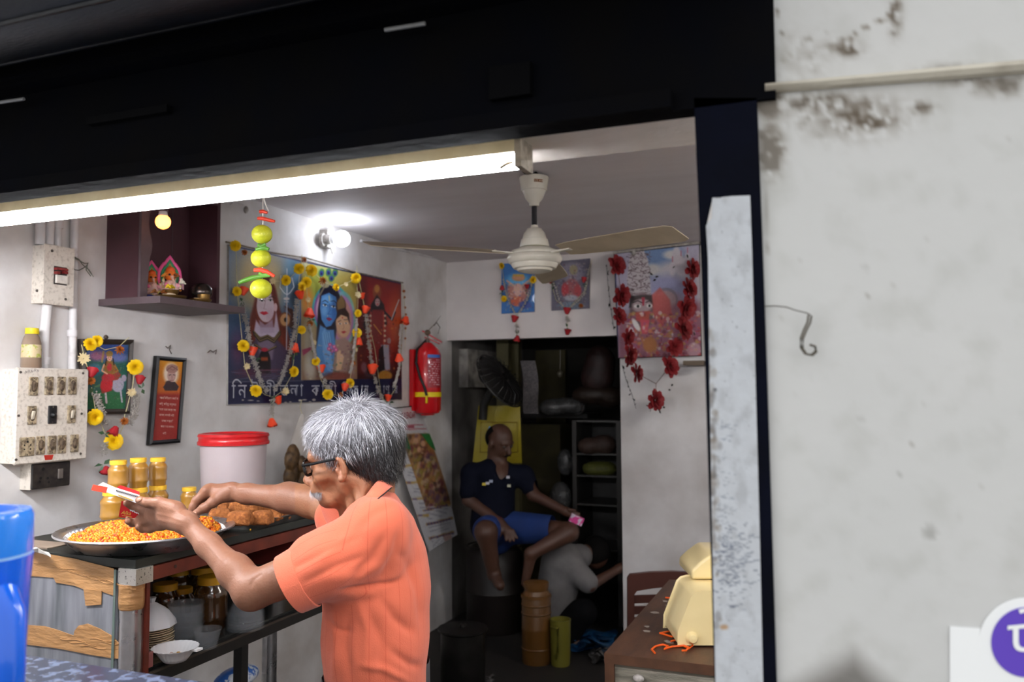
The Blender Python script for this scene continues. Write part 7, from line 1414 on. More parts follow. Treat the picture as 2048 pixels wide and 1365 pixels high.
garland('small tinsel garland with red and yellow flowers on the blue deity print', [[(1003, 528), (1012, 590), (1033, 632)], [(1069, 528), (1060, 590), (1033, 632)], [(1033, 632), (1033, 684)]],
    run('bead', [(1006, 560), (1016, 600), (1030, 628)], 4, 2) + run('bead', [(1066, 560), (1052, 604), (1038, 628)], 4, 2) + run('foil', [(1033, 652), (1033, 668)], 6, 5) + [('marigold', 1003, 532, 6), ('marigold', 1066, 560, 7), ('marigold', 1008, 598, 6), ('red', 1004, 576, 7), ('red', 1054, 573, 7), ('leaf', 1003, 586, 7), ('leaf', 1052, 584, 6), ('red', 1029, 638, 10), ('red', 1034, 678, 9), ('leaf', 1034, 668, 8)], of=.02, plane=B)
garland('small tinsel garland with red roses on the dark reddish deity print', [[(1101, 560), (1112, 600), (1135, 620)], [(1184, 520), (1172, 580), (1135, 620)], [(1135, 620), (1135, 668)]],
    run('bead', [(1108, 566), (1118, 600), (1130, 618)], 4, 2) + run('bead', [(1180, 530), (1168, 590), (1142, 616)], 4, 2) + run('foil', [(1135, 634), (1135, 648)], 6, 5) + [('red', 1101, 563, 7), ('red', 1168, 560, 8), ('leaf', 1106, 572, 9), ('leaf', 1170, 570, 7), ('red', 1134, 622, 10), ('red', 1135, 664, 9), ('leaf', 1134, 656, 9), ('dry', 1162, 612, 5)], of=.02, plane=B)
def p_big(u, w_):
    p = Paint(u, w_, (176, 168, 196)); p.ell(1320, 520, 50, 40, (90, 130, 190), soft=20, a=.9); p.ell(1350, 545, 40, 22, (196, 190, 200), soft=14); p.ell(1305, 540, 16, 12, (200, 196, 196), soft=8); p.ell(1345, 510, 18, 9, (214, 210, 210), soft=6); p.ell(1335, 580, 40, 30, (150, 150, 196), soft=18)
    for (x, y, w1, h1) in ((1353, 515, 9, 22), (1362, 532, 12, 20), (1345, 538, 6, 14), (1375, 520, 6, 14)): p.ell(x, y, w1, h1, (206, 196, 206), soft=3); p.line([(x, y - h1), (x, y - h1 - 10)], 2, (190, 90, 110))
    p.ell(1340, 610, 30, 26, (170, 110, 120), soft=10, a=.5); p.ell(1332, 600, 24, 24, (120, 96, 100), soft=2, a=.6); p.ell(1332, 602, 20, 20, (200, 150, 150), soft=2, a=.6)
    p.poly([(1235, 640), (1300, 620), (1405, 600), (1410, 720), (1235, 722)], (150, 70, 90), 14, .8)
    p.poly([(1262, 500), (1286, 498), (1296, 520), (1300, 560), (1302, 590), (1255, 594), (1254, 560), (1258, 525)], (196, 184, 190), 2)
    for _ in range(170): x, y = rnd.uniform(1255, 1300), rnd.uniform(502, 590); p.line([(x, y), (x + rnd.uniform(-5, 5), y + rnd.uniform(-4, 4))], 1.4, (84, 60, 66), .8, .8)
    for k in range(6): p.line([(1256, 510 + 15 * k), (1278, 516 + 15 * k), (1300, 508 + 15 * k)], 1.3, (110, 84, 90), 1, .7)
    p.ell(1285, 622, 26, 36, (104, 74, 82), soft=5); p.poly([(1260, 592), (1304, 590), (1308, 612), (1258, 616)], (40, 26, 30), 3); p.ell(1284, 612, 20, 14, (176, 150, 156), 0, 4); p.ell(1275, 613, 7, 4, (232, 226, 226), 0, 1); p.ell(1276, 613, 2.8, 3.2, (20, 14, 16)); p.ell(1299, 612, 6, 4, (226, 220, 220), 0, 1); p.ell(1299, 612, 2.6, 3, (20, 14, 16)); p.line([(1266, 606), (1276, 602), (1284, 606)], 2, (20, 14, 16)); p.line([(1292, 605), (1300, 602), (1306, 606)], 2, (20, 14, 16)); p.poly([(1283, 595), (1290, 595), (1288, 612), (1285, 612)], (190, 30, 60), 1)
    p.poly([(1270, 625), (1300, 622), (1298, 640), (1284, 645), (1272, 640)], (196, 70, 50), 3); p.poly([(1304, 590), (1320, 575), (1340, 600), (1345, 640), (1320, 650), (1306, 630)], (206, 70, 66), 4, .9); p.poly([(1280, 640), (1300, 640), (1294, 668), (1284, 668)], (220, 60, 80), 3)
    for _ in range(420): p.ell(rnd.uniform(1250, 1405), rnd.uniform(625, 718), rnd.uniform(1, 4.5), rnd.uniform(1, 4.5), rnd.choice([(200, 50, 60), (220, 90, 90), (200, 150, 60), (230, 210, 210), (120, 30, 50), (170, 70, 120), (214, 120, 60)]), soft=1.5, a=.7)
    p.ell(1300, 690, 14, 16, (190, 110, 50), soft=4); p.ell(1272, 650, 14, 5, (230, 226, 226), 60, 2); p.ell(1262, 665, 5, 10, (226, 222, 226), 0, 2); p.ell(1388, 700, 14, 14, (214, 170, 180), soft=3, a=.6); p.ell(1400, 560, 8, 50, (214, 200, 206), soft=5, a=.7); p.line([(1230, 520), (1236, 718)], 2.4, (30, 40, 110), 1); p.c = p.c * .72 + p.c.mean(1)[:, None] * .14 + 8; p.noise(5); return p
flat_picture('large_portrait', 'large glossy print of a tall-crowned deity leaning from the back wall', [(1228, 508, .14), (1399, 489, .14), (1403, 712, .01), (1236, 717, .01)], p_big, (190, 240), .012, .004)
b = MB(); b.tube([B(1226, 506, .16), B(1300, 497, .16), B(1402, 485, .16)], .008, 6); tag(obj('picture_rail', b, mat('rail_dusty', (176, 170, 164), .7, noise=.7, nscale=30, col2=(110, 104, 96)), None, smooth=True), 'dusty rail along the top of the large portrait', 'rail')
b = MB(); b.tube([B(1265, 490, .15), B(1268, 510, .16)], .012, 8); b.tube([B(1262, 489, .15), B(1284, 490, .15)], .006, 6); tag(obj('wire_bundle', b, M_grimy, None, smooth=True), 'bundle of dusty wires above the large portrait', 'wires')
M_bigf = mat('crimson_petal', (132, 22, 28), .65, noise=.5, nscale=30, col2=(84, 12, 20))
bm_ = petals(26, 1, .36, -.2, 1.2); meB = mk('crimson_flower', bm_, M_bigf); SHm['big'] = meB; NMK['big'] = 'crimson_flower'
BF = [(1234, 531, 19), (1243, 591, 21), (1238, 632, 17), (1256, 674, 16), (1259, 711, 20), (1273, 747, 18), (1311, 801, 20), (1340, 733, 20), (1350, 694, 18), (1366, 658, 22), (1372, 616, 23), (1377, 577, 21), (1384, 538, 20)]
M_blkleaf = mat('black_leaf', (22, 18, 18), .8)
bl_ = MB(); bl_.add([V(-.6, 0, 0), V(0, .35, .1), V(.9, .1, 0), V(.1, -.3, -.1)], [(0, 1, 2, 3)]); SHm['blk'] = mk('withered_leaf', bl_, M_blkleaf); NMK['blk'] = 'withered_leaf'
garland('long garland of big crimson cloth flowers draped over the large portrait', [[(x, y) for x, y, r_ in BF[:6]] + [(1312, 768)], [(x, y) for x, y, r_ in BF[::-1][:6]] + [(1312, 768)], [(1312, 768), (1312, 795)]],
    [('big', x, y, r_ * 1.05) for x, y, r_ in BF] + [('blk', x + rnd.uniform(-4, 4), y, 7) for (x, y) in ((1213, 545), (1216, 580), (1222, 610), (1226, 655), (1300, 548), (1316, 554), (1310, 560), (1350, 535), (1375, 512), (1248, 735), (1254, 765), (1262, 790), (1268, 800), (1345, 770), (1341, 780), (1298, 822), (1320, 824), (1368, 678), (1385, 668), (1292, 812), (1330, 815))], of=.17, plane=B, smat=mat('thread_grey', (120, 100, 96), .8), sr=.0025)
garland('withered black string hanging left of the large portrait', [[(1213, 530), (1216, 570), (1222, 620), (1228, 660)], [(1244, 730), (1252, 760), (1264, 790), (1272, 818)]], run('blk', [(1213, 530), (1220, 600), (1226, 655)], 12, 4) + run('blk', [(1246, 735), (1256, 770), (1272, 815)], 9, 4), of=.05, plane=B, smat=M_blkleaf)
b = MB(); b.box(B(1366, 722, .16), B(1408, 732, .0) + V(.02, 0, 0)); tag(obj('wall_ledge', b, mat('ledge_wood', (96, 84, 70), .7), None), 'small brown ledge sticking out under the large portrait', 'ledge')
# ================================================================== kitchen behind the soffit
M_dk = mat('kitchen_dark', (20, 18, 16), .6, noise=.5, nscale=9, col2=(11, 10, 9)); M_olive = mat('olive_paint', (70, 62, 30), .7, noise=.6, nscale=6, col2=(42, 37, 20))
o_ = .12; U1 = thing('exhaust_unit', 'white square exhaust fan box on the left wall behind the white panel', 'exhaust fan', W(950, 778))
q0, q1 = W(918, 775), W(978, 705); b = MB(); b.box((WX, q0[1], q0[2]), (WX + .07, q1[1], q1[2])); obj('housing', b, mat('housing_white', (176, 172, 166), .5, noise=.6, nscale=14, col2=(76, 72, 68)), U1)
cm = (q0 + q1) / 2; cm[0] = WX + .072; hr = abs(q1[2] - q0[2]) * .38; b = MB(); b.lathe([(hr, 0), (hr * 1.03, .012), (hr * .9, .012), (hr * .85, -.02 + .022), (hr * .3, .004), (0, .004)], 28, cm, (1, 0, 0)); obj('opening', b, mat('opening_dark', (36, 34, 32), .35, metal=.5), U1, smooth=True)
b = MB(); b.box(cm + V(.012, -hr, -.008), cm + V(.02, hr, .008)); b.box(cm + V(.012, -.012, -hr), cm + V(.02, .012, hr)); obj('grille_bar', b, mat('bar_grey', (120, 116, 110), .5), U1)
TF = thing('table_fan', 'dark round fan tilted beside the yellow frame', 'fan', P(998, 762, 5.5)); c = P(1000, 762, 5.5); ax = R * .70 + U * .60 - F * .38; ax /= np.linalg.norm(ax)
b = MB(); 
for k in range(24):
    a_, b_, d_ = frame(ax, F); t = 2 * PI * k / 24; rr_ = a_ * math.cos(t) + b_ * math.sin(t); b.tube([c + d_ * .05 + rr_ * .03, c + d_ * .055 + rr_ * .15, c + rr_ * .215, c - d_ * .05 + rr_ * .13, c - d_ * .06 + rr_ * .03], .003, 4)
obj('cage', b, mat('cage_black', (16, 15, 14), .4), TF, kind='stuff')
b = MB(); b.lathe([(.21, -.006), (.215, 0), (.21, .006)], 32, c, ax, cap=False); b.lathe([(0, -.02), (.19, -.012), (.19, .012), (0, .02)], 32, c, ax); obj('fan_disc', b, mat('fan_disc', (20, 19, 18), .5), TF, smooth=True)
b = MB(); b.tube([c - ax * .05, P(968, 810, 5.6), P(965, 840, 5.6)], .03, 10); obj('motor', b, M_dk, TF, smooth=True)
Yk = 6.74
def Kp(x, y, o=0): return ony(x, y, Yk - o)
def kbox(name, label, cat, x0, y0, x1, y1, m, yy, dep, top=True):
    a, c_ = ony(x0, y1, yy), ony(x1, y0, yy); b = MB(); b.box((a[0], yy, a[2]), (c_[0], yy + dep, c_[2])); return tag(obj(name, b, m, None), label, cat)
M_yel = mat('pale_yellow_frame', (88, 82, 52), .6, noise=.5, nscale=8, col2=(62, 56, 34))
kbox('door_frame', 'pale yellow upright frame just behind the white panel', 'frame', 996, 600, 1016, 1400, M_yel, 5.75, .06); kbox('door_frame', 'second pale yellow upright behind the tilted fan', 'frame', 1022, 600, 1036, 1400, M_yel, 5.9, .06)
kbox('olive_panel', 'olive painted panel on the kitchen back wall', 'panel', 1072, 700, 1130, 870, M_olive, 6.68, .04); kbox('cupboard', 'dim olive cupboard behind the seated man', 'cupboard', 1040, 850, 1120, 1171, M_olive, 6.3, .3)
SHF = kbox('kitchen_shelf', 'dark kitchen shelf holding bags', 'shelf', 1038, 828, 1175, 836, M_dk, 5.9, .4)
g = [[P(1040 + 30 * s_ + 10 * t + 3 * math.sin(5 * t), 722 + 106 * t, 5.85 + .03 * math.sin(7 * t + s_)) for s_ in np.linspace(0, 1, 6)] for t in np.linspace(0, 1, 16)]
b = MB(); b.sheet(g, thick=.002, nrm=-F); tag(obj('newspaper', b, mat('newsprint', (92, 88, 88), .8, noise=.8, nscale=70, col2=(56, 52, 58)), None, smooth=True), 'strip of newspaper hanging down to the kitchen shelf', 'newspaper')
def blob(name, label, cat, pts, m, h=.012, k=.03):
    v_ = np.array([P(*q[:3]) for q in pts]); S = SDF(v_.min(0) - .22, v_.max(0) + .22, h)
    for q, c_ in zip(pts, v_): S.ell(c_, V(*q[3]), None, k)
    v, f = S.net(1); v = v + nr.randn(*v.shape) * h * .12; o = smesh(name, v, f, m, None); return tag(o, label, cat)
M_bagc = mat('crinkled_plastic', (84, 84, 84), .3, noise=.7, nscale=20, col2=(34, 33, 32), bump=.6, alpha=.75)
blob('plastic_bag', 'crinkled clear plastic bag lying on the kitchen shelf', 'bag', [(1105, 815, 5.95, (.10, .08, .06)), (1135, 812, 5.95, (.11, .08, .06)), (1155, 815, 5.95, (.06, .06, .06))], M_bagc)
M_bund = mat('maroon_bundle', (44, 22, 19), .6, noise=.7, nscale=12, col2=(24, 15, 13), bump=.8, bscale=14)
blob('bundle', 'reddish plastic bundle hanging at the top right of the kitchen', 'bundle', [(1200, 725, 5.9, (.11, .1, .12)), (1195, 755, 5.9, (.12, .1, .12))], M_bund); blob('bundle', 'brown bundle on the right above the glass cabinet', 'bundle', [(1185, 790, 5.9, (.15, .1, .07)), (1220, 795, 5.9, (.1, .1, .08))], mat('brown_bundle', (40, 26, 17), .6, noise=.7, nscale=12, bump=.8, bscale=14))
b = MB(); b.tube([P(1120, 700, 6.3), P(1120, 742, 6.3)], .004, 6); b.ball(P(1120, 748, 6.3), (.025, .025, .03), 10, 8); tag(obj('hanging_bulb', b, mat('unlit_bulb', (90, 84, 70), .2), None, smooth=True), 'small unlit bulb hanging in the dark kitchen', 'light bulb')
# yellow bag
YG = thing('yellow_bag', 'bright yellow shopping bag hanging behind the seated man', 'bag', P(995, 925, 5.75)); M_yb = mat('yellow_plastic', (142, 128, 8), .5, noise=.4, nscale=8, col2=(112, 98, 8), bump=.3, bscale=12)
g = [[P((957 - 12 * t) + (1040 - 957 + 16 * t) * s_, 812 + 115 * t, 5.72 + .03 * math.sin(4 * s_ + 3 * t)) for s_ in np.linspace(0, 1, 14)] for t in np.linspace(0, 1, 14)]
b = MB(); b.sheet(g, thick=.01, nrm=-F); obj('bag_body', b, M_yb, YG, smooth=True); b = MB(); b.tube([P(970, 814, 5.7), P(975, 795, 5.7), P(1010, 792, 5.7), P(1022, 813, 5.7)], .006, 6); obj('handle', b, M_yb, YG, smooth=True)
b = MB(); q = [P(962, 845, 5.66), P(1034, 845, 5.66), P(1036, 905, 5.66), P(960, 905, 5.66)]; b.tube(q, .003, 4, closed=True); obj('printed_frame', b, mat('print_brown', (120, 96, 30), .6), YG); a = P(972, 868, 5.655); text('lettering', 'AM', a, R, U, .075, mat('print_blue', (70, 120, 170), .6), YG)
# glass cabinet on the right
CB = thing('glass_cabinet', 'dark glass-fronted cabinet with trays of sweets in the kitchen', 'cabinet', P(1195, 1180, 5.75)); a, c_ = ony(1152, 1240, 5.55), ony(1236, 842, 5.55)
b = MB(); b.box((a[0], 5.95, .25), (c_[0] + .02, 5.98, c_[2])); obj('back', b, M_dk, CB)
for x in (a[0], c_[0]): b = MB(); b.box((x - .015, 5.55, 0), (x + .015, 5.98, c_[2])); obj('side_frame', b, mat('cab_frame', (40, 38, 36), .45, metal=.4), CB)
for z in (c_[2], ony(1200, 908, 5.55)[2], ony(1200, 952, 5.55)[2], ony(1200, 1010, 5.55)[2], .5): b = MB(); b.box((a[0], 5.56, z - .012), (c_[0], 5.97, z)); obj('cabinet_shelf', b, mat('cab_shelf', (46, 45, 43), .4, metal=.3), CB)
blob('sweet_heap', 'heap of yellow-green sweets on the middle shelf of the glass cabinet', 'sweets', [(1190, 938, 5.75, (.09, .08, .05)), (1212, 938, 5.75, (.08, .08, .05))], mat('green_sweet', (70, 72, 16), .7, noise=.6, nscale=60, col2=(44, 46, 12)))
blob('sweet_heap', 'heap of pinkish sweets on the top shelf of the glass cabinet', 'sweets', [(1178, 893, 5.75, (.08, .08, .06)), (1208, 890, 5.75, (.09, .08, .07))], mat('pink_sweet', (52, 34, 26), .7, noise=.6, nscale=60, col2=(30, 20, 16)))
blob('plastic_bag', 'small pale plastic bag hanging between cupboard and glass cabinet', 'bag', [(1131, 925, 6.0, (.06, .05, .1))], MATS['crinkled_plastic']); blob('plastic_bag', 'translucent bag hanging just above the seated man hand', 'bag', [(1122, 995, 5.9, (.08, .06, .11))], MATS['crinkled_plastic'])
# floor things
def drum(name, label, cat, px, py, r, h, m, prof=None, d=None):
    c_ = onz(px, py, 0) if d is None else P(px, py, d); c_[2] = max(c_[2], 0) if d is None else 0; T = thing(name, label, cat, c_); b = MB(); b.lathe(prof or [(0, 0), (r * .95, 0), (r, .02), (r, h * .45), (r * 1.03, h * .47), (r, h * .49), (r, h * .9), (r * .8, h), (0, h)], 32, c_); obj('body', b, m, T, smooth=True); return T, c_
T, cdr = drum('metal_drum', 'big dark brown metal drum that the seated man rests on', 'drum', 990, 1330, .19, .55, mat('drum_dark', (20, 13, 10), .5, noise=.5, nscale=8), d=5.52)
b = MB(); b.lathe([(.18, .545), (.194, .55), (.18, .555)], 32, cdr, cap=False); obj('rim', b, M_dk, T, smooth=True)
T, c_ = drum('milk_can', 'tall tan plastic milk can with ringed neck beside the drum', 'can', 1073, 1300, .085, .42, mat('tan_plastic', (92, 60, 22), .4, noise=.3, nscale=8), None, 4.85)
b = MB(); b.lathe([(.06, .37), (.09, .375), (.09, .39), (.065, .395), (.075, .44), (.075, .46), (0, .465)], 28, c_); obj('lid', b, MATS['tan_plastic'], T, smooth=True); b = MB(); [b.lathe([(.086, z), (.09, z + .006), (.086, z + .012)], 28, c_, cap=False) for z in (.08, .28, .33)]; obj('ring', b, MATS['tan_plastic'], T, smooth=True, kind='stuff')
T, c_ = drum('plastic_jug', 'yellow-green plastic jug with handle beside the milk can', 'jug', 1121, 1305, .058, .26, mat('lime_plastic', (102, 98, 34), .4), [(0, 0), (.052, 0), (.055, .02), (.06, .24), (.062, .26), (.056, .26), (.05, .01), (0, .01)], 4.8)
b = MB(); b.tube([c_ - R * .055 + Z0 * .22 - F0 * .02, c_ - R * .02 + Z0 * .23 - F0 * .09, c_ - R * .02 + Z0 * .1 - F0 * .09, c_ - R * .03 + Z0 * .05 - F0 * .05], .008, 8); obj('handle', b, MATS['lime_plastic'], T, smooth=True)
T, c_ = drum('steel_pot', 'dull steel pot with a flat lid on the floor by the left wall', 'pot', 926, 1385, .125, .32, mat('pot_steel', (52, 50, 48), .4, metal=.8, noise=.6, nscale=12, col2=(28, 26, 25)), [(0, 0), (.11, 0), (.12, .02), (.12, .29), (.135, .30), (.135, .31), (0, .315)], 4.45)
b = MB(); b.lathe([(.02, .315), (.018, .33), (0, .335)], 16, c_); obj('lid_knob', b, MATS['pot_steel'], T, smooth=True)
def cloth(name, label, pts, m, h=.05):
    c0 = onz(*pts[0], .01); v_ = []
    b = MB(); n_ = 26; (x0, y0), (x1, y1) = pts; g = [[onz(x0 + (x1 - x0) * s_ + 4 * math.sin(t * 9), y0 + (y1 - y0) * t + 3 * math.sin(s_ * 11), .008 + h * abs(math.sin(s_ * 9 + 2 * math.sin(t * 7))) * abs(math.sin(t * 5 + s_ * 3)) * math.sin(PI * s_) * math.sin(PI * t)) for s_ in np.linspace(0, 1, n_)] for t in np.linspace(0, 1, n_)]
    b.sheet(g); return tag(obj(name, b, m, None, smooth=True), label, 'cloth')
cloth('floor_cloth', 'bright blue plastic cloth crumpled on the kitchen floor', ((1138, 1262), (1232, 1302)), mat('blue_cloth', (10, 66, 108), .5, noise=.5, nscale=10), .12); cloth('floor_cloth', 'pale grey cloth on the floor beside the cash desk', ((1180, 1292), (1226, 1325)), mat('grey_cloth', (84, 82, 82), .8, noise=.5, nscale=20), .08); cloth('floor_cloth', 'small white scrap of cloth on the floor near the steel pot', ((950, 1352), (985, 1366)), MATS['grey_cloth'], .04)
# ================================================================== seated man
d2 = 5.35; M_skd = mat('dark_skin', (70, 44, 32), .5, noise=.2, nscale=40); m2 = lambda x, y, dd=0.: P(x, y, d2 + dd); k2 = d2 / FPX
MA2 = thing('person', 'man in navy shirt and blue shorts sitting cross-legged in the dark doorway', 'person', m2(1000, 1180))
def sdf_of(pts, h, pad=.1): v_ = np.array(pts); return SDF(v_.min(0) - pad, v_.max(0) + pad, h)
S = sdf_of([m2(925, 840, -.3), m2(1175, 1190, .3), m2(925, 1190, -.3), m2(1175, 840, .3)], .007)
fx = R * .62 - F * .70 - U * .33; fx /= np.linalg.norm(fx); fs_ = np.cross(U, fx); fs_ /= np.linalg.norm(fs_); fu = np.cross(fx, fs_); hc2 = m2(1000, 886); HH = lambda x, y, z: hc2 + fx * x + fs_ * y + fu * z; A2 = np.array([fx, fs_, fu])
S.ell(HH(-.012, 0, .03), (.092, .075, .09), A2, .02).ell(HH(.03, 0, -.02), (.062, .056, .075), A2, .02).ell(HH(.055, 0, -.085), (.025, .026, .022), A2, .02).cap(HH(.088, 0, .01), HH(.106, 0, -.025), .011, .015, .01)
for s in (-1, 1): S.ell(HH(0, s * .078, -.01), (.02, .01, .032), A2, .006).ell(HH(.085, s * .03, .008), (.016, .02, .013), A2, .01, -1).ell(HH(.07, s * .031, .008), (.014, .013, .013), A2, .004).cap(HH(.08, s * .01, .03), HH(.068, s * .045, .028), .01, .009, .01)
S.ell(HH(.088, 0, -.055), (.012, .022, .007), A2, .006)
S.cap(HH(-.02, 0, -.06), m2(992, 945), .055, .06, .03); S.cap(m2(992, 960), m2(985, 1040), .12, .13, .05); S.cap(m2(945, 945), m2(1045, 950), .06, .06, .03)
S.cap(m2(942, 945), m2(938, 1000, -.05), .048, .042, .02); S.cap(m2(938, 1000, -.05), m2(1000, 1047, -.2), .042, .027, .02); S.cap(m2(1000, 1047, -.2), m2(1016, 1064, -.24), .03, .03, .02)
for k, (x, y) in enumerate(((1012, 1082), (1020, 1084), (1028, 1083), (1034, 1077))): S.cap(m2(1010 + 5 * k, 1062, -.25), m2(x, y, -.27), .013, .009, .008)
S.cap(m2(1003, 1055, -.24), m2(1000, 1072, -.26), .012, .009, .008)
S.cap(m2(1048, 950), m2(1066, 990, -.05), .046, .04, .02); S.cap(m2(1066, 990, -.05), m2(1132, 1024, -.2), .038, .025, .02); S.cap(m2(1132, 1024, -.2), m2(1146, 1030, -.22), .027, .026, .015)
for k in range(4): S.cap(m2(1144, 1024 + 4 * k, -.22), m2(1158, 1028 + 4 * k, -.24), .012, .008, .006)
S.cap(m2(1138, 1020, -.23), m2(1150, 1022, -.25), .012, .009, .006)
S.cap(m2(985, 1062), m2(972, 1064, -.30), .09, .07, .03); S.cap(m2(972, 1066, -.32), m2(988, 1150, -.28), .062, .04, .03); S.cap(m2(988, 1150, -.28), m2(1000, 1172, -.36), .038, .03, .02)
S.cap(m2(1000, 1060), m2(1138, 1064, -.26), .09, .06, .03); S.cap(m2(1138, 1066, -.28), m2(1062, 1108, -.34), .06, .036, .02); S.cap(m2(1062, 1108, -.34), m2(1050, 1168, -.34), .038, .024, .02, flat=(F, .8))
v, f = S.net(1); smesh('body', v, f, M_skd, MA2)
S = sdf_of([m2(915, 920, -.2), m2(1075, 1070, .25)], .007); S.cap(m2(990, 955), m2(985, 1050), .13, .145, .05).cap(m2(945, 948), m2(1045, 953), .072, .072, .03).cap(m2(942, 948), m2(938, 985, -.04), .062, .062, .03).cap(m2(1048, 952), m2(1060, 975, -.03), .060, .058, .03)
S.cap(m2(1005, 945, -.08), m2(1000, 900), .035, .07, .01, -1).cap(m2(1004, 968, -.15), m2(1004, 940, -.1), .01, .04, .01, -1)
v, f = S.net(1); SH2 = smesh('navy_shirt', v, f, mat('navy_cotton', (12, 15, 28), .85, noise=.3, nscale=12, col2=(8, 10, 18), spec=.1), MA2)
for (x, y, cc) in ((975, 967, (190, 190, 200)), (968, 969, (200, 180, 60)), (982, 963, (150, 160, 180)), (1018, 972, (170, 170, 150)), (1016, 955, (180, 180, 190))):
    b = MB(); q = m2(x, y, -.145 - (.0 if x < 1000 else .0)); b.obox(q, (R, U, F), (.011, .007, .012)); obj('chest_print', b, mat('shirtprint%d' % x, cc, .6), SH2)
S = sdf_of([m2(950, 1030, -.35), m2(1120, 1100, .25)], .008); S.cap(m2(990, 1058), m2(974, 1062, -.24), .115, .09, .03).cap(m2(1000, 1056), m2(1098, 1058, -.19), .115, .085, .03); S.cap(m2(990, 1070, .03), m2(1000, 1060, .03), .13, .13, .03)
v, f = S.net(1); smesh('blue_shorts', v, f, mat('shorts_blue', (8, 42, 100), .8, noise=.4, nscale=10, col2=(6, 28, 70)), MA2)
S = sdf_of([HH(-.12, -.1, -.1), HH(.12, .1, .15)], .007, .05); S.ell(HH(-.022, 0, .022), (.094, .084, .086), A2, .02).ell(HH(.07, 0, .06), (.10, .075, .085), A2, .01, -1).ell(HH(.05, 0, -.05), (.09, .12, .08), A2, .01, -1); S.ell(HH(.0, 0, .14), (.05, .045, .04), A2, .01, -1); v, f = S.net(1); smesh('hair', v, f, mat('black_hair', (9, 8, 8), .8, spec=.1), MA2)
b = MB(); b.tube([HH(.098, y, -.045 - abs(y) * .2) for y in np.linspace(-.028, .028, 7)], [.002, .005, .006, .006, .006, .005, .002], 6); obj('moustache', b, MATS['black_hair'], MA2, smooth=True)
for s in (-1, 1): b = MB(); b.ball(HH(.076, s * .031, .008), .011, 10, 8); obj('eye', b, mat('eye_dark', (60, 50, 46), .3), MA2, smooth=True)
b = MB(); b.lathe([(.031, -.004), (.033, 0), (.031, .004)], 20, m2(997, 1044, -.19), m2(1000, 1047, -.2) - m2(938, 1000, -.05), cap=False); obj('wrist_thread', b, mat('red_thread', (100, 26, 26), .7), MA2, smooth=True)
b = MB(); b.obox(m2(1153, 1040, -.26), (R * .9 - U * .4, U * .9 + R * .4, F), (.042, .025, .012)); PKT = tag(obj('snack_packet', b, mat('pink_foil', (190, 60, 130), .4, noise=.9, nscale=30, col2=(190, 186, 200), ncut=(.48, .52)), None), 'pink and silver packet in the hand of the seated man', 'packet')
# ================================================================== crouching man
d3 = 5.3; m3_ = lambda x, y, dd=0.: P(x, y, d3 + dd); MA3 = thing('person', 'man in white checked shirt crouching beneath the seated man with face hidden', 'person', (*m3_(1120, 1290)[:2], 0))
S = sdf_of([m3_(1080, 1080, -.25), m3_(1250, 1300, .3)], .008); S.cap(m3_(1105, 1215), m3_(1128, 1125), .10, .11, .04).cap(m3_(1128, 1125), m3_(1175, 1105, .1), .07, .05, .03); S.ell(m3_(1190, 1108, .14), (.09, .08, .10), None, .02)
S.cap(m3_(1140, 1130, -.08), m3_(1180, 1172, -.14), .05, .038, .02).cap(m3_(1180, 1172, -.14), m3_(1238, 1138, .0), .036, .026, .02).cap(m3_(1238, 1138), m3_(1252, 1130, .03), .028, .026, .02)
for k in range(4): S.cap(m3_(1250, 1126 + 3 * k, .03), m3_(1264, 1126 + 4 * k, .06), .011, .009, .006)
S.cap(m3_(1105, 1235), m3_(1170, 1222, -.1), .09, .065, .03).cap(m3_(1170, 1222, -.1), m3_(1135, 1290, -.1), .06, .045, .03).cap(m3_(1135, 1290, -.1), m3_(1165, 1296, -.15), .035, .03, .02)
v, f = S.net(1); smesh('body', v, f, M_skd, MA3)
S = sdf_of([m3_(1070, 1080, -.25), m3_(1215, 1260, .3)], .008); S.cap(m3_(1108, 1212), m3_(1125, 1130), .125, .14, .05).cap(m3_(1125, 1130), m3_(1160, 1114, .06), .11, .08, .04).cap(m3_(1138, 1130, -.06), m3_(1176, 1166, -.12), .085, .066, .03).cap(m3_(1120, 1225), m3_(1140, 1236), .09, .05, .03)
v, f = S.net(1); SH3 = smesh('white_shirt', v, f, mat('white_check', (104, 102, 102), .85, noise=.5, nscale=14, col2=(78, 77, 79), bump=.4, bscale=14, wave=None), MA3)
S = sdf_of([m3_(1190, 1108, .14)], .008, .14); S.ell(m3_(1192, 1104, .14), (.098, .09, .105), None, .02); S.half(m3_(1200, 1120, .14), -U + R * .4); v, f = S.net(1); smesh('hair', v, f, MATS['black_hair'], MA3)
S = sdf_of([m3_(1080, 1200, -.25), m3_(1200, 1310, .25)], .009); S.cap(m3_(1105, 1240), m3_(1168, 1225, -.1), .105, .08, .03).cap(m3_(1168, 1225, -.1), m3_(1138, 1280, -.1), .07, .055, .03); v, f = S.net(1); smesh('dark_trousers', v, f, mat('trouser_dark', (12, 12, 14), .9, spec=.1), MA3)
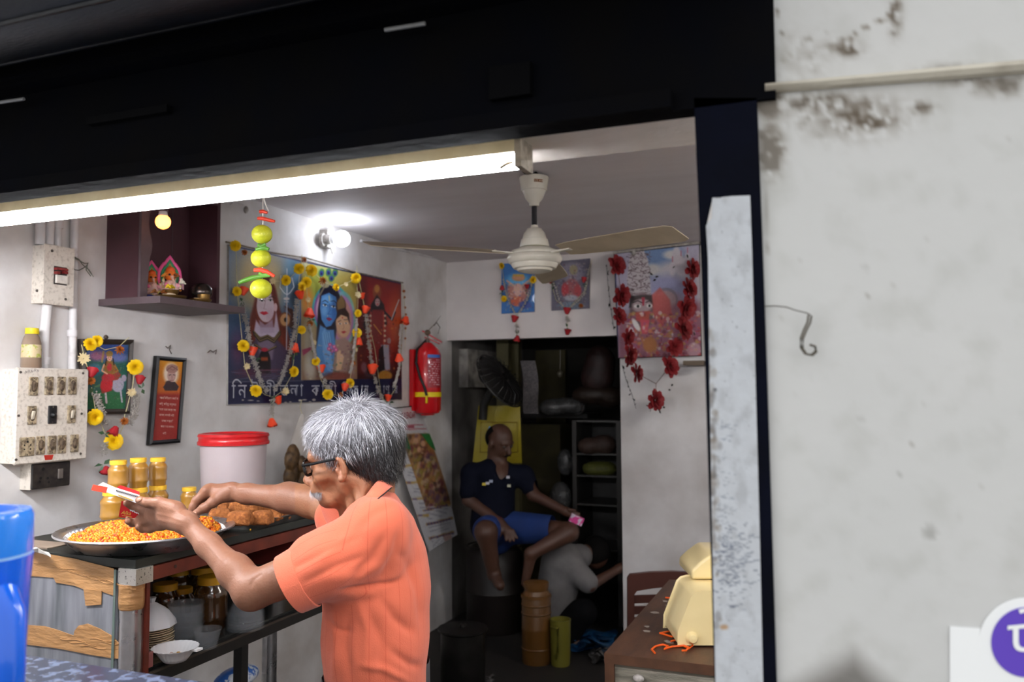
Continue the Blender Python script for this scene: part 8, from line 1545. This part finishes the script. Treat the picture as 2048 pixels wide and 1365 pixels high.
# ================================================================== cash desk, chair, scale
DZ = .76; ca = onz(1205, 1307, DZ); cb3 = onz(1342, 1160, DZ); dx0 = (ca[0] + cb3[0]) / 2; dy0, dy1 = ca[1], cb3[1]
M_dtop = mat('worn_brown_top', (60, 39, 28), .5, noise=.7, nscale=7, col2=(92, 60, 40), bump=.2, bscale=40, stretch=(5, 1, 5)); M_dfr = mat('weathered_wood', (150, 144, 130), .8, noise=.9, nscale=7, col2=(96, 92, 80), bump=.5, bscale=60, stretch=(1, 6, 9))
DK = thing('cash_desk', 'worn brown wooden cash desk with a bleached front', 'desk', (dx0 + .5, dy0 + .4, 0))
b = MB(); b.box((dx0, dy0, DZ - .018), (1.2, dy1, DZ)); obj('desk_top', b, M_dtop, DK); b = MB(); b.box((dx0, dy0 - .001, DZ - .03), (1.2, dy0 + .012, DZ - .0005)); b.box((dx0 - .001, dy0, DZ - .03), (dx0 + .012, dy1, DZ - .0005)); obj('edge_strip', b, mat('edge_wood', (86, 56, 38), .5, noise=.6, nscale=20), DK)
b = MB(); b.box((dx0 + .012, dy0 + .014, .08), (1.19, dy0 + .03, DZ - .018)); obj('front_panel', b, M_dfr, DK); b = MB(); b.box((dx0 + .01, dy0 + .014, .08), (dx0 + .026, dy1 - .01, DZ - .018)); obj('side_panel', b, M_dfr, DK)
b = MB(); b.box((dx0 + .0, dy0 + .0, 0), (dx0 + .03, dy0 + .03, DZ - .018)); obj('corner_post', b, MATS['edge_wood'], DK)
b = MB(); b.box((dx0 + .02, dy0 + .008, .62), (.2, dy0 + .016, .64)); obj('drawer_gap', b, mat('gap_wood', (70, 60, 50), .8), DK); b = MB(); b.ball(ony(1277, 1358, dy0) + V(0, 0, 0), (.018, .012, .012), 12, 8); obj('drawer_knob', b, mat('knob_white', (196, 190, 184), .4, noise=.6, nscale=60, col2=(90, 80, 74)), DK, smooth=True)
M_dust = mat('flour_dust', (150, 140, 130), .9)
for _ in range(9):
    q = onz(rnd.uniform(1270, 1380), rnd.uniform(1200, 1290), DZ + .0006); b = MB(); n_ = 9; r_ = rnd.uniform(.006, .02); b.add([q + V(math.cos(k * 2 * PI / n_) * r_ * rnd.uniform(.5, 1.2), math.sin(k * 2 * PI / n_) * r_ * rnd.uniform(.5, 1.2), 0) for k in range(n_)], [tuple(range(n_))]); o = obj('dust_mark', b, M_dust, DK)
# chair
M_ch = mat('brown_plastic', (70, 40, 34), .35, coat=.3, spec=.5); CHR = thing('plastic_chair', 'dark brown slatted plastic chair behind the cash desk', 'chair', onz(1320, 1330, .0)); dC = 3.95
def Cp(x, y, o=0): return P(x, y, dC + o)
tp = [(1255, 1225), (1255, 1158), (1262, 1150), (1300, 1146), (1345, 1145), (1390, 1148), (1440, 1152), (1448, 1160), (1450, 1225)]
outer = [Cp(*q) for q in [(1255, 1290), (1255, 1158), (1260, 1150), (1300, 1145.5), (1345, 1144), (1390, 1146), (1440, 1151), (1448, 1158), (1450, 1290)]]; inn = [Cp(*q) for q in [(1269, 1290), (1269, 1190), (1274, 1183), (1305, 1178), (1345, 1174), (1385, 1176), (1428, 1182), (1434, 1190), (1436, 1290)]]
b = MB(); b.sheet([outer, inn], thick=.022, nrm=-F); obj('back_frame', b, M_ch, CHR, smooth=True, angle=40)
for k in range(4): b = MB(); y_ = 1192 + 22 * k; b.sheet([[Cp(1268 + 21 * j, y_ - 2 * math.sin(j / 8. * PI), .01) for j in range(9)], [Cp(1268 + 21 * j, y_ + 16 - 2 * math.sin(j / 8. * PI), .01) for j in range(9)]], thick=.01, nrm=-F); obj('back_slat', b, M_ch, CHR, smooth=True, angle=40)
b = MB(); q = Cp(1260, 1290); b.box((q[0] - .0, q[1] - .05, .42), (q[0] + .45, q[1] + .42, .45)); obj('seat', b, M_ch, CHR)
for (x, y) in ((.02, -.03), (.43, -.03), (.02, .40), (.43, .40)): b = MB(); b.tube([V(q[0] + x, q[1] + y, .43), V(q[0] + x * 1.05, q[1] + y, 0)], .02, 8); obj('leg', b, M_ch, CHR, smooth=True)
# weighing scale
M_sc = mat('cream_enamel', (240, 220, 164), .35, coat=.4, noise=.3, nscale=12, col2=(228, 204, 142)); dS = 2.66; c0 = onz(1383, 1288, DZ)
SCL = thing('weighing_scale', 'yellowish cream enamel weighing scale half hidden by the jamb', 'scale', c0); Sp = lambda x, y, o=0: P(x, y, dS + o)
pr = [(1353, 1288), (1354, 1264), (1381, 1192), (1388, 1185), (1400, 1182), (1560, 1182), (1585, 1264), (1588, 1288)]
b = MB(); n_ = len(pr); fr = [Sp(*q) for q in pr]; cenp = sum(fr) / n_; fr2 = [q + (cenp - q) * .05 - F0 * .012 for q in fr]; bk = [q + F0 * .2 for q in fr]
b.add(fr2 + fr + bk, [tuple(range(n_))] + [(i, (i + 1) % n_, n_ + (i + 1) % n_, n_ + i) for i in range(n_)] + [(n_ + i, n_ + (i + 1) % n_, 2 * n_ + (i + 1) % n_, 2 * n_ + i) for i in range(n_)] + [tuple(range(3 * n_ - 1, 2 * n_ - 1, -1))]); o = obj('scale_body', b, M_sc, SCL, smooth=True, angle=60); md = o.modifiers.new('b', 'BEVEL'); md.width = .009; md.segments = 3; md.limit_method = 'ANGLE'
b = MB(); b.lathe([(.0, .02), (.012, .018), (.019, .008), (.021, -.02), (.021, -.03)], 20, Sp(1384, 1276, -.012), -F0); obj('foot_knob', b, M_sc, SCL, smooth=True)
pr = [(1384, 1160), (1384, 1141), (1400, 1126), (1424, 1108), (1560, 1108), (1580, 1141), (1580, 1160)]
b = MB(); fr = [P(x, y, dS + .14) for x, y in pr]; b.prism(fr, F0 * .22); o = obj('pan_housing', b, M_sc, SCL, smooth=True, angle=60); md = o.modifiers.new('b', 'BEVEL'); md.width = .009; md.segments = 3; md.limit_method = 'ANGLE'
b = MB(); b.obox(P(1440, 1172, dS + .2), (R, U, F0), (.05, .02, .05)); obj('neck', b, M_sc, SCL)
b = MB(); g = [[onz(1355 + 42 * s_ + 18 * t, 1180 - 18 * t + 6 * s_, DZ + .004 + .006 * math.sin(3 * s_)) for s_ in np.linspace(0, 1, 6)] for t in np.linspace(0, 1, 4)]; b.sheet(g, thick=.001, nrm=(0, 0, 1)); tag(obj('paper_sheet', b, M_card, None, smooth=True), 'white sheet of paper on the desk beside the scale', 'paper')
b = MB(); b.tube([onz(1399, 1184, DZ + .006), onz(1412, 1178, DZ + .006), onz(1424, 1170, DZ + .008)], .004, 6); tag(obj('green_band', b, mat('green_plastic', (70, 140, 60), .5), None, smooth=True), 'green plastic strip between paper and scale', 'strip')
M_or = mat('orange_thread', (236, 92, 14), .5); OT = 'orange plastic ribbon '
for pts, lb in ((((1331, 1196), (1345, 1197), (1358, 1199), (1373, 1204)), 'short straight orange ribbon strand near the top of the desk'), (((1338, 1264), (1320, 1267), (1330, 1270), (1346, 1275)), 'bent orange ribbon strand left of the scale foot'), (((1341, 1284), (1352, 1281), (1370, 1283), (1386, 1291), (1378, 1298), (1362, 1290), (1354, 1282)), 'looped orange ribbon right under the scale'), (((1310, 1307), (1303, 1300), (1312, 1293), (1326, 1290), (1336, 1293), (1328, 1299), (1345, 1294), (1368, 1292), (1378, 1296), (1372, 1302), (1364, 1302)), 'long tangled orange ribbon at the desk front edge')):
    b = MB(); b.tube([onz(x, y, DZ + .004 + .003 * (k % 2)) for k, (x, y) in enumerate(pts)], .0032, 6); tag(obj('orange_ribbon', b, M_or, None, smooth=True), lb, 'ribbon')
# ================================================================== outside wall: sticker and wire hook
ST_ = thing('payment_sticker', 'white payment sticker with a purple round logo on the outside wall', 'sticker', onw(2000, 1360)); M_stk = mat('sticker_white', (242, 244, 245), .4); M_pur = mat('logo_purple', (96, 66, 190), .4)
v = [onw(x, y, .001) for x, y in [(1899, 1252), (1925, 1254), (1960, 1256)] + [(2052 + 95 * math.cos(t), 1284 - 89 * math.sin(t)) for t in np.linspace(PI * .97, .03, 24)] + [(2200, 1275), (2200, 1500), (1899, 1500)]]; b = MB(); b.prism(v, nw * .001); obj('sticker_sheet', b, M_stk, ST_)
v = [onw(2052 + 71 * math.cos(t), 1284 - 70 * math.sin(t), .0024) for t in np.linspace(0, 2 * PI, 48)[:-1]]; b = MB(); b.prism(v, nw * .0006); obj('logo_disc', b, M_pur, ST_)
a, e_ = onw(2013, 1322, .0036), onw(2060, 1318, .0036); dU = onw(2013, 1222, .0036) - a; text('logo_glyph', 'पे', a, e_ - a, dU, np.linalg.norm(dU) * 1.15, M_stk, ST_, .0004, 1.1)
M_hw = mat('dark_wire', (92, 86, 76), .5, metal=.4)
HK = thing('wire_hook', 'rusty twisted wire hook sticking out on the outside wall', 'hook', onw(1610, 700))
b = MB(); b.tube([onw(x, y, .006 + .004 * k) for k, (x, y) in enumerate(((1528, 614), (1550, 614), (1572, 617), (1590, 624), (1612, 630), (1618, 634)))], .0007, 6); obj('thin_wire', b, M_hw, HK, smooth=True)
hp = [(1618, 634), (1616, 648), (1609, 662), (1602, 680), (1602, 698), (1610, 710), (1622, 712), (1630, 705), (1628, 695), (1618, 692)]
for s in (-1, 1): b = MB(); b.tube([onw(x + s * (3 - .25 * k), y + s * .6, .02) for k, (x, y) in enumerate(hp)], .0013, 6); obj('hook_strand', b, M_hw, HK, smooth=True)
